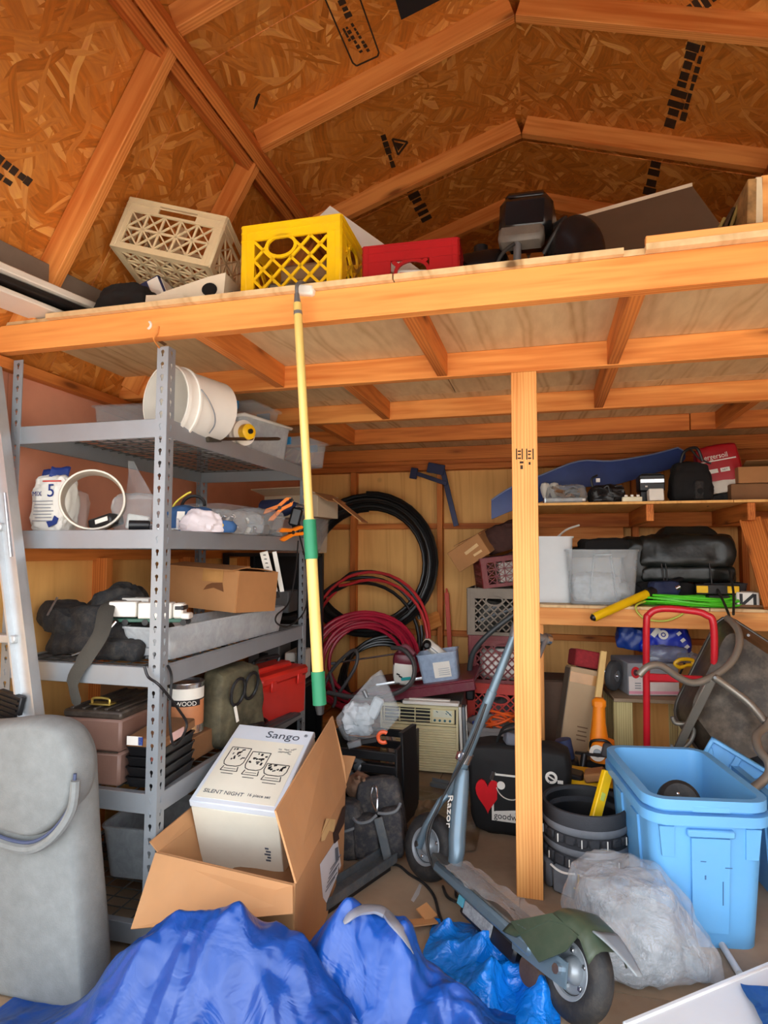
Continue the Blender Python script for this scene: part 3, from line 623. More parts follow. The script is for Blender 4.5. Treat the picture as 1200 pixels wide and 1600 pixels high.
mb().box((.0, 0, .014), (.24, .048, .012), None, .002).build('chassis', M('green_plastic', (44, 92, 76), .4), t)
q = mb().box((.105, 0, .045), (.034, .048, .05), None, .006); q.build('cab', white, t); mb().box((.128, 0, .028), (.03, .046, .02), None, .004).build('bonnet', white, t); mb().box((.11, 0, .055), (.03, .05, .014), None, .002).build('cab_window', black, t)
for x in (-.095, -.065, .0, .06, .125):
    for s in (-1, 1): MB().cyl((x, s*.018, .008), (x, s*.026, .008), .0105, 12).build('wheel', black, t)
t = thing('toy_truck', 'second white toy lorry half hidden behind the front shelf post', 'toy truck', (-1.35, 1.86, Z3+.108), 8)
mb().box((-.02, 0, .05), (.11, .05, .06), None, .003).build('cargo_box', white, t); mb().box((-.03, 0, .014), (.14, .045, .014), None, .002).build('chassis', MATS['green_plastic'], t)
mb().box((-.095, 0, .04), (.034, .046, .045), None, .006).build('cab', white, t)
for x in (-.085, -.01, .02):
    for s in (-1, 1): MB().cyl((x, s*.018, .006), (x, s*.026, .006), .0105, 12).build('wheel', black, t)
a, b = P(412, 862, X=-1.14), P(428, 925, X=-1.12)
t = thing('folding_rule', 'white printed measuring strip with black end hanging under the middle shelf', 'ruler', (0, 0, 0))
mb().bar(a, b, .006, .034, (.9, .3, .1), .001).build('strip', paper, t)
q = MB(); d = b-a
for k in range(9): c = a+d*(.08+.1*k); q.box(c+Vector((.0, -.0042, 0)), (.016, .0012, .0035))
q.build('scale_marks', inkb, t); mb().bar(b, b+d*.16, .010, .038, (.9, .3, .1), .003).build('end_cap', black, t)
mb().bar(a+Vector((.03, .04, .0)), b+Vector((.02, .04, 0)), .004, .018, (.9, .3, .1)).build('second_strip', white, t)
# ------------------------------------------------------------------ level 4
t = thing('tool_case', 'brown hard tool case with brass handle on its dark hinged lid', 'tool case', (-1.372, 1.80, Z4), 3)
brown = M('brown_case', (126, 96, 84), .5, var=.06, dirt=.08); lidb = M('dark_lid', (52, 44, 38), .5, var=.15, dirt=.2)
mb().box((0, 0, .05), (.20, .30, .10), None, .008).build('lower_shell', brown, t); mb().box((0, 0, .152), (.205, .305, .098), None, .008).build('upper_shell', brown, t)
q = mb().box((0, 0, .212), (.205, .305, .024), None, .006)
for k in range(5): q.box((-.08+.04*k, 0, .226), (.012, .28, .008), None, .002)
q.build('lid', lidb, t)
q = mb().box((0, -.10, .234), (.075, .035, .006), None, .002); q.build('handle_plate', M('brass', (196, 170, 90), .3, .8), t); MB().tube(smooth_path([(-.03, -.11, .236), (-.026, -.11, .252), (.026, -.11, .252), (.03, -.11, .236)], 4), .004, 8).build('handle', MATS['brass'], t)
mb().box((0, -.152, .103), (.19, .004, .004)).build('seam', lidb, t)
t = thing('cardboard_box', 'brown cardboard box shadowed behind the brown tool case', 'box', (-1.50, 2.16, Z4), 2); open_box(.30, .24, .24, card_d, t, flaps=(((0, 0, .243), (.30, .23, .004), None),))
t = thing('paint_tin', 'paint tin with copper label reading WOOD on lower shelf', 'paint tin', (-1.243, 1.975, Z4+.082), 0)
MB().lathe([(0, 0), (.062, 0), (.064, .004), (.062, .008), (.062, .166), (.064, .170), (.064, .176), (.058, .176), (.055, .170), (0, .168)], 32).build('tin', chrome, t)
MB().lathe([(.0626, .03), (.0626, .115)], 32).build('copper_label', M('copper_print', (196, 128, 84), .5), t); MB().lathe([(.0626, .12), (.0626, .158)], 32).build('white_label', paper, t)
MB().lathe([(.063, .098), (.063, .120)], 16, a0=math.radians(-108), a1=math.radians(-8)).build('black_band', inkb, t); text('WOOD', .021, paper, t, (.0045, -.0735, .102), R3(90, 0, 32), ext=.0006)
t = thing('carton', 'dark carton on the lower shelf with the paint tin on top', 'carton', (-1.243, 1.985, Z4), 0); mb().box((0, 0, .04), (.14, .15, .08), None, .003).build('carton_body', card_d, t); mb().box((0, -.0755, .04), (.13, .001, .02)).build('tape_strip', M('parcel_tape', (190, 140, 84), .25), t)
t = thing('tool_pouch', 'olive camouflage tool pouch in clear wrap with black loops', 'pouch', (-1.165, 2.17, Z4), 74)
bag((.26, .12, .28), 61, 18, .5, .012, 10, taper=.15).build('pouch_body', M('camouflage', (84, 78, 58), .8, var=.55, vs=16), t)
for k, (x, z) in enumerate(((-.05, .20), (.02, .21))): MB().tube([(x+.035*math.cos(a), -.077-.01*math.sin(a), z+.05*math.sin(a)) for a in [i*PI/8 for i in range(16)]], .006, 7, closed=True).build('black_loop', black, t)
mb().box((-.055, -.075, .12), (.012, .003, .06), R3(0, -15, 0)).build('white_tag', paper, t)
t = thing('drawer_organiser', 'stack of black organiser trays with printed labels on lower shelf', 'organiser', (-1.193, 1.765, Z4), 4)
for k in range(4): tray(.125, .2, .03, .004, .08, .004, r=.01, c=(0, 0, .031*k)).build('tray', black, t)
mb().box((0, 0, .140), (.125, .2, .03), R3(4, 0, 0), .004).build('boxed_item', card_d, t)
for (x, z, w, h, mm) in ((-.03, .142, .05, .026, paper), (-.01, .142, .014, .024, bluep), (.045, .10, .035, .03, M('pink_label', (226, 130, 112), .6))): mb().box((x, -.106, z), (w, .002, h)).build('label', mm, t)
mb().box((.0635, -.02, .142), (.002, .08, .026)).build('label', M('pale_pink_label', (226, 190, 186), .6), t)
t = thing('toolbox', 'large red plastic toolbox at the far end of lower shelf', 'toolbox', (-1.19, 2.52, Z4), 80)
q = MB(); q.prism([(-.16, 0), (.16, 0), (.17, .16), (-.17, .16)], .19, (0, .095, 0), R3(90, 0, 0)); q.build('toolbox_body', redp, t, smooth=0)
q = mb().box((0, 0, .182), (.36, .215, .045), None, .012); q.box((0, 0, .21), (.26, .10, .03), None, .01); q.build('lid', redp, t); MB().tube(smooth_path([(-.09, 0, .222), (-.08, 0, .25), (.08, 0, .25), (.09, 0, .222)], 4), .009, 8).build('handle', black, t)
for x in (-.1, .1): mb().box((x, -.108, .155), (.035, .01, .045), None, .003).build('latch', redp, t)
def coil(name, label, c, r, turns, tr, m, cat='hose', u=(1, 0, 0), v=(0, 1, 0), spread=.012, zst=.004, seed=0, n=36, a0=0, loops=None, ecc=1.0, band=0.0):
    """one coil: a single tube wound round and round, loosely"""
    u, v = Vector(u).normalized(), Vector(v).normalized(); w = u.cross(v); pts = []
    rnd = random.Random(seed); ph = [rnd.uniform(0, 6.28) for _ in range(12)]
    for i in range(int(turns*n)+1):
        a = 2*PI*i/n+a0; k = i/n; rr = r+spread*math.sin(k*2.399*2+ph[0])+.4*spread*math.sin(a+ph[int(k) % 12]); rr += band*((k/turns)-.5)*1.0; off = zst*(k-turns/2)+.3*spread*math.sin(a*.5+ph[int(k) % 5])
        du = spread*.7*math.sin(k*1.7+ph[3]); pts.append(u*(rr*math.cos(a)+du)+v*(rr*ecc*math.sin(a)+du*.6)+w*off)
    t = thing(name, label, cat, c); MB().tube(pts, tr, 7).build('coiled_length', m, t); return t, pts
t, pp = coil('cable_coil', 'coil of black cable lying before the red toolbox', (-1.15, 2.235, Z4+.03), .085, 6, .007, black, 'cable', spread=.008, zst=.008, seed=3)
t = thing('plastic_tray', 'flat dark grey plastic tray under the black cable coil', 'tray', (-1.16, 2.33, Z4), 84); mb().box((0, 0, .006), (.52, .17, .012), None, .004).build('tray_plate', M('dark_grey_plastic', (70, 72, 76), .5), t)
mb().box((0, 0, .014), (.46, .13, .006), None, .002).build('raised_panel', MATS['dark_grey_plastic'], t)
# cord looped over the front post
t = thing('power_cable', 'black power cord draped around the front shelf post', 'cord', (0, 0, 0))
pts = [P(262, 1040, X=-1.10), P(268, 1060, X=-1.10), P(265, 1120, X=-1.09), P(272, 1165, X=-1.085), P(292, 1135, X=-1.08), P(280, 1110, X=-1.09), P(250, 1072, Y=1.61), P(232, 1058, Y=1.612), P(226, 1042, Y=1.615)]
MB().tube(smooth_path(pts, 6), .0042, 7).build('cord_length', black, t)
# ------------------------------------------------------------------ level 5
t = thing('storage_bin', 'translucent grey bin on the bottom wire deck', 'bin', (-1.33, 1.98, Z5), 4); tray(.28, .30, .17, .003, .12, .008, r=.03).build('bin_body', milky, t)
q = tray(.24, .26, .05, .002, .05, 0, r=.02); q.build('contents', greym, t, (0, 0, .01))
t = thing('cardboard_box', 'low brown carton on bottom shelf beyond the translucent bin', 'box', (-1.36, 2.40, Z5), 0); open_box(.38, .28, .20, card_d, t, flaps=(((0, .0, .203), (.37, .27, .004), None),))
# ------------------------------------------------------------------ crates
def lattice(q, o, u, v, W, H, t, bd, style='diamond', pitch=.045, bw=.006, hole=None, slot=None):
    """one openwork crate wall in the plane o + a*u + b*v: frame bars, slats, an oval or slotted grip"""
    o, u, v = Vector(o), Vector(u), Vector(v); n = u.cross(v); RR = Matrix((u, v, n)).transposed()
    def bar2(a, b, w, th=t*.7):
        a, b = Vector(a), Vector(b); d = b-a
        if d.length < .004: return
        x = (u*d.x+v*d.y).normalized(); y = n.cross(x); q.box(o+u*(a.x+b.x)/2+v*(a.y+b.y)/2, (d.length, w, th), Matrix((x, y, n)).transposed())
    def rect(x0, x1, y0, y1, th=t): q.box(o+u*(x0+x1)/2+v*(y0+y1)/2, (x1-x0, y1-y0, th), RR)
    b0, b1, t0 = bd[0], bd[1], bd[2]       # side, bottom, top borders
    rect(0, b0, 0, H); rect(W-b0, W, 0, H); rect(b0, W-b0, 0, b1)
    if slot:
        rect(b0, slot[0], H-t0, H); rect(slot[1], W-b0, H-t0, H); rect(slot[0], slot[1], H-.014, H); rect(slot[0], slot[1], H-t0, H-t0+.008)
    else: rect(b0, W-b0, H-t0, H)
    for yy in (H-.004, H-t0*.45, H-t0+.003): q.box(o+u*W/2+v*yy+n*t*.5, (W, .004, .004), RR)       # ribs
    if slot: pass
    x0, x1, y0, y1 = b0, W-b0, b1, H-t0
    def clip_out(a, b):
        if not hole: return [(a, b)]
        out = []; N = 24; run = None
        for i in range(N+1):
            p = Vector(a).lerp(Vector(b), i/N); ins = ((p.x-hole[0])/hole[2])**2+((p.y-hole[1])/hole[3])**2 < 1
            if not ins and run is None: run = p
            if (ins or i == N) and run is not None: out.append((run, p)); run = None
        return out
    if style == 'diamond':
        for sg in (1, -1):
            c = x0-(y1-y0) if sg > 0 else x0
            c0 = c
            while c < x1+(0 if sg > 0 else (y1-y0)):
                pts = []
                for (xx, yy) in ((c, y0), (c+sg*(y1-y0), y1)): pts.append([xx, yy])
                (ax, ay), (bx, by) = pts; 
                def at(xq): return ay+(by-ay)*(xq-ax)/(bx-ax)
                lo, hi = max(min(ax, bx), x0), min(max(ax, bx), x1)
                if hi-lo > .004:
                    for s in clip_out((lo, at(lo)), (hi, at(hi))): bar2(*s, bw)
                c += pitch
    elif style == 'cross':
        k = max(2, round((x1-x0)/pitch)); m = max(1, round((y1-y0)/pitch))
        for i in range(k+1): bar2((x0+(x1-x0)*i/k, y0), (x0+(x1-x0)*i/k, y1), bw)
        for j in range(1, m): bar2((x0, y0+(y1-y0)*j/m), (x1, y0+(y1-y0)*j/m), bw)
        for i in range(k):
            for j in range(m):
                a0, a1, c0, c1 = x0+(x1-x0)*i/k, x0+(x1-x0)*(i+1)/k, y0+(y1-y0)*j/m, y0+(y1-y0)*(j+1)/m
                bar2((a0, c0), (a1, c1), bw*.7); bar2((a0, c1), (a1, c0), bw*.7)
    if hole:
        N = 20; ring = [(hole[0]+hole[2]*math.cos(2*PI*i/N), hole[1]+hole[3]*math.sin(2*PI*i/N)) for i in range(N)]
        for i in range(N): bar2(ring[i], ring[(i+1) % N], .010, t)
def crate(name, label, loc, R, w, d, h, m, style='diamond', pitch=.05, bw=.007, hole=None, slot=None, bd=(.035, .022, .05), grp=None, cat='crate'):
    t = thing(name, label, cat, loc, R=R, group=grp); th = .008
    for nm, o, u, v, W in (('front_lattice', (-w/2, -d/2, 0), (1, 0, 0), (0, 0, 1), w), ('side_lattice', (w/2, -d/2, 0), (0, 1, 0), (0, 0, 1), d), ('back_lattice', (w/2, d/2, 0), (-1, 0, 0), (0, 0, 1), w), ('side_lattice', (-w/2, d/2, 0), (0, -1, 0), (0, 0, 1), d)):
        q = MB(); k = W/w
        lattice(q, o, u, v, W, h, th, bd, style, pitch, bw, (hole[0]*k, *hole[1:]) if hole else None, (slot[0]*k, slot[1]*k) if slot else None); q.build(nm, m, t, smooth=0)
    q = MB(); lattice(q, (-w/2, -d/2, .004), (1, 0, 0), (0, 1, 0), w, d, th, (.02, .02, .02), style, pitch, bw); q.build('base_lattice', m, t, smooth=0)
    for x in (-1, 1):
        for y in (-1, 1): mb().box((x*(w/2-.008), y*(d/2-.008), h/2), (.026, .026, h), None, .006).build('corner_post', m, t)
    return t
ZD = zt+.0168
cream = M('cream_plastic', (226, 206, 164), .5, var=.05, dirt=.15); yel2 = M('crate_yellow', (246, 196, 8), .4, var=.05, dirt=.08); red2 = M('crate_red', (170, 22, 26), .42, var=.1)
crate('crate', 'cream plastic crate with crossed ribs tilted up on the loft', (-1.283, 1.90, 2.155), R3(-9.8, 14.6, 8.9), .363, .27, .20, cream, 'cross', .062, .007, slot=(.12, .26), bd=(.028, .022, .052))
t = thing('cardboard_sheet', 'cream folded card sticking up behind the cream crate', 'card', (-1.435, 2.10, 2.38)); mb().box((0, 0, .04), (.11, .004, .14), R3(-10, 22, 0)).build('sheet', cream, t); mb().box((-.03, .01, -.16), (.09, .06, .30), R3(0, 8, 0), .004).build('carton_body', M('cream_card', (216, 196, 160), .7), t)
mb().box((0, .02, -.37), (.15, .09, .13), None, .004).build('carton_base', MATS['cream_card'], t)
crate('milk_crate', 'yellow milk crate with oval grip standing near the loft edge', (-.745, 1.862, ZD), R3(0, 0, .8), .322, .33, .262, yel2, 'diamond', .062, .0085, hole=(.13, .185, .048, .034), bd=(.042, .02, .052))
t = thing('paper_stack', 'pale folded papers and pads inside the yellow milk crate', 'papers', (-.745, 1.87, ZD+.012)); mb().box((-.03, .02, .05), (.2, .22, .09), R3(0, 0, 12), .01).build('pad_stack', M('grey_pads', (150, 140, 124), .8), t); mb().box((.03, .0, .13), (.18, .2, .06), R3(6, 4, -10), .01).build('top_pad', M('brown_pads', (150, 118, 84), .8), t)
crate('milk_crate', 'dark red shallow crate with round grip beside yellow milk crate on loft', (-.388, 1.91, ZD), R3(0, 0, 2.5), .288, .30, .178, red2, 'diamond', .055, .012, hole=(.15, .088, .05, .034), bd=(.085, .02, .055))
t = thing('packet', 'white and yellow printed packet showing inside the dark red crate', 'packet', (-.36, 1.80, ZD+.036), 4); mb().box((0, 0, .035), (.15, .03, .066), R3(-8, 4, 0), .003).build('carton', paper, t)
q = mb().box((.045, -.018, .03), (.03, .002, .03), R3(-8, 4, 0)); q.build('yellow_patch', yellow, t); mb().box((-.03, -.019, .05), (.06, .002, .016), R3(-8, 4, 0)).build('red_patch', redp, t)
t = thing('white_board', 'long white trim board slanting down behind the yellow crate', 'board', (0, 0, 0)); a, b = P(508, 334, Y=2.12), P(600, 400, Y=2.12); a = a+(a-b)*.02
b = a+(b-a)*((a.z-ZD-.03)/(a.z-b.z)); mb().bar(a, b, .012, .07, (0, .2, 1)).build('board_face', white, t)
# ------------------------------------------------------------------ small engine on the loft
t = thing('small_engine', 'black small engine with grey plate and bright block on the loft', 'engine', (-.045, 1.93, ZD), -6); t.scale = (1.05, 1.05, 1.34)
mb().box((0, .02, .012), (.34, .26, .022), None, .006).build('base_plate', black, t)
q = mb().box((.005, .02, .215), (.155, .15, .10), R3(0, 4, 0), .022); q.box((.005, .02, .262), (.12, .12, .024), R3(0, 4, 0), .01); q.build('air_filter_housing', M('gloss_black', (18, 18, 20), .25), t)
mb().box((-.005, -.055, .155), (.13, .05, .045), R3(-22, 3, 0), .01).build('grey_plate', M('plate_grey', (96, 88, 80), .45, dirt=.2), t); MB().tube([(-.015, -.065, .14), (-.02, -.065, .02)], [.011, .012], 12).build('riser_pipe', greym, t)
q = mb().box((-.03, -.045, .05), (.11, .09, .06), None, .012)
for k in range(5): q.box((-.03, -.045, .03+.012*k), (.125, .104, .004))
q.build('finned_block', chrome, t); mb().box((.05, -.075, .045), (.10, .05, .062), R3(0, 0, 10), .014).build('carburettor', M('cast_alloy', (150, 140, 124), .35, .7), t)
MB().lathe([(0, 0), (.06, 0), (.075, .01), (.08, .05), (.075, .09), (.06, .1), (0, .1)], 28).build('recoil_cover', MATS['gloss_black'], t, (.115, .0, .10), R=R3(90, 0, 30))
bag((.18, .2, .14), 71, 14, .6, .004, 4).build('fuel_tank', MATS['gloss_black'], t, (-.14, .06, .02)); MB().cyl((-.14, .02, .155), (-.14, .02, .18), .022, 16).build('fuel_cap', black, t)
MB().tube(smooth_path([(.06, -.08, .10), (.10, -.10, .14), (.12, -.06, .18), (.08, .0, .19)], 5), .006, 7).build('fuel_line', rubber, t); MB().tube(smooth_path([(-.1, -.08, .03), (-.06, -.10, .10), (-.02, -.09, .13)], 5), .005, 7).build('spark_lead', rubber, t)
MB().cyl((-.09, -.09, .06), (-.09, -.06, .06), .012, 12).build('bolt', chrome, t)
# leaning panel and boards at the right
t = thing('drywall_sheet', 'grey drywall sheet leaning with a white upper edge on the loft', 'sheet', (0, 0, 0))
A, B = P(886, 346, Y=2.28), P(1082, 291, Y=2.28); nrm = Vector((-.05, -.42, 1)).normalized(); ex = (B-A).normalized(); ey = nrm.cross(ex).normalized()
ey = Vector((.12, -.40, -.60)).normalized(); L2 = (A.z-ZD-.012)/-ey.z*1.0; Bl = B+ey*((B.z-ZD-.012)/-ey.z); Al = A+ey*L2; ny = ex.cross(ey).normalized()*.013
if ny.y > 0: ny = -ny
MB().hexa([Al, Bl, B, A, Al-ny, Bl-ny, B-ny, A-ny]).build('sheet', M('drywall_paper', (104, 84, 64), .8, var=.06), t, smooth=0)
MB().hexa([A, B, B+Vector((0, 0, .0135)), A+Vector((0, 0, .0135)), A-ny, B-ny, B-ny+Vector((0, 0, .0135)), A-ny+Vector((0, 0, .0135))]).build('cut_edge', M('gypsum', (226, 208, 180), .8), t, smooth=0)
M('olive_veneer', (140, 116, 60), .5)
for i, (px, w, hh, mm, lean) in enumerate(((1180, .022, 0, M('striped_offcut', (150, 112, 66), .6, var=.45, vs=30), 3), (1192, .018, 0, MATS['cream_card'], 2), (1204, .02, 0, fir_pale, 0))):
    hh = P(px, 279-3*i, Y=1.72).z-ZD
    x = P(px, 362, Y=1.70).x; t = thing('board_offcut', ('outermost pale board offcut standing on edge at the right loft end', 'cream board offcut between the two pale upright offcuts', 'pale board offcut furthest right on the loft edge')[i], 'board', (x, 1.97, ZD+.0), 0, 'board offcuts standing on the loft')
    mb().box((0, 0, .002+hh/2), (w, .50, hh), R3(0, lean, 0), .002).build('plank', mm, t, smooth=0)
for i, (px, py0, tilt, mm) in enumerate(((1136, 338, 28, M('olive_veneer', (140, 116, 60), .5)), (1150, 322, 24, M('walnut_veneer', (70, 48, 30), .45, var=.3)), (1162, 305, 19, MATS['olive_veneer']), (1171, 296, 14, MATS['walnut_veneer']))):
    p = P(px, py0, Y=1.80); p.x = p.x+.018-math.tan(math.radians(tilt))*(p.z-ZD); t = thing('veneer_strip', ('lowest olive veneer strip leaning on the upright board offcuts', 'dark veneer strip leaning behind the lowest olive strip', 'upper olive veneer strip in the leaning bundle', 'dark veneer strip nearest the upright offcuts')[i], 'strip', (p.x-.02, 2.02, ZD+.004), 0, 'veneer strips on the loft')
    h_ = (p.z-ZD)/math.cos(math.radians(tilt)); mb().box((math.sin(math.radians(tilt))*h_/2, 0, math.cos(math.radians(tilt))*h_/2), (.009, .42, h_), R3(0, tilt, 0), .002).build('strip', mm, t, smooth=0)
# left end of the loft
t = thing('cloth_bag', 'soft black cloth bag slumped on the loft edge under cream crate', 'bag', (-1.335, 1.715, ZD), 6); bag((.21, .14, .115), 81, 16, .75, .014, 12, taper=.3, lean=(.02, 0)).build('bag_body', M('black_cloth', (18, 17, 18), .9, var=.2), t)
t = thing('carton', 'dark blue carton with white printed end between bag and cream crate', 'carton', (-1.275, 1.83, ZD+.065), R=R3(0, -24, 6)); mb().box((0, 0, .05), (.12, .14, .10), None, .004).build('carton_body', M('blue_carton', (44, 52, 92), .6), t); mb().box((.035, -.071, .055), (.04, .002, .075)).build('end_print', paper, t); mb().box((.061, 0, .05), (.002, .12, .08)).build('side_print', paper, t)
mb().box((-.005, .0, -.035), (.11, .12, .066)).build('lower_carton', card_d, t)
t = thing('white_carton', 'white cut-open carton with a round black hole on loft edge', 'carton', (-1.075, 1.70, ZD), 6)
q = MB(); q.prism([(-.13, 0), (.10, 0), (.11, .125), (.05, .115), (-.10, .075), (-.14, .06)], .10, (0, .09, 0), R3(90, 0, 0)); q.build('carton_body', M('white_card', (226, 214, 190), .7, var=.05), t, smooth=0)
MB().lathe([(0, 0), (.021, 0), (.021, .004), (0, .004)], 20, sx=1.2).build('round_hole', M('hole_black', (8, 8, 8), .9), t, (.058, -.011, .072), R=R3(90, 0, 0))
q = MB(); q.prism([(-.15, 0), (.04, 0), (.0, .03), (-.03, .055), (-.15, .06)], .004, (0, 0, 0), R3(82, 0, 0)); q.build('front_flap', MATS['white_card'], t, (-.0, -.03, .001), smooth=0); MB().tube([(.02, -.03, .03), (.085, -.02, .028)], [.008, .016], 8).build('grey_tip', greym, t)
t = thing('black_tube', 'black tube end poking out between white carton and yellow crate', 'tube', (-.935, 1.72, ZD+.05)); MB().tube([(0, -.02, -.02), (0, .12, .05)], .028, 14).build('tube_body', black, t); mb().box((0, .05, -.035), (.05, .1, .03), None, .004).build('foot', black, t)
def plank(name, label, a, b, w, th, m, up=(0, 0, 1), grp='long boards lying on the left loft end'):
    t = thing(name, label, 'board', (0, 0, 0), group=grp); mb().bar(a, b, w, th, up, .003).build('plank_face', m, t, smooth=0); return t
plank('white_board', 'broad white shelf board lying at the left end of loft', (-1.605, 1.20, 1.998), (-1.42, 2.20, 1.998), .13, .022, M('white_board_face', (226, 218, 204), .45, var=.03))
plank('grey_board', 'grey board standing behind the broad white shelf board', (-1.60, 1.3, 2.062), (-1.52, 2.0, 2.062), .02, .10, M('grey_board_face', (120, 108, 96), .6), (0, 0, 1))
plank('black_board', 'thin black board under the broad white shelf board', (-1.625, 1.2, 1.974), (-1.50, 1.80, 1.974), .12, .020, M('black_board_face', (20, 18, 18), .5))
plank('white_board', 'lowest thin white board poking out under the black one', (-1.635, 1.2, 1.9455), (-1.55, 1.70, 1.9455), .13, .016, MATS['white_board_face'])
t = thing('bracket_piece', 'small white open frame lying beside the black cloth bag', 'frame', (-1.47, 1.74, ZD+.02), 20)
for c, s in (((0, -.035, 0), (.12, .014, .012)), ((0, .035, 0), (.12, .014, .012)), ((-.055, 0, 0), (.014, .07, .012)), ((.055, 0, 0), (.014, .07, .012)), ((-.09, .03, .014), (.10, .03, .012))): mb().box(c, s, None, .003).build('frame_bar', white, t)
mb().box((0, 0, -.013), (.10, .06, .014)).build('backing', card_d, t)
# ------------------------------------------------------------------ telescopic pole hooked over the loft edge
t = thing('extension_pole', 'long yellow extension pole with two green grips hanging from loft edge', 'pole', (0, 0, 0))
pa, pb = P(464, 462, Y=1.555), P(500, 1108, Y=1.52); d = (pb-pa)
fgl = M('yellow_fibreglass', (214, 184, 104), .35, var=.06, dirt=.1); grn = M('green_grip', (18, 116, 78), .55, var=.08)
MB().tube([pa+d*.02, pa+d*.56], .0118, 14).build('upper_shaft', fgl, t); MB().tube([pa+d*.56, pa+d*.985], .0150, 14).build('lower_shaft', fgl, t)
MB().tube([pa+d*.562, pa+d*.655], .0172, 16).build('grip', grn, t); MB().tube([pa+d*.915, pa+d*.99], .0176, 16).build('grip', grn, t); MB().tube([pa+d*.99, pa+d*1.012], [.013, .009], 12).build('end_tip', black, t)
MB().tube([pa-d*.005, pa+d*.03, pa+d*.05], [.007, .011, .0125], 14).build('ferrule', greym, t)
h = smooth_path([pa, pa+Vector((0, .0, .03)), pa+Vector((.004, .03, .05)), pa+Vector((.012, .085, .045)), pa+Vector((.012, .095, .025))], 5); MB().tube(h, .0055, 8).build('hook', greym, t)
mb().box(pa+Vector((.012, .035, .028)), (.055, .03, .03), R3(0, 10, 0), .006).build('hook_guard', white, t)
# drywall screw left in the joist, and a bit of string tied to the shelf post
t = thing('string_tie', 'orange string tying the shelf post to the loft joist', 'string', (0, 0, 0)); a = P(250, 545, Y=1.635); b = P(246, 520, Y=1.592); MB().tube(smooth_path([a, a.lerp(b, .4)+Vector((.003, -.03, 0)), b, b+Vector((.004, 0, .02))], 5), .0028, 6).build('string_length', M('orange_string', (206, 130, 60), .7), t)
MB().tube(arc(P(231, 508, Y=1.5935), .011, -100, 80, 8), [.001]+[.004]*7+[.001], 6).build('plastic_chip', white, loft)
# ------------------------------------------------------------------ black rack with boxes behind the shelving unit
t = thing('storage_rack', 'black open rack standing behind the grey shelving unit', 'rack', (-1.50, 3.27, 0), 2)
for x in (-.22, .22):
    for y in (-.17, .17): mb().box((x, y, .585), (.028, .028, 1.17), None, .002).build('upright', black, t)
for z in (.06, .45, .82, 1.16): mb().box((0, 0, z), (.46, .36, .02), None, .003).build('shelf_plate', black, t)
mb().box((0, .18, .6), (.46, .004, 1.1)).build('back_sheet', black, t)
for i, (x, z, w, h, mm, lb, nm, ct) in enumerate(((-.05, .46, .18, .22, M('grey_case', (90, 92, 94), .5), 'grey hard case on the black rack shelf', 'hard_case', 'case'), (.12, .46, .09, .16, white, 'white plastic bottle box on the black rack shelf', 'plastic_box', 'box'), (-.02, .83, .22, .12, greym, 'grey metal box on the upper black rack shelf', 'metal_box', 'box'))):
    t = thing(nm, lb, ct, (-1.46+x, 3.24, z+.011), 5); mb().box((0, 0, h/2), (w, .2, h), None, .006).build('case_body', mm, t); mb().box((0, -.1, h*.6), (w*.3, .01, h*.2), None, .003).build('catch', black, t)
t = thing('storage_box', 'clear plastic box full of parts on top of the black rack', 'storage box', (-1.345, 3.22, 1.171), 4); tray(.30, .26, .19, .003, .05, .008, r=.02).build('box_body', clear, t); mb().box((0, 0, .07), (.24, .2, .12), R3(0, 0, 8), .01).build('contents', M('parts_heap', (150, 134, 112), .7, var=.3, vs=40), t)
t = thing('cardboard_box', 'white-sided open cardboard box with brown flaps on the clear box', 'box', (-1.32, 3.20, 1.364), -10)
wcard = M('white_faced_card', (206, 186, 158), .7, var=.05)
for c, s, mm in (((0, -.10, .06), (.34, .005, .12), wcard), ((0, .12, .06), (.34, .005, .12), wcard), ((-.17, 0.01, .06), (.005, .22, .12), wcard), ((.17, .01, .06), (.005, .22, .12), wcard), ((0, 0.01, .003), (.34, .22, .005), card)): mb().box(c, s).build('box_panel', mm, t, smooth=0)
mb().box((.20, -.02, .105), (.10, .20, .005), R3(0, 28, 0)).build('flap', card, t, smooth=0); mb().box((.30, .03, .035), (.20, .14, .006), R3(0, 38, 12)).build('flap', card, t, smooth=0); mb().box((0, -.17, .135), (.33, .13, .005), R3(-10, 0, 0)).build('flap', wcard, t, smooth=0)
# ------------------------------------------------------------------ coils of hose and pipe on the back wall
pipe = M('black_pipe', (20, 20, 20), .35, var=.15); hose = M('red_hose', (180, 30, 58), .38, var=.12); hose2 = M('scarlet_hose', (196, 50, 54), .4, var=.1)
def hang(c, tilt): return (math.cos(tilt), 0, 0) if False else (1, 0, 0), Vector((0, math.sin(tilt), math.cos(tilt)))
def coil2(name, label, c, r, turns, tr, m, tilt, yaw=0, **k):
    u = Vector((math.cos(math.radians(yaw)), math.sin(math.radians(yaw)), 0)); w = Vector((-u.y, u.x, 0))
    a = math.radians(tilt); return coil(name, label, c, r, turns, tr, m, u=u, v=w*math.sin(a)+Vector((0, 0, math.cos(a))), **k)
coil2('pipe_coil', 'big coil of thick black poly pipe propped upright on back wall', (-1.19, 4.085, 1.09), .44, 8, .0155, pipe, 6, spread=.008, zst=.009, seed=2, a0=1.6, band=.105)
coil2('hose_coil', 'loose black hose coil behind the red hoses', (-1.20, 4.00, .60), .40, 4, .0115, pipe, 10, 5, spread=.030, zst=.012, seed=7, a0=2)
coil2('hose_coil', 'wide loose pair of thin red hose loops rising above the crimson coil', (-1.14, 3.93, .60), .42, 2, .0105, hose2, 12, -6, spread=.045, zst=.014, seed=9, a0=2.2)
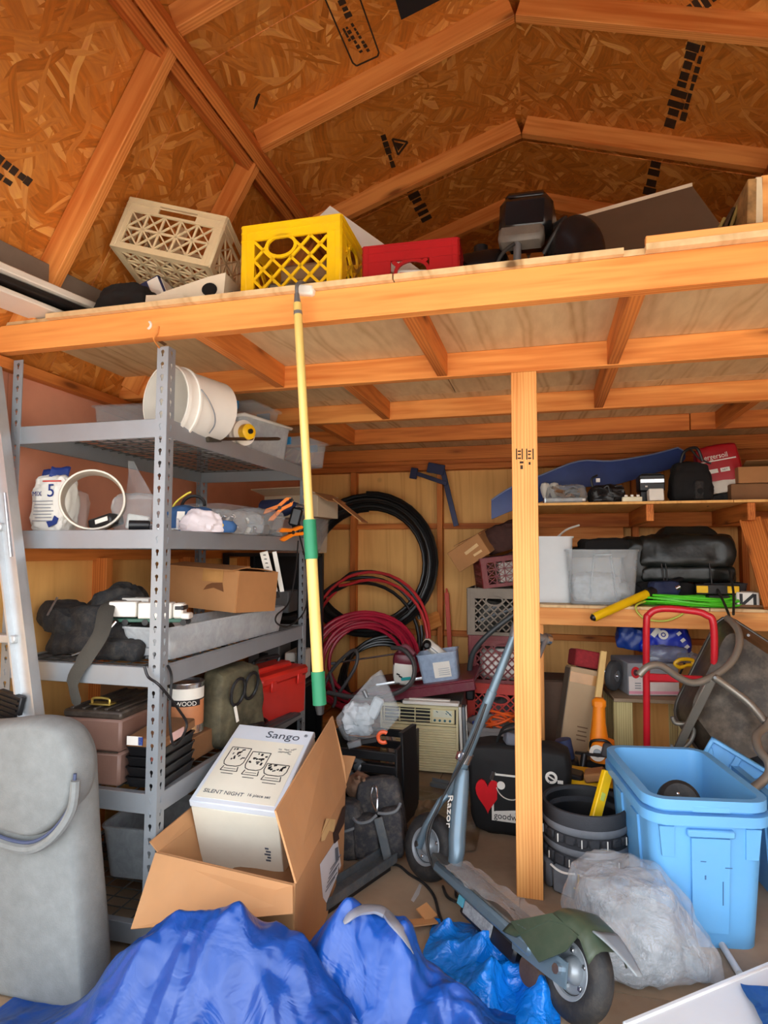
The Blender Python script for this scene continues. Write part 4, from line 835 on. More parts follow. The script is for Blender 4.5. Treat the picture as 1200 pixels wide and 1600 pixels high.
t, pts = coil2('hose_coil', 'thick crimson hose coil lying before the black ones', (-1.13, 3.82, .475), .315, 10, .0125, hose, 22, 4, spread=.022, zst=.011, seed=4, ecc=.88, band=.075)
coil2('hose_coil', 'low flat black hose coil showing inside the crimson coil', (-1.03, 3.93, .36), .27, 5, .0115, pipe, 36, 8, spread=.02, zst=.012, seed=14)
t = thing('slatted_crate', 'plain wooden crate base under the hose coils', 'crate', (-1.15, 3.90, 0), 3)
for k in range(4): mb().box((-.33+.22*k, 0, .155), (.2, .62, .018), None, .002).build('slat', fir_dark, t)
for y in (-.25, .25): mb().box((0, y, .073), (.86, .038, .14), None, .002).build('bearer', fir_dark, t)
# tools and bits on the back wall
t = thing('wall_bracket', 'dark blue steel bracket with long arm hanging on a back wall stud', 'bracket', (0, 0, 0)); bst = M('blue_steel', (34, 38, 72), .45, .3, var=.15)
a, b = P(690, 728, Y=4.18), P(713, 822, Y=4.18); mb().bar(a, b, .036, .012, (0, -1, 0), .002).build('long_arm', bst, t); c = P(646, 738, Y=4.16); mb().bar(P(698, 756, Y=4.16), c, .028, .012, (0, -1, 0), .002).build('cross_arm', bst, t)
mb().bar(c+Vector((.01, 0, .03)), c+Vector((-.004, 0, -.045)), .05, .02, (0, -1, 0), .003).build('head', bst, t); mb().bar(P(668, 730, Y=4.165), P(694, 735, Y=4.165), .07, .01, (0, -1, 0), .002).build('web', bst, t)
t = thing('metal_stake', 'slim red metal stake leaning on back wall beside the stud', 'stake', (0, 0, 0)); a, b = P(698, 926, Y=4.24), P(703, 1012, Y=4.20); b2 = b+(b-a)*((b.z-.02)/(a.z-b.z)); mb().bar(a, b2, .03, .012, (0, -1, 0), .002).build('stake_shaft', M('red_orange_paint', (210, 62, 30), .5), t); mb().bar(a+(a-b)*.08, a, .012, .012, (0, -1, 0), .002).build('tip', M('red_orange_paint', (210, 62, 30), .5), t)
t = thing('wood_offcut', 'short sawn wood block held between hoses and the wall stud', 'wood block', P(672, 972, Y=4.12), R=R3(20, -20, 30)); mb().box((0, 0, 0), (.14, .038, .10), None, .002).build('block_body', fir, t, smooth=0); mb().box((-.075, 0, 0), (.012, .036, .095)).build('end_grain', fir_pale, t, smooth=0)
# ------------------------------------------------------------------ window air conditioner
t = thing('air_conditioner', 'beige window air conditioner standing on the floor', 'air conditioner', (-.668, 3.285, 0), 1.5)
bei = M('beige_plastic', (224, 212, 168), .5, var=.05, dirt=.06); galv = M('galvanised', (120, 124, 122), .45, .5, var=.1, dirt=.15)
mb().box((0, .25, .185), (.43, .42, .34), None, .006).build('metal_case', galv, t)
mb().box((0, .035, .35), (.425, .03, .02), None, .004).box((0, .035, .02), (.425, .03, .016), None, .004).box((-.2065, .035, .185), (.012, .03, .33), None, .003).box((.2065, .035, .185), (.012, .03, .33), None, .003).build('bezel', bei, t)
mb().box((0, .042, .185), (.40, .01, .31)).build('dark_backing', black, t)
q = mb().box((.13, .028, .303), (.125, .022, .075), None, .004); q.build('control_panel', bei, t)
for k in range(17): mb().box((0, .026, .034+.0128*k), (.40, .022, .0098), R3(28, 0, 0), .0015).build('grille_slat', bei, t, smooth=0)
mb().box((0, .030, .258), (.40, .024, .010), None, .002).build('divider', bei, t)
for k in range(4): mb().box((-.064, .024, .276+.0185*k), (.262, .008, .004)).build('vent_louvre', bei, t, smooth=0)
for k in range(4): mb().box((-.19+.085*k, .026, .303), (.005, .016, .072)).build('vent_bar', bei, t, smooth=0)
mb().box((.13, .0165, .318), (.10, .001, .036)).build('pale_display', M('pale_label', (220, 220, 196), .5), t)
tq = M('teal_print', (40, 96, 110), .5)
for k in range(4): MB().lathe([(0, 0), (.0065, 0), (.0065, .004), (0, .004)], 12).build('button', tq, t, (.088+.027*k, .017, .283), R=R3(90, 0, 0))
for (x, z, w) in ((.155, .330, .016), (.165, .322, .02), (.172, .314, .014), (.15, .320, .010), (.10, .328, .012)): mb().box((x, .0157, z), (w, .001, .004), R3(0, 30, 0)).build('printed_mark', tq, t)
t = thing('white_strip', 'white panel strip lying on the air conditioner top', 'strip', (-.60, 3.30, .367), 2); mb().box((0, .0, .009), (.30, .06, .018), None, .003).build('strip_body', white, t); mb().box((-.01, .015, .022), (.22, .03, .006)).build('strip_ridge', white, t)
t = thing('window_frame_part', 'white and grey window side panel leaning beside the air conditioner', 'panel', (-.425, 3.34, 0), 4)
for x, w, mm in ((-.018, .014, white), (.0, .016, greym), (.014, .006, white)): mb().box((x, 0, .18), (w, .06, .36), R3(0, -2, 0), .002).build('rail', mm, t)
t = thing('blue_board', 'thin bright blue board standing on edge by the air conditioner', 'board', (-.385, 3.42, 0), 8); mb().box((0, 0, .13), (.014, .22, .26), R3(0, 3, 0), .002).build('board_body', M('strong_blue', (24, 70, 170), .45), t); mb().box((.0, 0, .262), (.018, .22, .01), R3(0, 3, 0), .002).build('edge_trim', M('strong_blue', (24, 70, 170), .45), t)
t = thing('metal_strip', 'short grey metal channel lying on the floor before air conditioner', 'channel', (-.475, 3.12, .012), -14); mb().box((0, 0, 0), (.20, .035, .02), None, .002).box((0, .016, .014), (.20, .004, .02)).build('channel_body', greym, t)
t = thing('white_rag', 'limp white rag hanging against the left of the air conditioner', 'rag', (-.745, 3.17, 0), 10)
q = MB(); q.grid(lambda u, v: Vector(((-.045+.09*u)*(1-.55*v)-.05*v, .02*math.sin(u*9+v*5)+.03*v, .002+.23*v)), 12, 14); o = q.build('rag_cloth', M('white_rag_cloth', (214, 210, 206), .9), t); o.modifiers.new('s', 'SOLIDIFY').thickness = .003
t = thing('rag_tag', 'small pale pink plastic tube behind the white rag', 'tube', (-.815, 3.20, 0), 0); MB().tube([(0, 0, 0), (.01, 0, .2)], .012, 10).build('tube_body', M('pale_pink_plastic', (214, 176, 160), .5), t); MB().tube([(.01, 0, .2), (.011, 0, .215)], [.008, .004], 10).build('nozzle', M('pale_pink_plastic', (214, 176, 160), .5), t)
# ------------------------------------------------------------------ burgundy table top over the air conditioner
t = thing('folding_table', 'burgundy folded table top resting across the air conditioner', 'table', (-.72, 3.60, .432), R=R3(0, -10.5, 1)); burg = M('burgundy_laminate', (104, 22, 44), .4, var=.08, dirt=.15)
mb().box((0, 0, .0), (.70, .56, .026), None, .004).build('table_top', burg, t); mb().box((0, -.27, -.022), (.70, .03, .05), None, .004).build('front_apron', burg, t); mb().box((.0, .27, -.022), (.70, .02, .03), None, .003).build('rear_apron', burg, t)
for x in (-.05,): mb().box((x, -.275, -.055), (.03, .02, .03), None, .002).build('folding_foot', black, t)
t = thing('metal_strip', 'bright metal strip lying along the burgundy table top edge', 'strip', (-.80, 3.39, .452), R=R3(0, -10.5, 6)); mb().box((0, 0, 0), (.34, .035, .008), None, .002).build('strip_body', chrome, t); mb().box((.02, .012, .006), (.30, .006, .006)).build('strip_lip', chrome, t)
def onslope(x, y=0): return .4465+math.tan(math.radians(10.5))*(x+.72)
t = thing('storage_bin', 'pale blue-grey clear bin with white label on burgundy table', 'bin', (-.567, 3.46, onslope(-.567)-.004), R=R3(0, -9, 3.9)); pbl = CLEAR('pale_blue_plastic', (176, 196, 222), haze=.75, rough=.25)
tray(.22, .18, .155, .004, .10, .006, r=.02).build('bin_body', pbl, t); mb().box((.02, -.0885, .065), (.092, .002, .085), R3(6, 0, 0)).build('label', paper, t); mb().box((-.0, -.0905, .085), (.026, .002, .02), R3(6, 0, 0)).build('label_print', M('label_grey', (70, 76, 84), .6), t)
q = MB()
for k in range(4): q.box((.03, -.0885+.001*k*.8-.0012, .07-.011*k), (.06, .0015, .003), R3(6, 0, 0))
q.build('label_lines', M('label_line', (150, 156, 164), .6), t)
t = thing('spray_pump', 'white plastic pump head lying in the pale blue-grey bin', 'pump', (-.62, 3.46, onslope(-.6)+.135), R=R3(0, 38, 8)); mb().box((0, 0, .03), (.17, .075, .055), None, .018).build('pump_body', white, t); MB().lathe([(0, 0), (.024, 0), (.024, .03), (.012, .045), (0, .045)], 18).build('black_knob', black, t, (-.06, -.035, .03), R=R3(90, 0, 0)); q = mb().box((.0, -.039, .03), (.10, .002, .006)); q.build('grey_slot', greym, t)
t = thing('handheld_tool', 'burgundy and white tool with teal stripe leaning beside the pale bin', 'power tool', (-.775, 3.42, onslope(-.775)+.002), R=R3(8, 4, 6))
bag((.135, .10, .165), 91, 14, .85, .0, 4).build('white_shell', white, t); bag((.14, .105, .10), 92, 14, .85, .0, 4).build('burgundy_cap', burg, t, (0, .006, .085))
MB().tube(smooth_path([(-.03, 0, .17), (-.03, 0, .20), (.0, 0, .215), (.05, -.02, .18)], 5), .016, 10).build('handle', M('mauve_plastic', (120, 62, 74), .45), t)
mb().box((.015, -.052, .05), (.055, .004, .018), R3(0, -12, 0), .002).build('teal_stripe', M('teal_plastic', (40, 160, 160), .4), t)
for k in range(3): mb().box((-.03+.014*k, -.052, .07-.012*k), (.02, .003, .008), R3(0, 20, 0)).build('black_slot', inkb, t)
t = thing('rubber_hose', 'grey rubber hose looping over burgundy table around the white tool', 'hose', (0, 0, 0)); rub = M('grey_rubber', (70, 68, 68), .55, var=.15)
pts = [P(612, 1012, Y=3.36), P(630, 1015, Y=3.33), P(646, 1035, Y=3.30), P(645, 1062, Y=3.27), P(625, 1080, Y=3.25), P(590, 1090, Y=3.24), P(545, 1088, Y=3.24), P(512, 1082, Y=3.26)]
MB().tube(smooth_path(pts, 6), .0125, 9).build('hose_length', rub, t)
t = thing('cable_loop', 'loose grey cable loops in front of the crimson hose', 'cable', (0, 0, 0)); pts = [P(505, 1075, Y=3.5), P(520, 1045, Y=3.5), P(548, 1018, Y=3.5), P(558, 1020, Y=3.48), P(556, 1040, Y=3.46), P(540, 1068, Y=3.45), P(530, 1085, Y=3.45), P(545, 1092, Y=3.45)]
MB().tube(smooth_path(pts, 6), .0105, 8).build('cable_length', rub, t); MB().tube(smooth_path([P(515, 1050, Y=3.49), P(524, 1090, Y=3.47), P(520, 1105, Y=3.46)], 6), .009, 8).build('cable_branch', rub, t)
t = thing('metal_rod', 'thin white metal rod lying across the hoses toward the white tool', 'rod', (0, 0, 0)); MB().tube([P(522, 1036, Y=3.52), P(622, 1021, Y=3.52)], .0055, 8).build('rod_body', chrome, t); MB().tube([P(518, 1037, Y=3.52), P(524, 1036, Y=3.52)], .009, 8).build('rod_end', greym, t)
# ------------------------------------------------------------------ stack of milk crates by the post
mar = M('maroon_plastic', (120, 34, 38), .5, var=.08, dirt=.15); gry = M('grey_brown_plastic', (124, 110, 94), .5, var=.08, dirt=.2); rdc = M('coral_red_plastic', (204, 62, 50), .45, var=.06, dirt=.1)
t = thing('timber_block', 'timber block raising the stack of milk crates off the floor', 'wood block', (-.29, 3.90, 0), 0)
for x in (-.12, .12): mb().box((x, 0, .0535), (.089, .33, .107), None, .002).build('bearer', fir_dark, t, smooth=0)
mb().box((0, 0, .115), (.34, .33, .016), None, .002).build('top_board', fir_dark, t, smooth=0)
CH = .278; bd_ = (.045, .02, .06)
def stackcrate(z, m, label, rz, hole, style='diamond'): return crate('milk_crate', label, (-.288, 3.905, z), R3(0, 0, rz), .33, .33, CH, m, style, .047, .008, hole=hole, bd=bd_)
stackcrate(.124, rdc, 'coral red milk crate at the bottom of the stack by the post', -2, (.19, .185, .05, .026)); stackcrate(.124+CH+.002, mar, 'maroon milk crate holding a white bag in the middle of the stack', 1.5, (.20, .205, .05, .026))
stackcrate(.124+2*CH+.004, gry, 'grey-brown milk crate third from the bottom of the stack', -1, (.16, .205, .05, .028))
t = thing('milk_crate', 'unused', 'crate'); bpy.data.objects.remove(t)
crate('milk_crate', 'tilted maroon wire crate on top of the stack under cardboard box', (-.235, 3.92, .124+3*CH+.022), R3(0, -7, 14), .33, .31, .18, mar, 'cross', .05, .006, bd=(.03, .02, .03))
t = thing('rag_bundle', 'dark grey bundled rags and tools in the bottom coral crate', 'rags', (-.285, 3.90, .140)); bag((.27, .26, .17), 95, 18, .7, .03, 12).build('rag_heap', M('dark_rags', (76, 66, 64), .85, var=.35, vs=30), t); mb().box((.02, -.13, .025), (.25, .02, .04), None, .004).build('white_strip', paper, t)
t = thing('paper_bag', 'white packed bag filling the middle maroon crate', 'bag', (-.285, 3.90, .420)); mb().box((.02, -.03, .09), (.25, .22, .18), None, .03).build('bag_body', M('white_bag_film', (226, 214, 206), .5), t); bag((.14, .1, .07), 96, 10, .8, .01, 12).build('dark_top', blackf, t, (.05, -.04, .175))
t = thing('pipe_bundle', 'dark fittings heaped in the grey-brown crate', 'fittings', (-.285, 3.90, .702)); bag((.27, .26, .18), 97, 16, .7, .03, 10).build('heap', M('dark_fittings', (54, 50, 44), .6, var=.4, vs=30), t)
for k, (x, z) in enumerate(((-.02, .12), (.05, .10), (-.06, .06))): MB().tube([(x-.05, -.142, z), (x+.06, -.138, z+.05)], .010, 8).build('pipe_piece', greym, t)
t = thing('detergent_box', 'white and purple carton inside the tilted top crate', 'carton', (-.20, 3.90, 1.004), R=R3(0, -7, 14)); mb().box((0, 0, .06), (.17, .18, .12), None, .004).build('carton_body', paper, t); mb().box((.06, -.091, .07), (.07, .002, .08)).build('purple_print', M('purple_print', (64, 40, 120), .6), t)
t = thing('cardboard_box', 'small taped cardboard box perched tilted atop the crate stack', 'box', (-.385, 3.86, 1.115), R=R3(12, -31, -16)); mb().box((0, 0, .09), (.235, .2, .14), None, .003).build('box_body', card, t)
mb().box((.03, -.101, .10), (.10, .002, .02), R3(0, -4, 0)).build('tape_glint', M('painted_glint', (226, 190, 140), .15), t); mb().box((.05, -.101, .06), (.06, .002, .014)).build('tape_glint', MATS['painted_glint'], t); mb().box((.03, .02, .162), (.2, .17, .004), R3(0, 7, 0)).build('flap', card, t)  # glints on the tape painted as paler strips
t = thing('burlap_roll', 'dark brown wrapped bundle behind the tilted cardboard box', 'bundle', (-.20, 3.95, 1.20), R=R3(0, -18, 8)); bag((.30, .2, .16), 99, 16, .7, .02, 10).build('bundle_body', M('dark_brown_cloth', (70, 40, 34), .85, var=.3), t); mb().box((0, -.06, -.03), (.26, .14, .03), R3(0, -6, 0), .006).build('underlay', M('dark_brown_cloth', (70, 40, 34), .85), t)
t = thing('curved_tube', 'dark grey curved tube leaning in front of the crate stack', 'tube', (0, 0, 0)); pts = [P(735, 1085, Y=3.62), P(734, 1045, Y=3.60), P(742, 1015, Y=3.58), P(770, 985, Y=3.58), P(806, 958, Y=3.6)]
MB().tube(smooth_path(pts, 6), .0155, 10).build('tube_length', M('dark_tube', (58, 62, 64), .4), t); mb().box(P(735, 1085, Y=3.62), (.05, .05, .06), None, .01).build('lower_joint', black, t)
t = thing('blue_rod', 'blue metal rod behind the maroon crates', 'rod', (0, 0, 0)); a, b = P(738, 985, Y=4.12), P(737, 1040, Y=4.10); MB().tube([a, b+(b-a)*((b.z-.01)/(a.z-b.z))], .012, 8).build('rod_body', M('strong_blue', (24, 70, 170), .45), t); MB().tube([a, a+Vector((0, 0, .02))], .009, 8).build('rod_tip', M('strong_blue', (24, 70, 170), .45), t)
t = thing('bucket', 'grey plastic bucket with orange cord standing before the crate stack', 'bucket', (-.275, 3.34, 0)); bucket(.105, .135, .29, .004, M('grey_bucket_plastic', (128, 124, 122), .45), 36).build('bucket_shell', M('grey_bucket_plastic', (128, 124, 122), .45), t)
MB().tube(arc((0, 0, .27), .138, 180, 360, 18, (1, 0, 0), (0, -.35, .94)), .003, 6).build('wire_handle', greym, t)
t = thing('orange_cable', 'bright orange cord coil sitting in the grey bucket', 'cord', (-.23, 3.33, .225), 0); pts = [Vector(((.07+.012*math.sin(k*.7))*math.cos(k*.5), (.06+.012*math.cos(k*.9))*math.sin(k*.5), .03+.045*math.sin(k*.31)+.0012*k)) for k in range(60)]; MB().tube(smooth_path(pts, 2), .0065, 6).build('cord_coil', M('orange_cord_sheath', (236, 96, 34), .5), t)
MB().tube(smooth_path([(-.05, 0, .02), (-.02, 0, -.1), (.02, 0, -.15)], 4), .006, 6).build('cord_tail', M('orange_cord_sheath', (236, 96, 34), .5), t)
# ------------------------------------------------------------------ black crate, bag and tools between carton and air conditioner
t = thing('tool_crate', 'black slatted plastic crate of tools behind the open carton', 'crate', (-.79, 2.78, 0), -4)
for y in (-.17, .17): 
    for k in range(6): mb().box((0, y, .03+.055*k), (.36, .012, .036), None, .003).build('slat', black, t)
for x in (-.18, .18): mb().box((x, 0, .17), (.012, .35, .34), None, .003).build('end_panel', black, t)
mb().box((0, 0, .006), (.36, .34, .012)).build('base', black, t)
t = thing('black_board', 'black board standing up at the right end of tool crate', 'board', (-.595, 2.74, 0), -10); mb().box((0, 0, .195), (.012, .16, .39), R3(0, -2, 0), .002).build('panel_face', black, t); mb().box((-.01, 0, .385), (.02, .16, .012)).build('top_lip', black, t)
t = thing('plastic_bag', 'clear pointed plastic bag of white parts on the black crate', 'bag', (-.80, 2.72, .345), R=R3(0, 0, 6))
q = MB(); q.grid(lambda u, v: Vector(((u-.5)*.30*(1-abs(v-.32)*1.25 if v > .32 else .62+v*1.19)+.05*v, .055*math.sin(PI*u)*(-1)*(1-v*.8)-.01*math.sin(u*11+v*9), .0+.28*v+.03*(u-.5))), 18, 18); q.grid(lambda u, v: Vector(((u-.5)*.30*(1-abs(v-.32)*1.25 if v > .32 else .62+v*1.19)+.05*v, .06*math.sin(PI*u)*(1-v*.8)+.03, .0+.28*v+.03*(u-.5))), 18, 18); q.build('bag_film', film, t)
bag((.12, .05, .13), 104, 14, .8, .02, 18).build('white_contents', M('white_parts', (190, 196, 200), .5, var=.1, vs=60), t, (-.03, 0, .01)); mb().box((.05, 0, .13), (.05, .03, .10), R3(0, 25, 0), .008).build('white_piece', MATS['white_parts'], t); MB().cyl((.0, -.02, .21), (.015, -.02, .18), .010, 10).build('grey_cap', greym, t)
t = thing('spanner', 'orange open-ended spanner standing up out of the black crate', 'spanner', P(599, 1152, Y=2.56), R=R3(90, 25, 10)); oc = M('orange_paint', (232, 96, 50), .45)
q = MB(); ring = [(.030*math.cos(math.radians(a)), .030*math.sin(math.radians(a))) for a in range(60, 351, 15)]+[(.015*math.cos(math.radians(a)), .015*math.sin(math.radians(a))) for a in range(350, 59, -15)]; 
vs = []; n_ = 20
q = MB().tube(arc((0, 0, 0), .022, 75, 330, 18, (1, 0, 0), (0, 1, 0)), .0085, 8); q.build('jaw', oc, t); mb().bar((-.02, -.02, 0), (-.075, -.06, 0), .022, .010, (0, 0, 1), .003).build('handle', black, t); mb().bar((-.075, -.06, 0), (-.12, -.10, 0), .028, .016, (0, 0, 1), .004).build('grip', greym, t)
t = thing('tool_pouch', 'dusty black tool pouch with carabiner and rounded grey-edged pockets', 'tool pouch', (-.625, 2.38, 0), R=R3(-6, -5, 8)); pch = M('dusty_black_canvas', (46, 46, 50), .85, var=.35, vs=12, bp=.25, bs=200, dirt=.3); trimm = M('grey_binding', (104, 108, 112), .7, dirt=.2)
bag((.20, .09, .28), 111, 18, .55, .006, 8, taper=.12).build('pouch_back', pch, t, (0, .03, .005))
bag((.098, .075, .155), 112, 14, .6, .005, 9).build('front_pocket', pch, t, (-.047, -.035, .01)); bag((.088, .07, .175), 113, 14, .6, .005, 9).build('front_pocket', pch, t, (.05, -.032, .012))
MB().tube(smooth_path([(-.094, -.06, .16), (-.07, -.077, .148), (-.03, -.078, .152), (.0, -.07, .172)], 5), .006, 7).build('binding', trimm, t); MB().tube(smooth_path([(.005, -.07, .178), (.04, -.074, .176), (.075, -.07, .184), (.092, -.055, .206)], 5), .006, 7).build('binding', trimm, t)
MB().tube(smooth_path([(-.09, -.05, .018), (-.05, -.078, .012), (.0, -.076, .020)], 5), .005, 7).build('binding', trimm, t)
MB().tube(smooth_path([(-.015, -.03, .262), (-.022, -.052, .225), (.0, -.075, .185), (.006, -.07, .22), (.002, -.04, .262)], 5, True), .0038, 6, closed=True).build('carabiner', chrome, t)
mb().bar((.006, -.082, .165), (.038, -.09, -.0), .034, .012, (0, -1, 0), .003).build('hanging_strap', M('grey_webbing', (84, 90, 94), .8, dirt=.3), t)
t = thing('tool_pouch', 'second smaller black pouch tucked between carton and carabiner pouch', 'tool pouch', (-.745, 2.36, 0), R=R3(-4, -8, 4)); bag((.13, .10, .20), 114, 14, .6, .012, 9).build('pouch_body', pch, t); MB().tube(smooth_path([(-.05, -.05, .115), (.0, -.062, .108), (.05, -.05, .118)], 4), .006, 7).build('binding', trimm, t)
t = thing('leather_glove', 'crumpled brown leather work glove beside the open carton', 'glove', (-.755, 2.46, .195), R=R3(20, 30, 10)); bag((.10, .07, .08), 121, 14, .75, .016, 14).build('palm', M('brown_leather', (112, 82, 62), .75, var=.3, vs=24), t)
for k in range(4): MB().tube([(-.03+.022*k, -.01, .06), (-.035+.024*k, -.02, .09+.008*(k % 2)), (-.03+.024*k, -.035, .105)], [.011, .010, .006], 8).build('finger', MATS['brown_leather'], t)
t = thing('grey_flashlight', 'grey cylindrical hand torch lying in the black crate', 'torch', (-.855, 2.66, .265), R=R3(0, 14, -30)); MB().tube([(-.09, 0, 0), (.03, 0, 0), (.045, 0, 0), (.09, 0, 0)], [.019, .019, .027, .028], 16).build('torch_body', M('grey_tool', (76, 84, 88), .45), t); MB().tube([(.09, 0, 0), (.095, 0, 0)], [.024, .018], 16).build('lens_ring', greym, t)
t = thing('grey_flashlight', 'second grey tool barrel lower in the black crate', 'torch', (-.80, 2.60, .19), R=R3(0, 25, -20)); MB().tube([(-.09, 0, 0), (.05, 0, 0), (.07, 0, 0)], [.022, .022, .012], 14).build('torch_body', MATS['grey_tool'], t); MB().tube([(.07, 0, 0), (.13, 0, -.01)], .010, 10).build('spout', black, t)
t = thing('metal_channel', 'dusty grey metal channel lying on floor toward the blue tarp', 'channel', (-.665, 2.11, .028), 68); mb().box((0, 0, 0), (.44, .075, .008), None, .002).box((0, .036, .016), (.44, .006, .03)).box((0, -.036, .016), (.44, .006, .03)).build('channel_body', M('dusty_metal', (96, 104, 110), .45, .5, var=.3, vs=14, dirt=.4), t)
mb().box((0, 0, -.017), (.40, .05, .02), None, .002).build('underside_block', black, t)
# ------------------------------------------------------------------ built-in timber wall shelves at the right
t = thing('timber_shelf', 'lower timber wall shelf with a wide front rail right of the post', 'shelf', (0, 0, 0))
LZ, LY, UZ, UY = .905, 3.36, 1.447, 3.46
board('front_rail', (-.045, LY+.019, LZ-.0605), (XR-.02, LY+.019, LZ-.0605), .038, .089, fir_pale, t); board('back_rail', (-.045, 4.20, LZ-.0605), (XR-.02, 4.20, LZ-.0605), .038, .089, fir_dark, t)
for x0, x1 in ((-.045, .78), (.784, XR-.02)): mb().box((0, 0, 0), (x1-x0, .86, .014)).build('shelf_panel', ply_deck, t, ((x0+x1)/2, 3.79, LZ-.008), smooth=0)
board('shelf_leg', (-.032, LY+.06, 0), (-.032, LY+.06, LZ-.016), .038, .06, fir_pale, t, (0, -1, 0)); board('shelf_leg', (1.40, LY+.06, 0), (1.40, LY+.06, LZ-.016), .038, .06, fir_pale, t, (0, -1, 0))
t = thing('timber_shelf', 'upper thin plywood wall shelf above the clear bin', 'shelf', (0, 0, 0))
for x0, x1 in ((-.045, .93), (.933, XR-.02)): mb().box((0, 0, 0), (x1-x0, .76, .013)).build('shelf_panel', ply_wall, t, ((x0+x1)/2, UY+.38, UZ-.0066), smooth=0)
for x in (.54, 1.02): board('bracket', (x, UY+.03, UZ-.058), (x, 4.2, UZ-.058), .038, .089, fir_dark, t)
board('back_rail', (-.045, 4.20, UZ-.06), (XR-.02, 4.20, UZ-.06), .038, .089, fir_dark, t)
board('ledger', (-.045, 4.225, UZ-.16), (.49, 4.225, UZ-.16), .038, .14, fir, t)
LZ += .0005; UZ += .0005
# lower shelf contents
t = thing('storage_bin', 'tall pale grey lidless bin beside the post on lower wall shelf', 'bin', (-.055+.075, 3.62, LZ), 3); tray(.24, .30, .36, .004, .10, .010, r=.025).build('bin_body', M('pale_grey_plastic', (206, 210, 212), .45, var=.03), t)
mb().box((.0, .02, .30), (.16, .2, .05), R3(6, 5, 20), .008).build('contents', blackf, t); MB().tube(smooth_path([(.02, -.02, .33), (.10, .05, .40), (.18, .1, .43)], 5), .006, 7).build('white_tube', white, t)
t = thing('storage_bin', 'large clear ribbed plastic bin on the lower wall shelf', 'bin', (.285, 3.56, LZ), 2); tray(.36, .32, .288, .004, .12, .010, r=.03).build('bin_body', CLEAR('cloudy_plastic', (216, 222, 226), haze=.30, rough=.2), t)
for x in (-.055, .055): mb().bar((x*1.2, -.147, .03), (x*.75, -.1635, .255), .008, .008, (0, -1, 0), .002).build('rib', milky, t)
mb().bar((-.045, -.163, .262), (.045, -.163, .262), .008, .008, (0, -1, 0), .002).build('rib', milky, t)
bag((.24, .2, .14), 131, 14, .6, .02, 14).build('white_contents', M('film_contents', (196, 200, 204), .6, var=.15, vs=30), t, (-.02, 0, .01)); bag((.16, .14, .08), 132, 12, .7, .02, 14).build('grey_contents', greym, t, (.06, -.02, .03))
t = thing('cloth_bundle', 'black folded cloth lying on top of the clear bin', 'cloth', (.32, 3.66, LZ+.245), 8); bag((.26, .2, .10), 133, 14, .6, .014, 9).build('cloth_body', M('black_cloth', (18, 17, 18), .9), t); bag((.18, .14, .05), 134, 12, .6, .012, 9).build('cloth_fold', M('black_cloth', (18, 17, 18), .9), t, (-.12, -.02, .0))
t = thing('tarp_bundle', 'black folded vinyl tarp bundle on the lower wall shelf', 'tarp', (.735, 3.72, LZ+.115), -2); vinyl = M('black_vinyl', (17, 21, 19), .42, var=.2, bp=.2, bs=14, bd=.02)
bag((.50, .34, .16), 135, 26, .42, .010, 6, taper=.12, folds=.8, cr=60, ca=.35).build('folded_body', vinyl, t, (0, 0, .085)); bag((.47, .33, .09), 136, 22, .4, .010, 7, cr=40, ca=.3).build('lower_fold', vinyl, t); bag((.12, .30, .28), 137, 16, .5, .016, 8).build('side_fold', vinyl, t, (-.25, .0, -.04)); bag((.36, .26, .07), 138, 14, .5, .012, 8, taper=.4).build('top_fold', vinyl, t, (.02, .02, .228))
for k, (x, z) in enumerate(((-.13, .0), (-.11, -.06), (.1, -.05))): MB().tube(smooth_path([(x, -.18, .10), (x+.01, -.19, z), (x+.015, -.175, z-.05)], 4), .004, 6).build('drawstring', rubber, t)
t = thing('black_duffel', 'low black cloth bag in shadow under the vinyl tarp', 'bag', (.60, 3.70, LZ), 4); bag((.34, .30, .115), 139, 16, .6, .015, 9).build('bag_body', M('black_cloth', (18, 17, 18), .9), t); bag((.12, .16, .10), 140, 12, .7, .012, 9).build('bag_end', M('black_cloth', (18, 17, 18), .9), t, (-.17, -.10, 0))
t = thing('storage_tub', 'dark grey plastic tub under the vinyl tarp at right', 'tub', (.93, 3.78, LZ), 0); tray(.22, .24, .11, .004, .08, .006, r=.02).build('tub_body', M('dark_grey_plastic', (70, 72, 76), .5), t); bag((.18, .18, .09), 141, 12, .7, .012, 9).build('tub_contents', greym, t, (0, 0, .012))
# yellow telescopic tool with black collar
t = thing('yellow_pole', 'yellow tube tool with black collar sticking out over lower shelf rail', 'pole', (0, 0, 0)); a, b = P(927, 965, Y=3.25), P(1010, 928, Y=3.44); d = (b-a).normalized(); yp = M('yellow_tube_paint', (238, 190, 12), .35, var=.06)
MB().tube([a, a+d*.005, b], [.020, .022, .0225], 16).build('front_tube', yp, t); MB().tube([b, b+d*.05], .026, 16).build('black_collar', black, t); MB().tube([b+d*.05, b+d*.15], .020, 16).build('rear_tube', yp, t); MB().tube([a-d*.012, a], [.010, .0185], 14).build('end_plug', black, t); MB().tube([b+d*.15, b+d*.26], .016, 12).build('black_shaft', black, t)
t = thing('spirit_level', 'short yellow and black level lying under the vinyl tarp', 'level', (.845, 3.47, LZ+.075), 4); mb().box((0, 0, .012), (.21, .03, .05), None, .004).build('level_body', black, t)
for x in (-.075, .07): mb().box((x, -.016, .012), (.055, .004, .036), R3(0, 0, 0), .002).build('yellow_panel', yp, t)
mb().box((0, .0, -.045), (.10, .05, .058), None, .004).build('support_block', black, t)
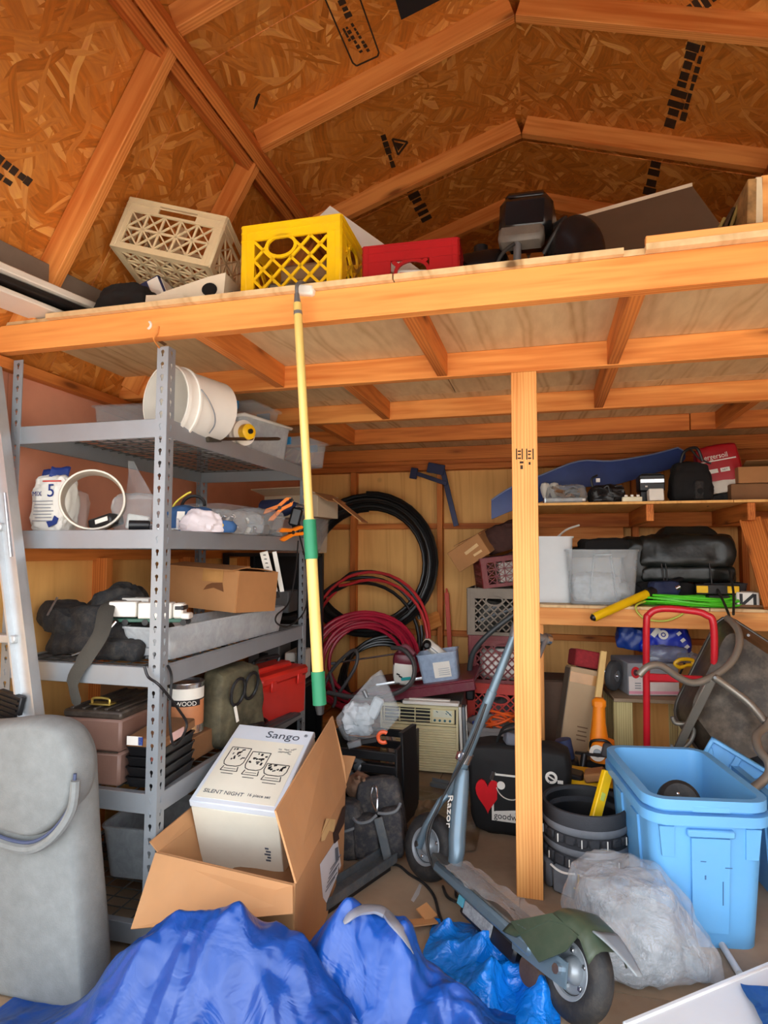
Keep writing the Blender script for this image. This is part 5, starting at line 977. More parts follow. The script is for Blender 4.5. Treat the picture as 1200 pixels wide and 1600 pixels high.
def tangle(name, label, c, rx, ry, turns, tr, m, seed, zamp=.03, cat='cord'):
    rnd = random.Random(seed); ph = [rnd.uniform(0, 6.3) for _ in range(6)]; pts = []
    for i in range(int(turns*16)):
        a = 2*PI*i/16; k = i/16
        pts.append(Vector((rx*(1+.12*math.sin(k*2.1+ph[0]))*math.cos(a)+.03*math.sin(k*1.3+ph[1]), ry*(1+.15*math.sin(k*1.7+ph[2]))*math.sin(a)+.02*math.sin(k+ph[3]), zamp*(1+math.sin(k*2.7+ph[4])+.4*math.sin(a*2+ph[5]))*.6+tr*1.6)))
    t = thing(name, label, cat, c); MB().tube(smooth_path(pts, 2), tr, 6).build('cord_coil', m, t); return t
lime = M('lime_sheath', (90, 216, 44), .45, var=.06)
t = tangle('extension_cable', 'lime green extension cord heaped along lower shelf front', (.72, 3.47, LZ+.001), .20, .07, 10, .0056, lime, 3, .032)
q = MB().tube(smooth_path([P(1008, 940, Y=3.40), P(994, 946, Y=3.34), P(997, 958, Y=3.335), P(1012, 968, Y=3.335), P(1040, 970, Y=3.335), P(1062, 962, Y=3.335), P(1072, 954, Y=3.345), P(1082, 948, Y=3.42)], 5), .0052, 6); o = q.build('hanging_loop', M('yellow_green_sheath', (188, 196, 70), .45), t, R=None); o.matrix_basis = t.matrix_basis.inverted()
tangle('extension_cable', 'faded red cord bundle behind the lime green cord', (.76, 3.62, LZ+.001), .10, .05, 7, .0060, M('faded_red_sheath', (176, 72, 62), .5), 8, .022)
t = thing('blue_tool', 'dark blue tool beside the red cord bundle', 'tool', (.60, 3.50, LZ+.052), 20); bag((.16, .07, .07), 142, 12, .7, .008, 12).build('tool_body', navy, t); MB().cyl((.04, -.04, .035), (.06, -.045, .045), .012, 12).build('chrome_tip', chrome, t)
t = thing('carton', 'small white carton with a black N-shaped mark at shelf end', 'carton', P(1165, 936, Y=3.50), -6); mb().box((0, 0, 0), (.10, .12, .075), None, .004).build('carton_body', paper, t)
q = MB(); q.bar((-.03, -.061, -.03), (-.03, -.061, .03), .014, .002, (0, -1, 0)).bar((.03, -.061, -.03), (.03, -.061, .03), .014, .002, (0, -1, 0)).bar((-.028, -.061, -.028), (.028, -.061, .028), .014, .002, (0, -1, 0)); q.build('black_mark', inkb, t, smooth=0)
mb().box((0, .0, -.03), (.12, .14, .012)).build('base_flap', card_d, t)
t = thing('tarp_tie', 'black doubled cord hanging from tarp bundle to wheelbarrow', 'cord', (0, 0, 0)); MB().tube(smooth_path([P(1118, 915, Y=3.5), P(1128, 935, Y=3.36), P(1138, 958, Y=3.22), P(1140, 966, Y=3.16)], 5), .006, 7).build('cord_length', rubber, t); MB().tube(smooth_path([P(1140, 890, Y=3.5), P(1146, 925, Y=3.36), P(1146, 960, Y=3.2)], 5), .006, 7).build('cord_length', rubber, t)
t = thing('timber_plank', 'brown plank leaning steeply at the right of lower wall shelf', 'plank', (0, 0, 0)); a, b = P(1172, 812, Y=3.60), P(1212, 948, Y=3.32); board('plank_face', a, b, .10, .03, fir_dark, t, (-.3, -.9, .3)); board('second_plank', a+Vector((.10, .02, -.0)), b+Vector((.10, .02, 0)), .08, .03, fir_dark, t, (-.3, -.9, .3))
# upper shelf contents
t = thing('padded_board', 'long curved dark blue padded board leaning along upper shelf', 'board', (0, 0, 0)); blb = M('blue_vinyl', (38, 62, 122), .45, var=.12)
cen = [P(768, 797, Y=3.72), P(800, 780, Y=3.74), P(850, 762, Y=3.80), P(905, 742, Y=3.84), P(955, 740, Y=3.88), P(1010, 728, Y=3.92), P(1070, 712, Y=3.95)]; cen = smooth_path(cen, 4); wd = [.055+.025*math.sin(PI*min(1, i/len(cen)*1.2)) for i in range(len(cen))]; wd[-1] = .02
q = MB(); n = len(cen)
vs = []
for i, p in enumerate(cen):
    w = wd[i]
    for (dy, dz) in ((-.012, -w), (-.018, 0), (-.012, w), (.012, w), (.012, -w)): vs.append(p+Vector((0, dy, dz)))
fs = [(i*5+k, (i+1)*5+k, (i+1)*5+(k+1) % 5, i*5+(k+1) % 5) for i in range(n-1) for k in range(5)]+[(0, 1, 2, 3, 4), tuple((n-1)*5+k for k in (4, 3, 2, 1, 0))]
q.add(vs, fs); q.build('padded_body', blb, t); MB().tube([p+Vector((0, -.008, wd[i]+.002)) for i, p in enumerate(cen)], .006, 7).build('edge_piping', M('grey_piping', (120, 130, 160), .5), t)
random.seed(21)
def small(name, label, cat, px, py, Y, build, rz=0):
    t = thing(name, label, cat, Vector((P(px, py, Y=Y).x, Y, UZ)), rz); build(t); return t
def _b(t): bag((.20, .12, .10), 151, 16, .65, .016, 18).build('bag_body', film, t); [mb().box((random.uniform(-.07, .07), random.uniform(-.03, .03), .02+.012*k), (.09, .05, .016), R3(10, 20, random.uniform(0, 180)), .002).build('hardware', card_d if k % 2 else greym, t) for k in range(6)]
small('hardware_bag', 'clear bag of brown hardware at left end of upper wall shelf', 'bag', 885, 775, 3.60, _b, 6)
def _b(t): MB().tube([(-.10, 0, .016), (.10, 0, .016)], .014, 10).build('tube_body', milky, t); MB().tube([(.10, 0, .016), (.115, 0, .016)], .009, 10).build('tube_cap', white, t)
small('clear_tube', 'clear plastic tube lying at the front of upper wall shelf', 'tube', 880, 782, 3.49, _b, 2)
for i, px in enumerate((852, 866)):
    small('light_bulb', ('left of two white bulbs peeping over the brown hardware bag', 'right of two white bulbs peeping over the brown hardware bag')[i], 'bulb', px, 765, 3.72, lambda t: (MB().lathe([(.013, 0), (.014, .05), (.026, .085), (.03, .11), (.022, .134), (0, .142)], 16).build('glass', white, t), MB().cyl((0, 0, 0), (0, 0, .05), .0145, 12).build('cap', chrome, t)))
def _b(t):
    bag((.17, .14, .085), 153, 14, .8, .02, 16).build('tangle_core', black, t)
    for k in range(6): MB().tube(smooth_path([(random.uniform(-.08, .08), random.uniform(-.08, -.05), random.uniform(.01, .09)) for _ in range(4)], 4), .0045, 6).build('cable', black, t)
    mb().box((-.05, -.07, .12), (.02, .012, .02)).build('white_tag', white, t); MB().tube(smooth_path([(-.07, -.02, .08), (-.08, -.03, .13), (-.05, -.05, .15)], 4), .006, 6).build('cable', black, t)
small('cable_tangle', 'tangle of black cables and adapters on upper wall shelf', 'cables', 948, 770, 3.56, _b)
def _b(t):
    mb().box((0, 0, .013), (.10, .04, .026), None, .003).build('strip_body', M('cream_strip', (230, 222, 190), .5), t)
    for k in range(3): mb().box((-.03+.03*k, -.012, .031), (.016, .012, .012), None, .002).build('socket', white, t)
small('terminal_strip', 'cream terminal strip at the front edge of upper wall shelf', 'strip', 987, 778, 3.49, _b)
def _b(t): mb().box((0, 0, .045), (.13, .12, .09), None, .006).build('body', black, t); mb().box((.0, -.062, .055), (.125, .012, .026), None, .004).build('silver_face', chrome, t); mb().box((.0, .0, .094), (.1, .1, .008), None, .003).build('cover', black, t); mb().box((-.03, -.069, .025), (.012, .004, .008)).build('button', paper, t)
o = small('car_stereo', 'black and silver boxy stereo on a block on upper wall shelf', 'stereo', 1016, 760, 3.62, _b); 
o.location.z += .062; mb().box((0, 0, -.031), (.12, .12, .06), None, .004).build('lower_unit', black, o)
def _b(t): mb().box((0, 0, .032), (.075, .05, .064), R3(-10, 0, 0), .004).build('card_body', paper, t); mb().box((-.02, -.028, .016), (.035, .01, .02)).build('lower_piece', white, t)
small('white_card', 'small white packet standing before the boxy stereo', 'packet', 1024, 772, 3.49, _b, 4)
def _b(t): bag((.20, .20, .21), 155, 16, .6, .02, 9, taper=.2).build('bag_body', M('black_cloth', (18, 17, 18), .9), t); MB().tube(smooth_path([(-.05, -.05, .20), (-.03, -.07, .27), (.03, -.06, .29), (.06, -.04, .22)], 5), .008, 7).build('carry_loop', black, t); mb().box((.03, -.10, .06), (.05, .02, .10), R3(5, 0, 8), .006).build('dark_pocket', blackf, t)
small('tool_bag', 'black tool bag standing beside the red sack on upper shelf', 'bag', 1078, 760, 3.64, _b, -5)
t = thing('soil_sack', 'red and white printed sack leaning on the upper wall shelf', 'sack', (.945, 3.68, UZ+.055), R=R3(-4, -9, -6)); rs = M('red_sack_print', (170, 16, 26), .45, var=.1)
q = bag((.215, .10, .265), 157, 18, .45, .004, 9); q.build('sack_body', rs, t); bag((.217, .102, .075), 158, 16, .45, .003, 9).build('white_base', M('white_sack_print', (214, 204, 190), .5), t, (0, 0, -.003))
text('Bergersoil', .040, paper, t, (-.085, -.0535, .185), R3(90, 0, 0), sx=.82); mb().box((0, -.0535, .174), (.17, .0012, .006)).build('white_rule', paper, t)
for x in (-.035, .022): mb().box((x, -.0535, .118), (.045, .0012, .022)).build('white_badge', paper, t)
text('NET', .014, inkb, t, (.008, -.0548, .113), R3(90, 0, 0))
mb().box((0, .0, -.03), (.2, .09, .05), None, .01).build('underside_fold', blackf, t); MB().tube(smooth_path([(-.12, -.06, .26), (-.09, -.065, .20), (-.04, -.07, .16)], 5), .005, 6).build('black_tie', black, t)
t = thing('cardboard_box', 'shallow orange-brown carton on upper wall shelf at the right edge', 'box', (1.10, 3.68, UZ+.095), 0); open_box(.22, .22, .085, card, t, flaps=(((.03, .03, .11), (.16, .12, .004), R3(-18, 0, 0)),)); mb().box((0, 0, -.0485), (.3, .22, .092), None, .004).build('lower_carton', card_d, t)
# ------------------------------------------------------------------ things under the wall shelf
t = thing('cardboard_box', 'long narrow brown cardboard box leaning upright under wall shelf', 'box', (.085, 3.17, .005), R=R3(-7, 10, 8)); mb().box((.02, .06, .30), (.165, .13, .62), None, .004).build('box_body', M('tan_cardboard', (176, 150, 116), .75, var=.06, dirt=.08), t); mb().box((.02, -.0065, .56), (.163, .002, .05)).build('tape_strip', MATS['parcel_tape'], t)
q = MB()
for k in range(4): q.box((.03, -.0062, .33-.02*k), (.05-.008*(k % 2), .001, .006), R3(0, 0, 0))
q.build('printed_text', M('brown_print', (120, 92, 66), .8), t); mb().box((-.0640, .06, .30), (.003, .12, .60)).build('dark_side', M('darker_side', (96, 88, 76), .85), t)  # left side of the long box given a darker colour
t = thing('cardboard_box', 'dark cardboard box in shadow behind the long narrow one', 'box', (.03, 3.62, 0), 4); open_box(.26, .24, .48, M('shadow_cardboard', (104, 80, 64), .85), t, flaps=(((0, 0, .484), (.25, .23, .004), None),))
t = thing('wood_strip', 'pale wood strip leaning in front of the long narrow box', 'strip', (0, 0, 0)); a, b = P(943, 1018, Y=3.27), P(924, 1172, Y=3.10); b2 = b+(b-a)*((b.z-.004)/(a.z-b.z)); board('strip_face', a, b2, .03, .018, M('pale_pine', (226, 190, 122), .6), t, (.2, -1, 0)); board('strip_edge', a+Vector((.012, .012, 0)), b2+Vector((.012, .012, 0)), .008, .012, M('pale_pine', (226, 190, 122), .6), t, (.2, -1, 0))
t = thing('furniture_dolly', 'red padded wooden dolly with a grey caster wheel', 'dolly', P(917, 1030, Y=3.36), R=R3(-8, 10, 10)); mb().box((.03, .10, -.26), (.10, .05, .56), None, .004).build('frame_board', M('dark_wood', (66, 44, 28), .5), t); mb().box((-.01, -.0, -.0), (.135, .16, .085), None, .008).build('red_pad', M('red_carpet', (140, 34, 40), .9, var=.2, vs=60, bp=.3, bs=160), t)
q = MB(); wR = R3(90, 0, 50); c = Vector((.135, -.02, -.055)); q.lathe([(.026, -.018), (.060, -.020), (.073, -.013), (.076, 0), (.073, .013), (.060, .020), (.026, .018)], 28, c, wR); w = q.build('caster_wheel', M('grey_rubber_tyre', (66, 70, 74), .6), t); MB().lathe([(0, -.021), (.028, -.021), (.028, .021), (0, .021)], 20, c, wR).build('caster_hub', chrome, t)
mb().bar(c+Vector((-.03, -.02, .0)), c+Vector((-.10, -.01, .03)), .012, .05, (0, 1, 0), .003).build('caster_fork', chrome, t); MB().tube([c+wR@Vector((0, 0, -.026)), c+wR@Vector((0, 0, .026))], .007, 10).build('axle', chrome, t)
t = thing('work_table', 'small rough pine table carrying the grey parts box', 'table', (.50, 3.46, 0), 6)
pine = LUMBER('green_pine', (214, 200, 142), (170, 146, 92)); mb().box((0, 0, .452), (.40, .34, .018), None, .002).build('table_top', M('worn_board', (150, 130, 104), .7, dirt=.3), t)
for x in (-.15, .15):
    for y in (-.13, .13): board('leg', t.matrix_basis @ Vector((x, y, .0)), t.matrix_basis @ Vector((x, y, .443)), .089, .038, pine, t, (math.sin(.1)*-1, -1, 0))
mb().box((.05, .12, .22), (.40, .012, .38)).build('back_panel', ply_wall, t)
t = thing('parts_box', 'grey and white printed parts box with red stripe on pine table', 'box', (.49, 3.50, .462), R=R3(0, 0, 13)); gb = M('grey_box_print', (140, 142, 146), .5); mb().box((0, 0, .08), (.25, .26, .16), None, .003).build('box_body', gb, t)
mb().box((.0, -.1312, .05), (.248, .002, .09)).build('white_front', M('soft_white_print', (216, 206, 200), .5), t); mb().box((.04, -.133, .082), (.165, .002, .028)).build('red_stripe', M('red_print', (196, 24, 34), .5), t); mb().box((0, -.133, .016), (.248, .002, .014)).build('pink_stripe', M('pink_print', (222, 150, 168), .5), t)
mb().box((-.1265, 0, .08), (.002, .25, .15)).build('grey_end', gb, t); MB().lathe([(0, 0), (.022, 0), (.022, .003), (0, .003)], 24, sy=1.3).build('red_badge', M('red_print', (196, 24, 34), .5), t, (-.09, -.133, .115), R=R3(90, 0, 0)); MB().lathe([(0, 0), (.012, 0), (.012, .003), (0, .003)], 20, sy=1.3).build('badge_centre', M('badge_dark', (70, 30, 40), .5), t, (-.09, -.1345, .115), R=R3(90, 0, 0))
q = MB()
for k in range(3): q.box((-.08, -.134, .062-.012*k), (.03, .001, .005))
q.build('printed_lines', gb, t)
t = thing('tote_bag', 'crumpled royal blue shopping bag with white badge on grey box', 'bag', (.60, 3.60, .624), R=R3(0, 8, -8)); rb = M('royal_blue_film', (18, 44, 170), .35, var=.15)
bag((.27, .16, .19), 161, 22, .7, .012, 9, folds=.7, taper=.25, cr=50, ca=.4).build('bag_body', rb, t); bag((.13, .10, .12), 162, 14, .7, .016, 12).build('crumpled_end', M('deep_blue_film', (16, 52, 130), .4), t, (-.17, .0, .01))
MB().lathe([(.012, 0), (.024, 0), (.024, .003), (.012, .003), (.012, 0)], 24).build('white_ring', paper, t, (-.012, -.088, .125), R=R3(78, 0, 0)); MB().lathe([(0, 0), (.007, 0), (.007, .003), (0, .003)], 16).build('white_dot', paper, t, (-.012, -.088, .125), R=R3(78, 0, 0))
for k in range(4): mb().box((.06+.022*k, -.085-.003*k, .145-.03*k), (.016, .003, .022), R3(0, 40, 0)).build('white_letter_block', paper, t)
mb().box((-.05, -.083, .13), (.025, .003, .05), R3(0, 30, 0)).build('white_patch', paper, t)
t = thing('plastic_sack', 'grey clear plastic sack lying between grey box and blue bag', 'sack', (.59, 3.45, .624), 5); bag((.20, .10, .07), 163, 14, .7, .014, 14).build('sack_body', CLEAR('grey_film', (150, 156, 176), haze=.5), t); bag((.09, .07, .04), 164, 10, .7, .01, 14).build('sack_end', MATS['grey_film'], t, (.11, 0, 0))
t = thing('yellow_clamp', 'yellow plastic grip tool hanging beside the blue shopping bag', 'clamp', P(1070, 1036, Y=3.30), R=R3(90, -20, 10)); q = MB().tube(smooth_path([(-.045, .012, 0), (-.02, .022, 0), (.01, .016, 0), (.04, .0, 0), (.03, -.018, 0), (.0, -.012, 0), (-.03, -.012, 0)], 4, True), .009, 8, closed=True); q.build('grip_frame', yellow, t); mb().bar((.0, 0, 0), (-.05, -.05, 0), .008, .008).build('black_lever', black, t)
# hand truck
t = thing('hand_truck', 'red tubular hand truck standing behind the blue totes', 'hand truck', (0, 0, 0)); rp = M('red_paint', (186, 22, 38), .35, var=.05, dirt=.05)
yt = 2.86; fx = P(1012, 1060, Y=yt).x; fx2 = P(1118, 1060, Y=yt).x; zt_ = P(1060, 952, Y=yt).z
pth = [(fx, yt+.10, .02), (fx, yt+.05, zt_*.55), (fx, yt, zt_-.08), (fx+.012, yt, zt_-.025), (fx+.06, yt, zt_), (fx2-.10, yt, zt_-.004), (fx2-.03, yt, zt_-.02), (fx2, yt, zt_-.08), (fx2, yt+.05, zt_*.55), (fx2, yt+.10, .02)]
MB().tube(smooth_path(pth, 6), .0145, 12).build('tube_frame', rp, t)
zc = P(1060, 1062, Y=yt).z; mb().bar((fx, yt+.03, zc), (fx2, yt+.03, zc), .012, .03, (0, -.2, 1), .002).build('cross_bar', rp, t); mb().box(((fx+fx2)/2, yt+.06, .012), (.36, .16, .006), None, .002).build('toe_plate', rp, t)
for x in (fx-.05, fx2+.05): MB().lathe([(.03, -.02), (.09, -.024), (.10, -.012), (.10, .012), (.09, .024), (.03, .02)], 28, (x, yt+.17, .101), R3(0, 90, 0)).build('wheel', rubber, t); 
MB().cyl((fx-.06, yt+.17, .101), (fx2+.06, yt+.17, .101), .009, 10).build('axle', greym, t)
# wheelbarrow standing on its nose, underside toward the door
t = thing('wheelbarrow', 'worn steel wheelbarrow tipped on end showing its underside and tube frame', 'wheelbarrow', (0, 0, 0))
pan = M('rusty_pan', (62, 55, 46), .42, .3, var=.35, vs=5, dirt=.35); tubem = M('grey_tube_steel', (132, 126, 116), .38, .5, var=.1, dirt=.15)
rim = [P(1050, 1112, Y=3.02), P(1128, 958, Y=3.10), P(1262, 1045, Y=2.98), P(1250, 1190, Y=2.86), P(1130, 1225, Y=2.80)]; 
cr = sum(rim, Vector())/len(rim); nrm = (rim[1]-rim[0]).cross(rim[2]-rim[1]).normalized(); nrm = -nrm if nrm.y > 0 else nrm
def rounded(poly, f, k=4):
    o = []; n = len(poly)
    for i in range(n):
        a, b, c = poly[i-1], poly[i], poly[(i+1) % n]; p0 = b.lerp(a, f); p1 = b.lerp(c, f)
        for j in range(k+1): s = j/k; o.append(p0*(1-s)**2+b*2*s*(1-s)+p1*s*s)
    return o
ro = rounded(rim, .16); base = [cr+(p-cr)*.74+nrm*.17 for p in ro]; n = len(ro); mid = [cr+(p-cr)*.93+nrm*.06 for p in ro]
q = MB(); q.add(ro+mid+base+[cr+nrm*.178], [(i, (i+1) % n, n+(i+1) % n, n+i) for i in range(n)]+[(n+i, n+(i+1) % n, 2*n+(i+1) % n, 2*n+i) for i in range(n)]+[(2*n+i, 2*n+(i+1) % n, 3*n) for i in range(n)])
o = q.build('pan', pan, t, smooth=50); md = o.modifiers.new('s', 'SOLIDIFY'); md.thickness = .003; MB().tube(ro, .011, 8, closed=True).build('rolled_rim', M('rim_steel', (92, 90, 84), .4, .5, dirt=.2), t)
def tube_px(name, pts, r, m=tubem, k=6): MB().tube(smooth_path([P(x, y, Y=Y) for x, y, Y in pts], k), r, 10).build(name, m, t)
tube_px('handle', [(998, 1055, 2.62), (1012, 1042, 2.63), (1032, 1040, 2.65), (1058, 1057, 2.68), (1082, 1067, 2.70), (1108, 1060, 2.72), (1140, 1038, 2.76), (1154, 1012, 2.80), (1154, 988, 2.85), (1144, 972, 2.92), (1136, 966, 2.96)], .0145)
tube_px('frame_tube', [(1116, 1058, 2.70), (1140, 1075, 2.70), (1172, 1100, 2.68), (1196, 1128, 2.64)], .0145)
tube_px('handle', [(1215, 1110, 2.62), (1198, 1135, 2.60), (1182, 1150, 2.54), (1186, 1172, 2.48), (1200, 1190, 2.44), (1202, 1208, 2.42), (1190, 1222, 2.40), (1174, 1233, 2.38)], .0150)
a, b = P(1112, 1062, Y=2.71), P(1056, 1176, Y=2.86); mb().bar(a, b, .034, .010, (0, -1, 0), .003).build('leg_strap', tubem, t)
tube_px('leg_loop', [(1050, 1120, 2.84), (1056, 1130, 2.84), (1075, 1132, 2.84), (1084, 1142, 2.84), (1078, 1160, 2.84), (1062, 1172, 2.85), (1045, 1180, 2.86)], .009)
for x, y, Y in ((1116, 1058, 2.68), (1168, 992, 2.86), (1049, 1165, 2.84)): MB().cyl(P(x, y, Y=Y), P(x, y, Y=Y)+Vector((0, -.012, 0)), .006, 10).build('bolt', greym, t)
mb().bar(P(1060, 1180, Y=2.86), P(1050, 1235, Y=2.9), .04, .012, (0, -1, 0), .003).build('lower_strap', tubem, t)
# ------------------------------------------------------------------ tools for the foreground
import numpy as np
def PP(px, py, A, B, C):
    d = CF+CR*((px-600)/CAM_F)-CU*((py-800)/CAM_F); n = (B-A).cross(C-A); o = Vector((0, 0, CAM_H)); return o+d*((A-o).dot(n)/d.dot(n))
def slab(q, p, th):
    a, b, c, d = [Vector(v) for v in p]; n = (b-a).cross(d-a).normalized()*th*.5; return q.hexa([a-n, b-n, c-n, d-n, a+n, b+n, c+n, d+n])
def heap(x0, x1, y0, y1, nx, ny, bumps, n=150, amp=.5, seed=0, H0=0.0):
    """rumpled sheet: smooth bulges of what lies under it, cut by many sharp creases that mostly run downhill"""
    rs = np.random.RandomState(seed); X, Y = np.meshgrid(np.linspace(x0, x1, nx), np.linspace(y0, y1, ny))
    def H(x, y): return sum((h*np.exp(-((x-bx)/rx)**2-((y-by)/ry)**2))**5 for (bx, by, rx, ry, h) in bumps)**.2
    Z = H(X, Y); B = Z.copy(); e = .004; C = np.zeros_like(Z)
    for i in range(n):
        cx, cy = rs.uniform(x0, x1), rs.uniform(y0, y1); gx, gy = H(cx+e, cy)-H(cx-e, cy), H(cx, cy+e)-H(cx, cy-e)
        th = (math.atan2(gy, gx)+rs.normal(0, .55)) if i % 2 else rs.uniform(0, PI)
        sg = rs.choice((.007, .010, .015, .024, .04, .07)); ta = sg*rs.uniform(2.0, 4.5); s = -(X-cx)*math.sin(th)+(Y-cy)*math.cos(th); t = (X-cx)*math.cos(th)+(Y-cy)*math.sin(th); s = s+.25*t*t/ta*rs.uniform(-1, 1)
        w = np.exp(-(s/sg)**2-(t/ta)**2); C += w*(np.abs(s)-.35*sg)*amp*rs.choice((-1, -1, 1))*rs.uniform(.5, 1.2)
    Z = Z+C*np.clip(.25+B/.10, 0, 1); Z = np.maximum(Z, .006+.004*np.sin(X*40)*np.sin(Y*33))+H0
    return np.stack([X+.25*C, Y-.25*C, Z], -1)
def sheet_mesh(p, name, m, parent, loc=(0, 0, 0), sub=0, th=.0012):
    ny, nx, _ = p.shape; q = MB(); q.add([tuple(v) for v in p.reshape(-1, 3)], [(j*nx+i, j*nx+i+1, (j+1)*nx+i+1, (j+1)*nx+i) for j in range(ny-1) for i in range(nx-1)])
    o = q.build(name, m, parent, loc, smooth=38)
    if sub: md = o.modifiers.new('soft', 'SUBSURF'); md.levels = sub; md.render_levels = sub
    return o
# ------------------------------------------------------------------ open carton with the white dinnerware box
FL, FR, BR, BL = Vector((-1.095, 1.612, .31)), Vector((-.645, 1.552, .31)), Vector((-.725, 2.215, .31)), Vector((-1.085, 2.24, .31))
down = lambda p, k=.03: Vector((p.x+(-.87-p.x)*k, p.y+(1.9-p.y)*k, .004))
t = thing('cardboard_box', 'big open brown carton with raised flap and torn hand hole', 'box', (0, 0, 0)); cb = M('carton_brown', (188, 138, 92), .8, var=.09, vs=4, bp=.06, bs=24, dirt=.12)
for nm, a, b in (('front_panel', FL, FR), ('side_panel', FR, BR), ('back_panel', BR, BL), ('side_panel', BL, FL)): slab(MB(), (down(a), down(b), b, a), .006).build(nm, cb, t, smooth=0)
slab(MB(), (down(FL), down(FR), down(BR), down(BL)), .005).build('bottom_panel', cb, t, smooth=0)
fe1, fe2, fe3 = P(430, 1267, Y=1.545), P(519, 1119, Y=2.19), P(538, 1198, Y=2.21); e = Vector((.004, 0, .002))
q = MB(); n_ = Vector((1, .12, 0)).normalized()*.0028; poly = [FR+e, BR+e, fe3, fe2, fe1]; q.add([p-n_ for p in poly]+[p+n_ for p in poly], [(4, 3, 2, 1, 0), (5, 6, 7, 8, 9)]+[(i, (i+1) % 5, 5+(i+1) % 5, 5+i) for i in range(5)]); q.build('raised_flap', cb, t, smooth=0)
slab(MB(), (P(205, 1452, Y=1.475), P(458, 1428, Y=1.485), FR+Vector((0, -.008, 0)), FL+Vector((0, -.008, 0))), .005).build('front_flap', cb, t, smooth=0)
slab(MB(), (BL, FL, FL+Vector((-.012, -.02, .035)), BL+Vector((-.015, -.12, .075))), .005).build('left_flap', cb, t, smooth=0)
slab(MB(), (BR, BL, BL+Vector((0, .14, .06)), BR+Vector((0, .13, .07))), .005).build('back_flap', cb, t, smooth=0)
sp = lambda x, y: PP(x, y, down(FR), down(BR), BR)+Vector((.0045, -.001, 0))
q = MB(); q.add([sp(498, 1350), sp(525, 1309), sp(531, 1352), sp(508, 1410), sp(503, 1402)], [(0, 4, 3, 2, 1)]); o = q.build('shipping_label', M('label_paper', (222, 224, 230), .6, var=.03), t, smooth=0); md = o.modifiers.new('s', 'SOLIDIFY'); md.thickness = .001; md.offset = 0
sp2 = lambda x, y: PP(x, y, down(FR), down(BR), BR)+Vector((.0062, -.0015, 0))
q = MB()
for k in range(6):
    x, y = 506+k*1.5, 1392-k*7; q.add([sp2(x, y), sp2(x+15+2*(k % 2), y-24), sp2(x+15+2*(k % 2), y-21.5), sp2(x, y+2)], [(0, 3, 2, 1)])
q.add([sp2(521, 1325), sp2(526, 1322), sp2(527, 1340), sp2(522, 1346)], [(0, 3, 2, 1)]); q.build('label_print', M('label_ink', (110, 116, 128), .7), t, smooth=0)
q = MB()
for pts in ([(521, 1296), (533, 1262), (538, 1257), (536, 1285), (526, 1304)], [(518, 1300), (525, 1292), (528, 1310), (520, 1318)]): q.add([sp2(*c) for c in pts], [tuple(range(len(pts)))])
q.build('dark_print', M('carton_print', (58, 34, 24), .8), t, smooth=0)
q = MB(); q.add([sp2(500, 1300), sp2(507, 1278), sp2(522, 1280), sp2(519, 1300), sp2(512, 1297), sp2(505, 1312), sp2(499, 1314)], [tuple(range(7))]); o = q.build('torn_hand_hole', M('torn_liner', (214, 178, 122), .8), t, smooth=0)
t = thing('packing_paper', 'crumpled brown packing paper inside the big open carton', 'paper', (-.90, 1.93, .008)); bag((.36, .52, .15), 201, 18, .5, .02, 12).build('paper_heap', card_d, t)
t = thing('dinnerware_box', 'white boxed dinnerware set with mug drawings tilted in open carton', 'box', (-.947, 1.975, .348), R=R3(22.8, 1.8, 2.3))
wd_, dd_, hh_ = .287, .365, .267; mb().box((0, 0, -.012), (wd_, dd_, hh_-.024), None, .003).build('box_body', M('box_white', (226, 220, 202), .6, var=.04, vs=6, dirt=.06), t); mb().box((0, 0, hh_/2-.012), (wd_+.004, dd_+.004, .024), None, .003).build('lid', M('lid_white', (214, 220, 228), .5, var=.03), t)
zt2 = hh_/2+.0006; mb().box((0, -.028, zt2), (.262, .275, .0008)).build('cream_print_area', M('cream_print', (230, 224, 206), .55, var=.03), t); Rt = R3(0, 0, 0)
text('Sango', .048, M('grey_ink', (70, 76, 88), .6), t, (-.022, .128, zt2+.0006), Rt, sx=1.12); text('®', .018, MATS['grey_ink'], t, (.115, .150, zt2+.0006), Rt); text('SILENT NIGHT', .021, MATS['grey_ink'], t, (-.118, -.145, zt2+.0012), Rt); text('16 piece set', .016, MATS['grey_ink'], t, (.028, -.140, zt2+.0012), Rt)
random.seed(8)
for (x, y, w, h) in ((-.078, .02, .070, .088), (.0, .01, .066, .084), (.078, -.02, .078, .050)):
    q = MB(); z = zt2+.0012; r = .02
    oc_ = [(-w/2, h/2), (w/2, h/2), (w/2, -h/2+r), (w/2-r*.3, -h/2+r*.3), (w/2-r, -h/2), (-w/2+r, -h/2), (-w/2+r*.3, -h/2+r*.3), (-w/2, -h/2+r)]
    for i in range(len(oc_)): a, b = oc_[i], oc_[(i+1) % len(oc_)]; q.bar((x+a[0], y+a[1], z), (x+b[0], y+b[1], z), .0028, .0006)
    for s in (-1, 1): q.bar((x+s*w*.36, y-h/2-.002, z), (x+s*w*.42, y-h/2-.022, z), .003, .0006)
    q.bar((x-w*.42, y-h/2-.022, z), (x+w*.42, y-h/2-.022, z), .0022, .0006); q.bar((x-w*.3, y-h/2-.012, z), (x+w*.3, y-h/2-.012, z), .0016, .0006)
    for k in range(16): q.box((x+random.uniform(-.38, .38)*w, y+random.uniform(-.15, .42)*h, z), (random.uniform(.004, .013), random.uniform(.003, .008), .0006), R3(0, 0, random.uniform(0, 90)))
    q.bar((x-w*.3, y-h/2-.034, z), (x+w*.3, y-h/2-.034, z), .0022, .0006); q.build('mug_drawing', inkb, t, smooth=0)
q = MB()
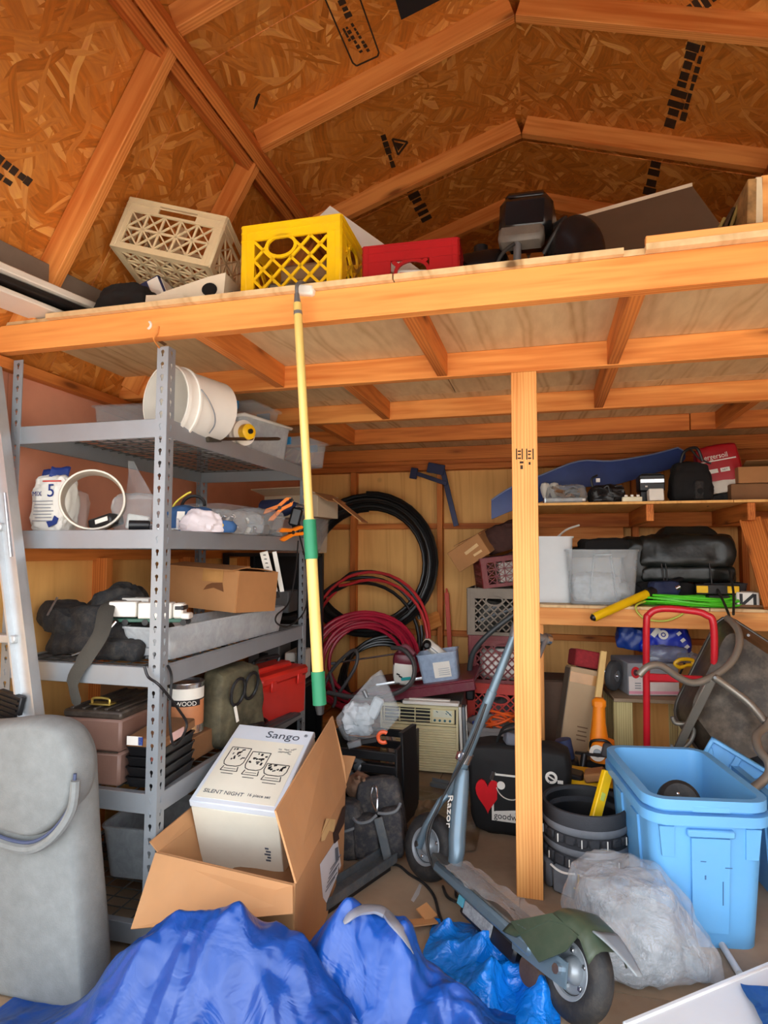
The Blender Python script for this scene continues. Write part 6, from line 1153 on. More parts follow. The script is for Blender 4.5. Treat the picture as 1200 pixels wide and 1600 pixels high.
for k in range(12): q.box((.08+random.uniform(-.03, .03), .07+random.uniform(-.014, .014), zt2+.0012), (.012, .005, .0006), R3(0, 0, random.uniform(-20, 20)))
q.build('grey_ornament', M('soft_grey_ink', (170, 166, 156), .6), t, smooth=0)
q = MB()
for k in range(5): q.box((.095+.004*(k % 2), -dd_/2-.0008, -.02-.012*k), (.012+.004*(k % 3), .001, .006))
q.build('side_print', MATS['grey_ink'], t, smooth=0)
# ------------------------------------------------------------------ grey cushion and ladder at far left
t = thing('cushion', 'grey fabric lounger cushion standing on end with a piped pocket', 'cushion', (0, 0, 0)); gf = M('grey_linen', (124, 128, 127), .9, var=.10, vs=26, bp=.25, bs=260)
out = smooth_path([(-1.72, 0, 0), (-1.73, 0, .40), (-1.70, 0, .61), (-1.58, 0, .685), (-1.42, 0, .708), (-1.27, 0, .728), (-1.185, 0, .712), (-1.135, 0, .655), (-1.118, 0, .56), (-1.10, 0, .36), (-1.075, 0, .14), (-1.062, 0, .0)], 5)
def pillow(out, yf, th, rr, bot=False):
    n = len(out); c = Vector((sum(p[0] for p in out)/n, 0, sum(p[2] for p in out)/n)); rows = []
    for k in range(9):
        a = -90+180*k/8; ins = rr*(1-math.cos(math.radians(a))); y = yf+th/2+th/2*math.sin(math.radians(a)); row = []
        for p in out:
            d = Vector((p[0]-c.x, 0, p[2]-c.z)); L = d.length; s = max(.1, (L-ins)/L); row.append(Vector((c.x+d.x*s, y, max(0.003, c.z+d.z*s))))
        rows.append(row)
    q = MB(); vs = [v for r in rows for v in r]+[Vector((c.x, yf-.012, c.z)), Vector((c.x, yf+th+.01, c.z))]; fs = []
    for k in range(8):
        for i in range(n): fs.append((k*n+i, k*n+(i+1) % n, (k+1)*n+(i+1) % n, (k+1)*n+i))
    for i in range(n): fs.append((len(vs)-2, (i+1) % n, i)); fs.append((8*n+i, 8*n+(i+1) % n, len(vs)-1))
    return q.add(vs, fs)
out = [v+Vector((-.075, 0, -.008)) for v in out]; pillow(out, 1.385, .12, .035).build('pad', gf, t, smooth=80)
fl_ = [P(-40, 1262, Y=1.37), P(0, 1292, Y=1.37), P(40, 1309, Y=1.37), P(75, 1311, Y=1.37), P(108, 1290, Y=1.37), P(134, 1250, Y=1.37), P(140, 1205, Y=1.37)]
top = [(-1.185, 1.37, .665), (-1.225, 1.37, .712), (-1.32, 1.37, .731), (-1.45, 1.37, .712), (-1.58, 1.37, .69), (-1.66, 1.37, .64)]; fl_ = [v+Vector((-.035, 0, 0)) for v in fl_]
pillow(smooth_path([Vector(p) for p in fl_+top], 4, True), 1.355, .10, .022).build('hood_pocket', gf, t, smooth=80)
MB().tube(smooth_path([p+Vector((0, -.010, -.006)) for p in fl_], 5), .0045, 7).build('blue_piping', M('slate_piping', (66, 76, 104), .7), t); MB().tube(smooth_path([p+Vector((.004, -.012, -.022)) for p in fl_], 5), .012, 8).build('hem_roll', gf, t)
t = thing('ladder', 'pale aluminium ladder leaning behind the cushion at the far left', 'ladder', (0, 0, 0)); alu = M('aluminium', (196, 200, 202), .35, .55, var=.06, dirt=.1)
a, b = P(-14, 560, Y=1.60), P(56, 1140, Y=1.55); b2 = b+(b-a)*((b.z-.005)/(a.z-b.z)); off = Vector((-.36, 0, 0))
for o_ in (Vector(), off): mb().bar(a+o_, b2+o_, .06, .022, (0, 1, 0), .002).bar(a+o_+Vector((.031, -.016, 0)), b2+o_+Vector((.031, -.016, 0)), .006, .03, (0, 1, 0)).bar(a+o_+Vector((-.031, -.016, 0)), b2+o_+Vector((-.031, -.016, 0)), .006, .03, (0, 1, 0)).build('side_rail', alu, t)
for k in range(5):
    c = a.lerp(b2, .12+.19*k); mb().box(c+off*.5+Vector((0, 0, 0)), (.33, .05, .024), None, .003).build('rung', alu, t)
MB().tube([P(8, 770, Y=1.56), P(18, 870, Y=1.56)], .006, 8).build('spreader_rod', chrome, t)
t = thing('floor_vent', 'small black ribbed vent grille at the far left behind cushion', 'grille', P(14, 1108, Y=1.53), R=R3(0, 12, 0)); mb().box((0, 0, 0), (.09, .02, .10), None, .003).build('frame', black, t)
for k in range(6): mb().box((0, -.012, -.036+.0145*k), (.075, .008, .005)).build('louvre', black, t, smooth=0)
mb().box((0, .004, -.09-.25), (.02, .02, .6)).build('prop_rod', black, t)
# ------------------------------------------------------------------ blue tarps
blue = M('tarp_blue', (18, 66, 142), .28, var=.08, vs=5, bp=.4, bs=9, bd=.02, rg=True); silver = M('tarp_silver', (150, 154, 164), .3, .25, var=.1)
def tz(px, py, Y): p = P(px, py, Y=Y); return p
pk = [tz(365, 1382, 1.40), tz(300, 1392, 1.38), tz(430, 1425, 1.42), tz(180, 1500, 1.30), tz(560, 1500, 1.33), tz(330, 1450, 1.2)]
t = thing('blue_tarp', 'big rumpled royal blue tarpaulin heaped before the open carton', 'tarp', (0, 0, 0))
bumps = [(pk[0].x+.01, 1.37, .15, .15, pk[0].z-.015), (pk[1].x, 1.36, .18, .18, pk[1].z-.05), (tz(235, 1440, 1.33).x, 1.33, .18, .2, tz(235, 1440, 1.33).z-.04), (pk[3].x+.06, 1.25, .20, .20, .165), (tz(450, 1422, 1.42).x, 1.42, .15, .14, tz(450, 1422, 1.42).z-.045), (-.58, 1.36, .22, .15, .25), (-.78, 1.10, .50, .26, .15), (-.42, 1.28, .22, .18, .17), (-.22, 1.22, .16, .16, .10)]
p = heap(-1.36, -.10, .74, 1.50, 230, 140, bumps, 700, .38, 3); sheet_mesh(p, 'tarp_sheet', blue, t)
t = thing('blue_tarp', 'second blue cover with silver lining arched beside the first tarp', 'tarp', (0, 0, 0)); c2 = tz(570, 1402, 1.49)
p = heap(c2.x-.24, -.085, 1.30, 1.66, 140, 90, [(c2.x-.03, 1.50, .19, .13, c2.z-.03), (c2.x+.08, 1.49, .15, .13, c2.z-.06), (c2.x+.20, 1.45, .17, .15, .19), (c2.x+.35, 1.42, .15, .15, .11)], 200, .34, 8)
sheet_mesh(p, 'cover_sheet', M('cover_blue', (20, 72, 152), .28, var=.08, vs=5, bp=.4, bs=9, bd=.02, rg=True), t)
def onto(px, py, lift=.012):
    """drop a measured pixel onto the draped cover: nearest sheet point along the line of sight"""
    d = (CF+CR*((px-600)/CAM_F)-CU*((py-800)/CAM_F)).normalized(); o = np.array((0, 0, CAM_H)); dn = np.array(d); f = p.reshape(-1, 3)-o; s = f@dn; e = ((f-s[:, None]*dn)**2).sum(1); c = s+e*4000; i = int(np.argmin(c)); return Vector(o+dn*(s[i]-lift))
ln = [onto(*c) for c in ((537, 1442), (552, 1428), (572, 1421), (592, 1422), (608, 1432), (622, 1450), (634, 1468), (646, 1490))]
q = MB(); sm = smooth_path(ln, 6); q.tube(sm, [.003+.025*math.sin(PI*min(1, i/len(sm)*1.05+.03))**.8*(1+.10*math.sin(i*.7)) for i in range(len(sm)-1)]+[.002], 9, flat=.35); q.build('silver_lining', silver, t)
lb = M('light_blue_film', (16, 122, 218), .22, var=.1, vs=7, bp=.7, bs=18, bd=.02, rg=True)
t = thing('plastic_sheet', 'bright azure plastic sheet crumpled on the floor under the scooter', 'sheet', (0, 0, 0)); c3 = P(735, 1475, Z=.05)
p3 = heap(-.36, .03, 1.60, 2.02, 84, 84, [(-.22, 1.88, .10, .10, .075), (-.14, 1.75, .12, .10, .085), (-.05, 1.72, .08, .07, .07), (-.29, 1.95, .05, .05, .05)], 130, .75, 9)
sheet_mesh(p3, 'film_sheet', lb, t)
t = thing('blue_tarp', 'corner of another blue tarp lying on the white panel at right', 'tarp', (0, 0, 0)); p4 = heap(.475, .86, 1.42, 1.84, 50, 50, [(.68, 1.64, .2, .2, .04)], 50, .6, 12, H0=.062); sheet_mesh(p4, 'tarp_sheet', blue, t)
t = thing('plastic_tray', 'white shallow plastic tray on the floor at lower right', 'tray', (0, 0, 0)); a, b = P(978, 1603, Z=.06), P(1230, 1498, Z=.06); ax = (b-a).normalized(); ay = Vector((ax.y, -ax.x, 0)); wp = M('white_gloss', (226, 230, 232), .3, var=.02)
slab(MB(), [v+Vector((0, 0, -.008)) for v in (a, a+ay*.42, b+ay*.42, b)], .012).build('panel_face', wp, t, smooth=0); mb().bar(a-ay*.006+Vector((0, 0, -.028)), b-ay*.006+Vector((0, 0, -.028)), .014, .062, (0, 0, 1), .003).build('raised_edge', wp, t); mb().bar(a+ay*.42+Vector((0, 0, -.03)), b+ay*.42+Vector((0, 0, -.03)), .014, .05, (0, 0, 1), .003).build('raised_edge', wp, t)
# ------------------------------------------------------------------ electric scooter leaning on the post
h_ = Vector((-.651, .759, 0)); r_ = Vector((.759, .651, 0)); ph = math.radians(19); up_ = Vector((0, 0, 1))*math.cos(ph)+r_*math.sin(ph); lf = -(r_*math.cos(ph)-Vector((0, 0, 1))*math.sin(ph))
RS = Matrix((h_, lf, up_)).transposed(); rc = P(884, 1600, Z=0)
t = thing('scooter', 'grey-blue electric kick scooter with olive cover leaning against the post', 'scooter', (rc.x, rc.y, .012), R=RS); sblu = M('scooter_paint', (104, 126, 140), .32, .35, var=.06, dirt=.1); tyre = M('tyre_rubber', (34, 34, 35), .65, var=.15, bp=.3, bs=120, dirt=.12); rimm = M('rim_grey', (150, 158, 164), .35, .3, dirt=.12)
WR, WB = .112, .733
def wheel(x, rr=WR):
    Rw = R3(90, 0, 0); c = Vector((x, 0, rr)); tr = .033
    w = MB().lathe([((rr-tr)+tr*math.cos(math.radians(a)), tr*.95*math.sin(math.radians(a))) for a in range(-150, 151, 20)], 44, c, Rw).build('tyre', tyre, t)
    q = MB().lathe([(rr-.058, -.024), (rr-.05, -.028), (rr-.046, -.026), (rr-.046, .026), (rr-.05, .028), (rr-.058, .024), (rr-.062, .010), (.03, .008), (.03, -.008), (rr-.062, -.010), (rr-.058, -.024)], 36, c, Rw); q.build('rim', rimm, w)
    MB().lathe([(0, -.036), (.012, -.036), (.022, -.030), (.032, -.009), (.032, .009), (.022, .030), (.012, .036), (0, .036)], 24, c, Rw).build('hub', rimm, w)
    for k in range(5): a = 2*PI*k/5; mb().box(c+Vector((.042*math.cos(a), .012, .042*math.sin(a))), (.012, .01, .012), None, .002).build('rim_bolt', chrome, w)
    return w
wheel(0); fw_ = wheel(WB); fw_.matrix_basis = Matrix.Translation((WB, 0, WR)) @ Matrix.Rotation(math.radians(17), 4, 'Z') @ Matrix.Translation((-WB, 0, -WR))
cd = Vector((-.20, 0, .98)).normalized(); fh = Vector((WB, 0, WR)); cl = .30
for s in (-1, 1): MB().tube([fh+Vector((0, s*.048, -.01)), fh+Vector((0, s*.048, .01))+cd*.06, fh+cd*.17+Vector((0, s*.030, 0)), fh+cd*.21], [.014, .013, .013, .012], 10).build('fork_leg', sblu, t)
for s in (-1, 1): MB().tube([fh+Vector((0, s*.040, 0)), fh+Vector((0, s*.062, 0))], .011, 10).build('axle_nut', chrome, t)
MB().tube([fh+cd*.19, fh+cd*.34], .021, 14).build('head_tube', sblu, t); MB().tube([fh+cd*.325, fh+cd*.36], .024, 14).build('clamp', chrome, t); mb().box(fh+cd*.343+Vector((-.0, .028, 0)), (.02, .02, .03), None, .003).build('clamp_lever', chrome, t)
MB().tube([fh+cd*.34, fh+cd*.60], .0185, 14).build('lower_column', sblu, t); MB().tube([fh+cd*.60, fh+cd*.84], .0155, 14).build('upper_column', sblu, t)
hb = fh+cd*.84; MB().tube([hb+Vector((0, -.13, 0)), hb+Vector((0, .0, 0))], .011, 10).build('handlebar', greym, t); MB().tube([hb+Vector((0, -.145, 0)), hb+Vector((0, -.08, 0))], .017, 12).build('grip', greym, t); MB().tube([hb+Vector((-.01, -.13, .0)), hb+Vector((-.03, -.10, -.07))], .010, 10).build('folded_grip', greym, t); MB().lathe([(0, -.012), (.02, -.012), (.02, .012), (0, .012)], 16, hb+Vector((.005, -.15, .006)), R3(90, 0, 0)).build('end_knob', chrome, t); MB().cyl(hb+Vector((0, 0, -.03)), hb+Vector((0, 0, .02)), .022, 12).build('stem_clamp', greym, t)
nk = smooth_path([fh+cd*.30+Vector((-.015, 0, 0)), fh+cd*.24+Vector((-.04, 0, 0)), fh+Vector((-.13, 0, .10)), fh+Vector((-.155, 0, .04)), fh+Vector((-.16, 0, -.02))], 6); MB().tube(nk, [.020+.010*math.sin(PI*i/(len(nk)-1)) for i in range(len(nk))], 12, flat=1.0).build('neck', sblu, t)
text('Razor', .042, paper, t, fh+Vector((-.072, .0335, .20)), Matrix(((-.35, -.937, 0), (0, 0, 1), (-.937, .35, 0))), ext=.0008, sx=1.05)
dk0, dk1 = .10, WB-.135; dz = .098
mb().box(((dk0+dk1)/2, 0, dz), (dk1-dk0, .135, .034), None, .008).build('deck_rail', sblu, t); mb().box(((dk0+dk1)/2+.01, 0, dz+.020), (dk1-dk0-.03, .118, .008), None, .003).build('grip_pad', M('grip_pad', (74, 78, 78), .6, var=.2, dirt=.3), t)
q = MB(); q.prism([(dk1-.02, -.06), (dk1+.05, -.045), (dk1+.06, .0), (dk1+.05, .045), (dk1-.02, .06)], .036, (0, 0, dz-.014)); q.build('deck_nose', M('grip_pad', (74, 78, 78), .6), t)
mb().box((dk0+.20, .0, dz-.043), (.27, .10, .05), None, .008).build('battery_case', black, t); MB().cyl((dk0+.0, -.05, dz-.045), (dk0+.0, .055, dz-.045), .036, 20).build('motor', M('motor_brown', (92, 72, 60), .5, .4, dirt=.2), t); mb().box((dk0+.24, .0525, dz-.038), (.14, .004, .034)).build('spec_sticker', M('sticker_grey', (150, 156, 160), .5, var=.3, vs=90), t)
mb().box((dk0+.33, .0535, dz-.03), (.03, .004, .03)).build('teal_sticker', M('teal_sticker', (90, 170, 190), .5), t)
for s in (-1, 1):
    q = MB(); q.prism([(-.03, WR-.03), (.03, WR-.035), (dk0+.07, dz-.030), (dk0+.09, dz+.02), (dk0+.02, dz+.035), (-.02, WR+.025)], .006, (0, s*.056+.003, 0), R3(90, 0, 0)); q.build('rear_dropout', sblu, t, smooth=0)
    MB().cyl((0, s*.05, WR), (0, s*.072, WR), .012, 8).build('axle_nut', chrome, t)
MB().lathe([(0, .036), (.045, .036), (.048, .040), (.045, .044), (0, .044)], 28, (0, 0, WR), R3(90, 0, 0)).build('drive_sprocket', greym, t)
oliv = M('olive_plastic', (58, 72, 56), .45, var=.08, dirt=.08)
pr_ = [(dk0+.10, dz+.028), (dk0+.05, dz+.040), (.05, WR+.118), (.0, WR+.132), (-.05, WR+.125), (-.088, WR+.09)]; q = MB()
q.grid(lambda u, v: Vector((*(lambda a, b, f: (a[0]+(b[0]-a[0])*f, (v-.5)*.15*(1-.15*u), a[1]+(b[1]-a[1])*f-.022*(2*v-1)**4*1.5))(pr_[min(4, int(u*5))], pr_[min(4, int(u*5))+1], u*5-min(4, int(u*5))),)), 20, 8)
o = q.build('olive_cover', oliv, t, smooth=60); md = o.modifiers.new('s', 'SOLIDIFY'); md.thickness = .004
q = MB(); q.add([Vector(v) for v in ((dk0+.085, .068, dz+.03), (.05, .066, WR+.105), (-.045, .066, WR+.10), (-.02, .070, WR+.05), (.05, .074, dz+.0))], [(0, 1, 2, 3, 4)]); o = q.build('cover_side', oliv, t, smooth=0); md = o.modifiers.new('s', 'SOLIDIFY'); md.thickness = .004
q = MB(); q.grid(lambda u, v: Vector((-.06-.115*u, (v-.5)*.085*(1-u*.75), WR+.118-.012*u-.022*u*u)), 8, 4); o = q.build('fender_tip', M('grey_fender', (140, 148, 152), .4), t); md = o.modifiers.new('s', 'SOLIDIFY'); md.thickness = .004
q = MB(); q.grid(lambda u, v: Vector((dk0+.02+.42*u, (v-.5)*.16, dz+.030+.012*ridge((u*5, v*2, 1), 1.5, 3)+.01*math.sin(v*7+u*5))), 24, 8); q.build('clear_film', film, t)
for s in (0, 1): MB().tube(smooth_path([fh+cd*.55+Vector((-.02, .02, 0)), fh+cd*.38+Vector((-.05, .035+.01*s, 0)), fh+cd*.2+Vector((-.03, .05, 0)), fh+Vector((-.06, .06+.01*s, .06)), fh+Vector((-.10, .05, -.02)), fh+Vector((-.18, .04, -.03))], 6), .004, 6).build('brake_cable', rubber, t)
t = thing('plastic_sheet', 'crumpled brown plastic sheet on the floor before the air conditioner', 'plastic sheet', (0, 0, 0)); p5 = heap(-.80, -.28, 2.50, 3.10, 90, 100, [(-.55, 2.8, .14, .2, .03), (-.42, 2.95, .08, .08, .04), (-.70, 2.65, .1, .1, .03)], 160, .7, 31); sheet_mesh(p5, 'film_sheet', M('brown_film', (112, 90, 66), .28, var=.15, bp=.3, bs=60), t)
# floor cord and scraps
t = thing('floor_cable', 'thin black cord snaking over the floor past the front wheel', 'cord', (0, 0, 0)); MB().tube(smooth_path([P(x, y, Z=.006) for x, y in ((600, 1352), (622, 1352), (640, 1366), (662, 1380), (678, 1400), (686, 1428), (694, 1446), (705, 1455))], 5), .005, 6).build('cord_length', rubber, t)
MB().tube(smooth_path([P(x, y, Z=.006) for x, y in ((692, 1385), (700, 1402), (722, 1412), (742, 1414), (735, 1398), (715, 1402), (712, 1392))], 5), .005, 6).build('cord_loop', rubber, t)
t = thing('cardboard_scrap', 'torn brown cardboard scrap on floor beside the azure sheet', 'cardboard', P(663, 1450, Z=.005)+Vector((0, 0, .0)), R=R3(0, -12, 40)); mb().box((0, 0, .02), (.09, .035, .004), R3(0, 20, 0)).build('scrap_piece', card, t, smooth=0); mb().box((.03, .03, .02), (.05, .05, .004), R3(30, 10, 20)).build('scrap_piece', card, t, smooth=0)
q = MB(); q.prism([(-.012, -.05), (.0, -.06), (.008, -.01), (.006, .05), (-.004, .06), (-.008, .0)], .0006); q.build('paint_scuff', M('chalk_white', (176, 172, 168), .9, var=.1), fl, P(652, 1395, Z=.0004), smooth=0)
# ------------------------------------------------------------------ black shopping bag with heart and logo behind the post
t = thing('tote_bag', 'black shopping bag with red heart and white square logo behind the post', 'bag', (-.118, 2.74, 0), -3); bb = M('black_nonwoven', (16, 16, 17), .75, var=.15)
bag((.40, .15, .37), 211, 22, .42, .006, 6, taper=-.08, cr=24, ca=.2).build('bag_body', bb, t)
for s in (-1, 1): MB().tube(smooth_path([(-.09, s*.03, .36), (-.07, s*.04, .41), (0, s*.045, .435), (.07, s*.04, .41), (.09, s*.03, .36)], 5), .010, 8, flat=.4).build('carry_handle', bb, t)
hp_ = []
for k in range(28): a = 2*PI*k/28; hp_.append((.0034*16*math.sin(a)**3*.92, .0048*(13*math.cos(a)-5*math.cos(2*a)-2*math.cos(3*a)-math.cos(4*a))))
q = MB(); q.prism(hp_, .012, (-.122, -.088, .175), R3(90, 0, 8)); q.build('red_heart', M('red_foil', (206, 16, 30), .35), t, smooth=0); MB().tube([(-.105, -.092, .235), (-.095, -.094, .27)], .010, 8).build('silver_clip', chrome, t)
lx = -.03; q = MB()
for c, s in (((lx, -.092, .165), (.15, .002, .19)),): q.box(c, s)
q.build('white_logo_plate', paper, t); mb().box((lx, -.0938, .180), (.132, .0015, .145)).build('logo_field', bb, t)
MB().lathe([(0, 0), (.0165, 0), (.0165, .0015), (0, .0015)], 20).build('logo_eye', paper, t, (lx-.036, -.0946, .215), R=R3(90, 0, 0)); MB().tube(arc((lx+.002, -.0955, .22), .058, 195, 300, 12, (1, 0, 0), (0, 0, 1)), .006, 6, flat=.3).build('logo_smile', paper, t); mb().box((lx-.0, -.0955, .112), (.12, .001, .012), R3(0, -8, 0)).build('logo_line', paper, t)
text('goodwill', .036, inkb, t, (lx-.066, -.0945, .080), R3(90, 0, 0), sx=.95)
MB().lathe([(.014, 0), (.024, 0), (.024, .002), (.014, .002), (.014, 0)], 24).build('white_ring', paper, t, (.135, -.085, .265), R=R3(90, 0, 0)); mb().box((.135, -.087, .265), (.034, .001, .006), R3(0, 30, 0)).build('ring_bar', paper, t)
for z in (.235, .255): mb().box((.170, -.083, z-.005), (.022, .002, .013)).build('white_bar', paper, t)
mb().box((0, -.02, .385), (.12, .06, .05), R3(0, 12, 20), .008).build('grey_contents', M('dusty_grey', (96, 100, 110), .7, var=.2), t)
# ------------------------------------------------------------------ bucket with a tool organiser, level, yellow tool
t = thing('tool_bucket', 'black bucket wrapped in a pocketed grey and black tool organiser', 'bucket', (.128, 2.405, 0)); t.scale = (1, 1, .80); org = M('organiser_grey', (104, 108, 114), .85, var=.2, bp=.2, bs=200, dirt=.12); orgd = M('organiser_black', (48, 49, 53), .85, var=.25, bp=.2, bs=200)
bucket(.125, .143, .335, .005, black, 40).build('bucket_shell', black, t)
MB().lathe([(.136, .10), (.146, .12), (.1485, .30), (.152, .345), (.150, .352), (.140, .352), (.136, .30), (.130, .18)], 40).build('organiser_skirt', orgd, t); MB().lathe([(.1495, .26), (.1535, .268), (.1545, .286), (.1510, .292)], 40).build('grey_band', org, t); MB().lathe([(.1478, .175), (.152, .18), (.153, .198), (.150, .204)], 40).build('grey_band', org, t)
for k in range(11):
    a = math.radians(-175+15.5*k); c = Vector((.150*math.cos(a), .150*math.sin(a), 0)); Rz = Matrix.Rotation(a+PI/2, 3, 'Z')
    mb().box(c+Vector((0, 0, .238)), (.036, .012, .036), Rz, .005).build('tool_loop', orgd, t); mb().box(c+Vector((0, 0, .148)), (.037, .014, .044), Rz, .005).build('tool_loop', orgd, t)
    if k % 2: mb().box(c*1.055+Vector((0, 0, .238)), (.003, .003, .034), Rz).build('white_stitch', paper, t)
    else: mb().box(c*1.06+Vector((0, 0, .148)), (.003, .003, .03), Rz).build('white_stitch', paper, t)
for k in range(4):
    a = math.radians(-160+38*k); c = Vector((.146*math.cos(a), .146*math.sin(a), .06)); Rz = Matrix.Rotation(a+PI/2, 3, 'Z'); mb().box(c, (.092, .03, .115), Rz, .012).build('lower_pocket', org, t)
    pts = [Vector((.166*math.cos(a+b), .166*math.sin(a+b), .118+.0*abs(b)-.012*math.cos(b*5))) for b in [(-.28+.07*i) for i in range(9)]]
    if k in (1, 2): MB().tube(pts, .0045, 7).build('white_trim', paper, t)
t = thing('spirit_level', 'yellow spirit level standing in the black tool bucket', 'level', (0, 0, 0)); a, b = P(949, 1206, Y=2.46), P(931, 1276, Y=2.385); b2 = b+(b-a)*1.6; b2.z = max(b2.z, .03); mb().bar(a, b2, .038, .022, (.5, -.8, .1), .003).build('level_rail', yp, t, smooth=0); mb().bar(a+(a-b)*.01+Vector((0, 0, .001)), a+(b-a)*.02, .04, .024, (.5, -.8, .1), .003).build('end_cap', M('mustard_plastic', (206, 158, 16), .5), t)
mb().bar(a.lerp(b, .45)+Vector((.004, -.0125, 0)), a.lerp(b, .62)+Vector((.004, -.0125, 0)), .016, .004, (.5, -.8, .1)).build('vial_window', M('vial', (190, 200, 90), .3), t)
t = thing('power_tool', 'yellow and black power tool case behind the tool bucket', 'tool case', (.165, 2.80, 0), -8); dw = M('tool_yellow', (236, 184, 20), .4, var=.06, dirt=.08); mb().box((0, 0, .105), (.27, .22, .21), None, .014).build('case_body', dw, t); mb().box((0, .0, .225), (.25, .2, .03), None, .010).build('case_lid', dw, t); mb().box((-.07, -.05, .25), (.11, .08, .03), R3(0, 8, 0), .008).build('black_cover', black, t); mb().box((.03, -.06, .262), (.08, .09, .035), R3(0, -14, 0), .006).build('wood_piece', card, t); mb().box((.0, -.111, .17), (.22, .004, .03), R3(0, 4, 0)).build('white_stripe', paper, t); mb().box((.09, -.112, .21), (.06, .01, .05), None, .004).build('latch', black, t)
t = thing('cordless_tool', 'orange battery hand lamp standing behind the yellow case', 'hand lamp', (.245, 3.02, .05), -10); ot = M('lamp_orange', (240, 134, 20), .4, var=.08); mb().box((0, 0, .075), (.17, .16, .25), None, .01).build('stand_box', black, t); MB().tube([(0, -.05, .20), (0, -.05, .29)], .052, 20).build('lamp_body', ot, t); MB().tube([(-.015, -.03, .29), (-.015, -.03, .36), (-.012, -.03, .44)], [.040, .030, .026], 16).build('grip_tube', ot, t); mb().box((-.012, -.03, .445), (.06, .05, .05), None, .014).build('lamp_head', ot, t); MB().lathe([(.018, 0), (.034, 0), (.034, .012), (.018, .014), (.018, 0)], 24).build('white_ring', paper, t, (-.015, -.10, .245), R=R3(80, 0, 0)); MB().lathe([(0, 0), (.018, 0), (.018, .006), (0, .006)], 20).build('grey_lens', greym, t, (-.015, -.10, .245), R=R3(80, 0, 0)); MB().tube(smooth_path([(-.05, -.05, .24), (-.04, -.09, .29), (.02, -.095, .30), (.05, -.06, .26)], 5), .006, 7).build('bail_wire', black, t)
t = thing('clamp_handles', 'black bar clamp lying over the yellow case beside orange lamp', 'clamp', (.215, 2.91, .285), -15); mb().bar((-.10, 0, 0), (.12, 0, .012), .018, .012, b=.002).build('bar', black, t); MB().tube([(-.06, 0, .0), (-.065, -.02, -.05)], .014, 10).build('trigger_grip', black, t); mb().box((.04, .0, .03), (.05, .03, .06), R3(0, 15, 0), .008).build('sliding_jaw', M('dark_grey_plastic', (70, 72, 76), .5), t); mb().box((.09, -.01, .02), (.06, .035, .03), R3(0, -20, 10), .008).build('handle', black, t)
t = thing('spray_can', 'small navy blue can tilted at the foot of the long box', 'can', (.085, 2.99, .24), R=R3(0, -12, 0)); MB().lathe([(0, 0), (.034, 0), (.036, .004), (.036, .08), (.034, .086), (0, .086)], 24).build('can_body', M('navy_tin', (52, 66, 104), .5), t); MB().lathe([(.0364, .066), (.0364, .084)], 24).build('rim_band', M('navy_tin', (52, 66, 104), .5), t); mb().box((0, 0, -.12), (.09, .09, .23), None, .006).build('block_under', black, t)
# ------------------------------------------------------------------ blue storage totes
tb = M('tote_blue', (104, 172, 226), .4, var=.04, vs=4, bp=.05, bs=80, dirt=.04)
def tote(name, label, loc, rz, w=.335, d=.49, h=.40, grp=None, detail=True):
    t = thing(name, label, 'storage tote', loc, rz, grp); q = tray(w, d, h, .005, .12, .030, r=.05, nr=5); q.build('tote_body', tb, t, smooth=35)
    if detail:
        f = lambda z: -(d/2)*(.88+.12*z/h)
        for (x0, x1) in ((-.055, .055),):
            slab(MB(), [(x0*.92, f(.05)-.006, .05), (x1*.92, f(.05)-.006, .05), (x1, f(.33)-.006, .33), (x0, f(.33)-.006, .33)], .012).build('handle_panel', tb, t, smooth=0)
        mb().box((0, f(.345)-.008, .345), (.135, .022, .022), None, .004).build('handle_bar', tb, t)
        for s in (-1, 1): slab(MB(), [(s*.072+.03*s, f(.27)-.002, .27), (s*(w/2-.028)*.98, f(.27)-.002, .27), (s*(w/2-.022), f(.36)-.002, .36), (s*.072+.03*s, f(.36)-.002, .36)], .010).build('corner_panel', tb, t, smooth=0)
        for y in (-.12, .06):
            for s in (-1, 1): k = w/2; slab(MB(), [(s*(k*.90+.003), y, .06), (s*(k*.90+.003), y+.07, .06), (s*(k*.985+.003), y+.07, .34), (s*(k*.985+.003), y, .34)], .010).build('side_rib', tb, t, smooth=0)
    return t
tote('storage_tote', 'light blue storage tote, the outer one of the nested pair in front', (.425, 2.315, 0), 9)
t = tote('storage_tote', 'light blue storage tote nested inside the outer tote and holding black reels', (.425, 2.315, .012), 9, .325, .48, .43, detail=False); q = mb().box((0, -.257, .405), (.11, .010, .020), None, .003); q.build('latch_tab', tb, t)
q = MB()
for (x, z, w, h) in ((-.01, .27, .03, .003), (.03, .24, .022, .003), (.012, .20, .006, .02), (.045, .19, .004, .05), (.01, .30, .012, .003)): q.box((x, -.2400+.0, z), (w, .001, h))
t3 = [o for o in COL.objects if o.get('label', '').startswith('light blue storage tote, the outer')][0]; qq = MB()
for (x, z, w, h) in ((-.022, .262, .016, .002), (.050, .246, .020, .002), (-.016, .215, .004, .012), (.034, .17, .0025, .07)): qq.box((x, -(.245)*(.88+.12*z/.40)-.0135, z), (w, .001, h), R3(4, 0, 0))
qq.build('dark_scuff', M('scuff_blue', (64, 104, 150), .6), t3, smooth=0)
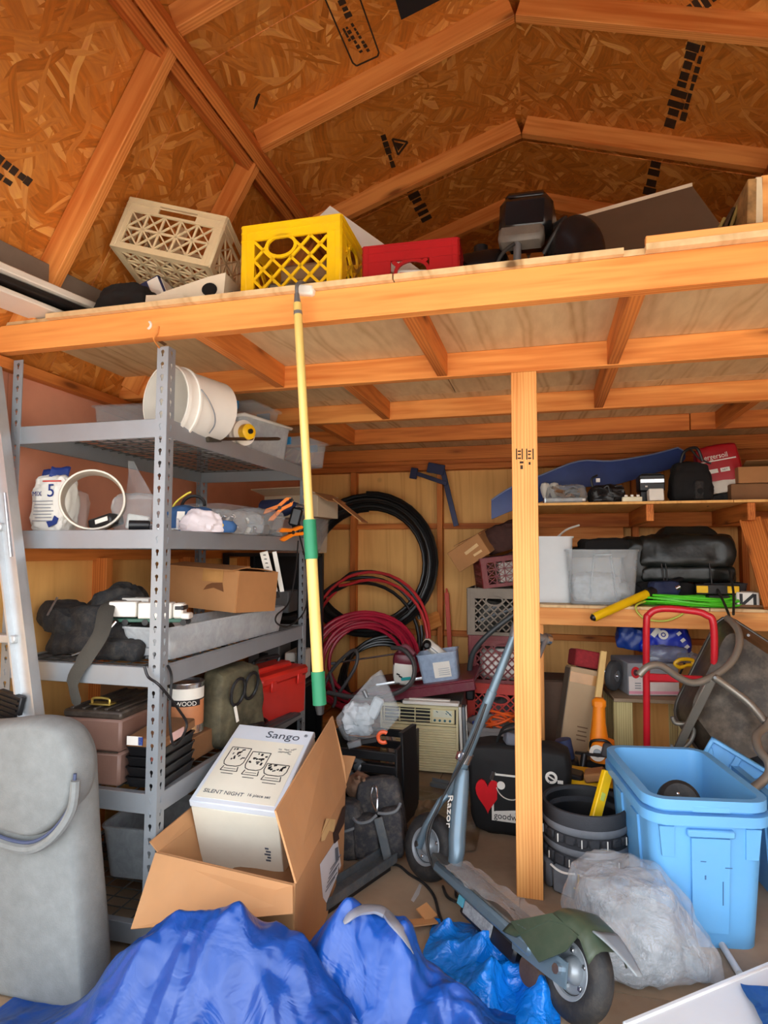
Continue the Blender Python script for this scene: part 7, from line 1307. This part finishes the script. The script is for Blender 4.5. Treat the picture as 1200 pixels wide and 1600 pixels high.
for i, (x, y, z, rx, ry, r) in enumerate(((-.02, -.06, .34, 62, 10, .066), (-.075, -.15, .322, 25, 6, .070))):
    t = thing('wheel_reel', ('upright black reel leaning inside the nested blue tote', 'flatter black reel lying nearest the front inside blue tote')[i], 'reel', Vector((.425, 2.315, z+.02))+R3(0, 0, 9)@Vector((x, y, 0)), R=R3(rx, ry, 0)); MB().lathe([(.02, -.022), (r-.012, -.026), (r, -.016), (r, .016), (r-.012, .026), (.02, .022)], 32).build('reel_rim', rubber, t); MB().lathe([(0, -.018), (.03, -.018), (.034, 0), (.03, .018), (0, .018)], 24).build('reel_hub', black, t)
    for k in range(4): a = k*PI/2+.4; MB().lathe([(0, .0), (.005, 0), (.004, .006), (0, .007)], 10).build('bright_bolt', chrome, t, (.024*math.cos(a), .024*math.sin(a), .017))
t = thing('filler_bundle', 'black bundled cloth filling the nested blue tote below the reels', 'cloth', Vector((.425, 2.315, .022)), 9); bag((.24, .38, .26), 221, 14, .5, .012, 8).build('bundle_body', M('black_cloth', (18, 17, 18), .9), t)
tote('storage_tote', 'light blue storage tote at the right edge behind the nested pair', (.875, 2.58, 0), 6, .34, .50, .37)
t = thing('tote_cover', 'ribbed light blue tote lid leaning behind the nested totes', 'lid', (0, 0, 0)); A_, B_ = P(1112, 1150, Y=2.70), P(1300, 1262, Y=2.58); dx = (B_-A_).normalized(); dn = Vector((-.10, -.10, -1)); dn = (dn-dx*dn.dot(dx)).normalized(); nn = dx.cross(dn).normalized(); nn = nn if nn.y < 0 else -nn
Ll, Wl = (B_-A_).length, .34; RL = Matrix((dx, -dn, nn if (dx.cross(-dn)).dot(nn) > 0 else -nn)).transposed(); cL = A_+dx*Ll/2+dn*Wl/2; zf = RL@Vector((0, 0, 1)); sg = 1 if zf.y < 0 else -1
mb().box((0, 0, 0), (Ll, Wl, .008), None, .003).build('lid_plate', tb, t, cL, R=RL)
q = MB()
for (c, s) in (((0, Wl/2-.008, sg*.012), (Ll, .016, .03)), ((0, -Wl/2+.008, sg*.012), (Ll, .016, .03)), ((-Ll/2+.008, 0, sg*.012), (.016, Wl, .03)), ((Ll/2-.008, 0, sg*.012), (.016, Wl, .03))): q.box(c, s, None, .004)
q.build('lid_rim', tb, t, cL, R=RL)
for a in (-38, 38, 0): mb().box((-.10, 0, sg*.010), (.024, Wl*.95, .014), R3(0, 0, a), .003).build('stiffening_rib', tb, t, cL, R=RL)
MB().tube(arc((.06, .0, sg*.010), .08, 0, 360, 28, (1, 0, 0), (0, 1, 0)), .006, 6).build('round_rib', tb, t, cL, R=RL)
# ------------------------------------------------------------------ big bag of clear film
t = thing('plastic_bag', 'big bulging bag of crinkled clear film before the blue totes', 'bag', (.265, 1.985, 0), 20); fm = CLEAR('bulk_film', (234, 238, 242), haze=.25, rough=.07, bp=1.0, bs=13, ridged=True)
_p = fm.node_tree.nodes['Principled BSDF']; _p.inputs['IOR'].default_value = 2.1; _p.inputs['Coat Weight'].default_value = 1.0; _p.inputs['Coat Roughness'].default_value = .05   # bulk_film2: many glossy layers
bag((.43, .35, .262), 231, 44, .80, .006, 9, taper=.34, lean=(-.06, .03), folds=.8, cr=110, ca=.35).build('film_bag', fm, t); bag((.37, .29, .215), 233, 30, .78, .006, 12, taper=.38, lean=(-.05, .02), folds=.8, cr=90, ca=.5).build('film_filling', CLEAR('inner_film', (206, 214, 220), haze=.36, rough=.10, bp=1.0, bs=20, ridged=True), t, (0, 0, .010)); bag((.28, .2, .15), 234, 22, .72, .008, 14, taper=.4, cr=60, ca=.5).build('film_core', CLEAR('core_film', (206, 212, 218), haze=.5, rough=.15, bp=1.0, bs=24, ridged=True), t, (-.02, 0, .012))
t = thing('white_rod', 'white rod lying on the floor beside the clear film bag', 'rod', (0, 0, 0)); MB().tube([P(1128, 1476, Z=.01), P(1156, 1522, Z=.01)], .010, 10).build('rod_body', M('off_white_rod', (206, 206, 204), .5), t); MB().tube([P(1125, 1471, Z=.01), P(1128, 1476, Z=.01)], .007, 10).build('rod_tip', greym, t)
# ------------------------------------------------------------------ mill stamps on roof panels and post
UA = Vector((RX, 0, RZ+up-.0065)); ULp = (UA, UA+Vector((0, 1, 0)), UA+Vector((-1, 0, -SL))); URp = (UA, UA+Vector((0, 1, 0)), UA+Vector((1, 0, -SL)))
_l0, _l1 = Vector((LE[0], 0, LE[1])), Vector((LB[0], 0, LB[1])); _n = Vector((_l1.z-_l0.z, 0, -(_l1.x-_l0.x))).normalized()*.0075; LLp = (_l0+_n, _l0+_n+Vector((0, 1, 0)), _l1+_n)
def ink_on(plane, polys, name='ink_stamp', m=ink):
    q = MB(); nn = (plane[1]-plane[0]).cross(plane[2]-plane[0]).normalized()*.0004
    for pl in polys:
        w = [PP(x, y, *plane) for x, y in pl]; k = len(w); q.add([v-nn for v in w]+[v+nn for v in w], [tuple(range(k)), tuple(range(k, 2*k))]+[(i, (i+1) % k, k+(i+1) % k, k+i) for i in range(k)])
    q.build(name, m, roof, smooth=0)
def ln_(a, b, w): 
    d = Vector((b[0]-a[0], b[1]-a[1])); n = Vector((-d.y, d.x)).normalized()*w*.5; return [(a[0]+n.x, a[1]+n.y), (b[0]+n.x, b[1]+n.y), (b[0]-n.x, b[1]-n.y), (a[0]-n.x, a[1]-n.y)]
fr_ = [(500, -20), (551, 98), (557, 103), (590, 88), (592, 82), (556, -20)]
def bars_along(a, b, n, w, seed, gap=.3):
    rnd = random.Random(seed); o = []; A, B = Vector(a), Vector(b)
    for i in range(n):
        s0 = (i+rnd.uniform(0, gap))/n; s1 = (i+1-rnd.uniform(0, gap))/n; ww = w*rnd.uniform(.5, 1.0); o.append(ln_(A.lerp(B, s0), A.lerp(B, s1), ww))
    return o
ink_on(ULp, [ln_(fr_[i], fr_[i+1], 2.6) for i in range(5)])
ink_on(ULp, bars_along((527, -12), (547, 30), 4, 16, 1)+bars_along((540, 40), (566, 84), 6, 7, 2)+bars_along((549, 36), (577, 82), 7, 6, 3)+bars_along((536, 44), (548, 66), 3, 5, 4))
ink_on(ULp, [[(612, -20), (627, 31), (690, -1), (700, -20)]], 'dark_patch', M('roof_felt', (26, 26, 28), .8))
ink_on(ULp, [[(396, 170), (400, 152), (404, 146), (407, 147), (402, 162), (397, 171)]])
ink_on(ULp, bars_along((598, 210), (615, 262), 5, 9, 5, .12)+[ln_((613, 217), (637, 222), 3), ln_((637, 222), (622, 242), 3), ln_((622, 242), (613, 217), 3), [(616, 222), (631, 225), (622, 236)]])
ink_on(ULp, bars_along((640, 292), (668, 345), 6, 22, 6, .35))
ink_on(URp, bars_along((1085, 66), (1045, 200), 9, 26, 7, .35)+bars_along((1100, 70), (1066, 190), 8, 10, 8))
ink_on(URp, bars_along((1120, -10), (1075, 20), 4, 30, 9)); ink_on(URp, bars_along((1026, 250), (1010, 320), 5, 20, 10))
ink_on(LLp, bars_along((-6, 246), (50, 288), 5, 16, 11, .25)+bars_along((-6, 272), (18, 288), 2, 12, 12))
ps = MB(); yq = 2.2275-.0006; 
for (x0, y0, x1, y1) in ((806, 701, 808, 718), (815, 701, 817, 718), (822, 701, 824, 718), (832, 701, 834, 718), (809, 704, 814, 706), (809, 709, 814, 711), (809, 715, 814, 717), (825, 704, 830, 706), (825, 709, 829, 711), (825, 715, 830, 717), (812, 721, 818, 724), (813, 727, 817, 733), (826, 722, 829, 726)):
    a, b = P(x0, y0, Y=yq), P(x1, y1, Y=yq); ps.box((a+b)*.5, (abs(b.x-a.x), .0006, abs(b.z-a.z)))
ps.build('ink_stamp', ink, loft, smooth=0)
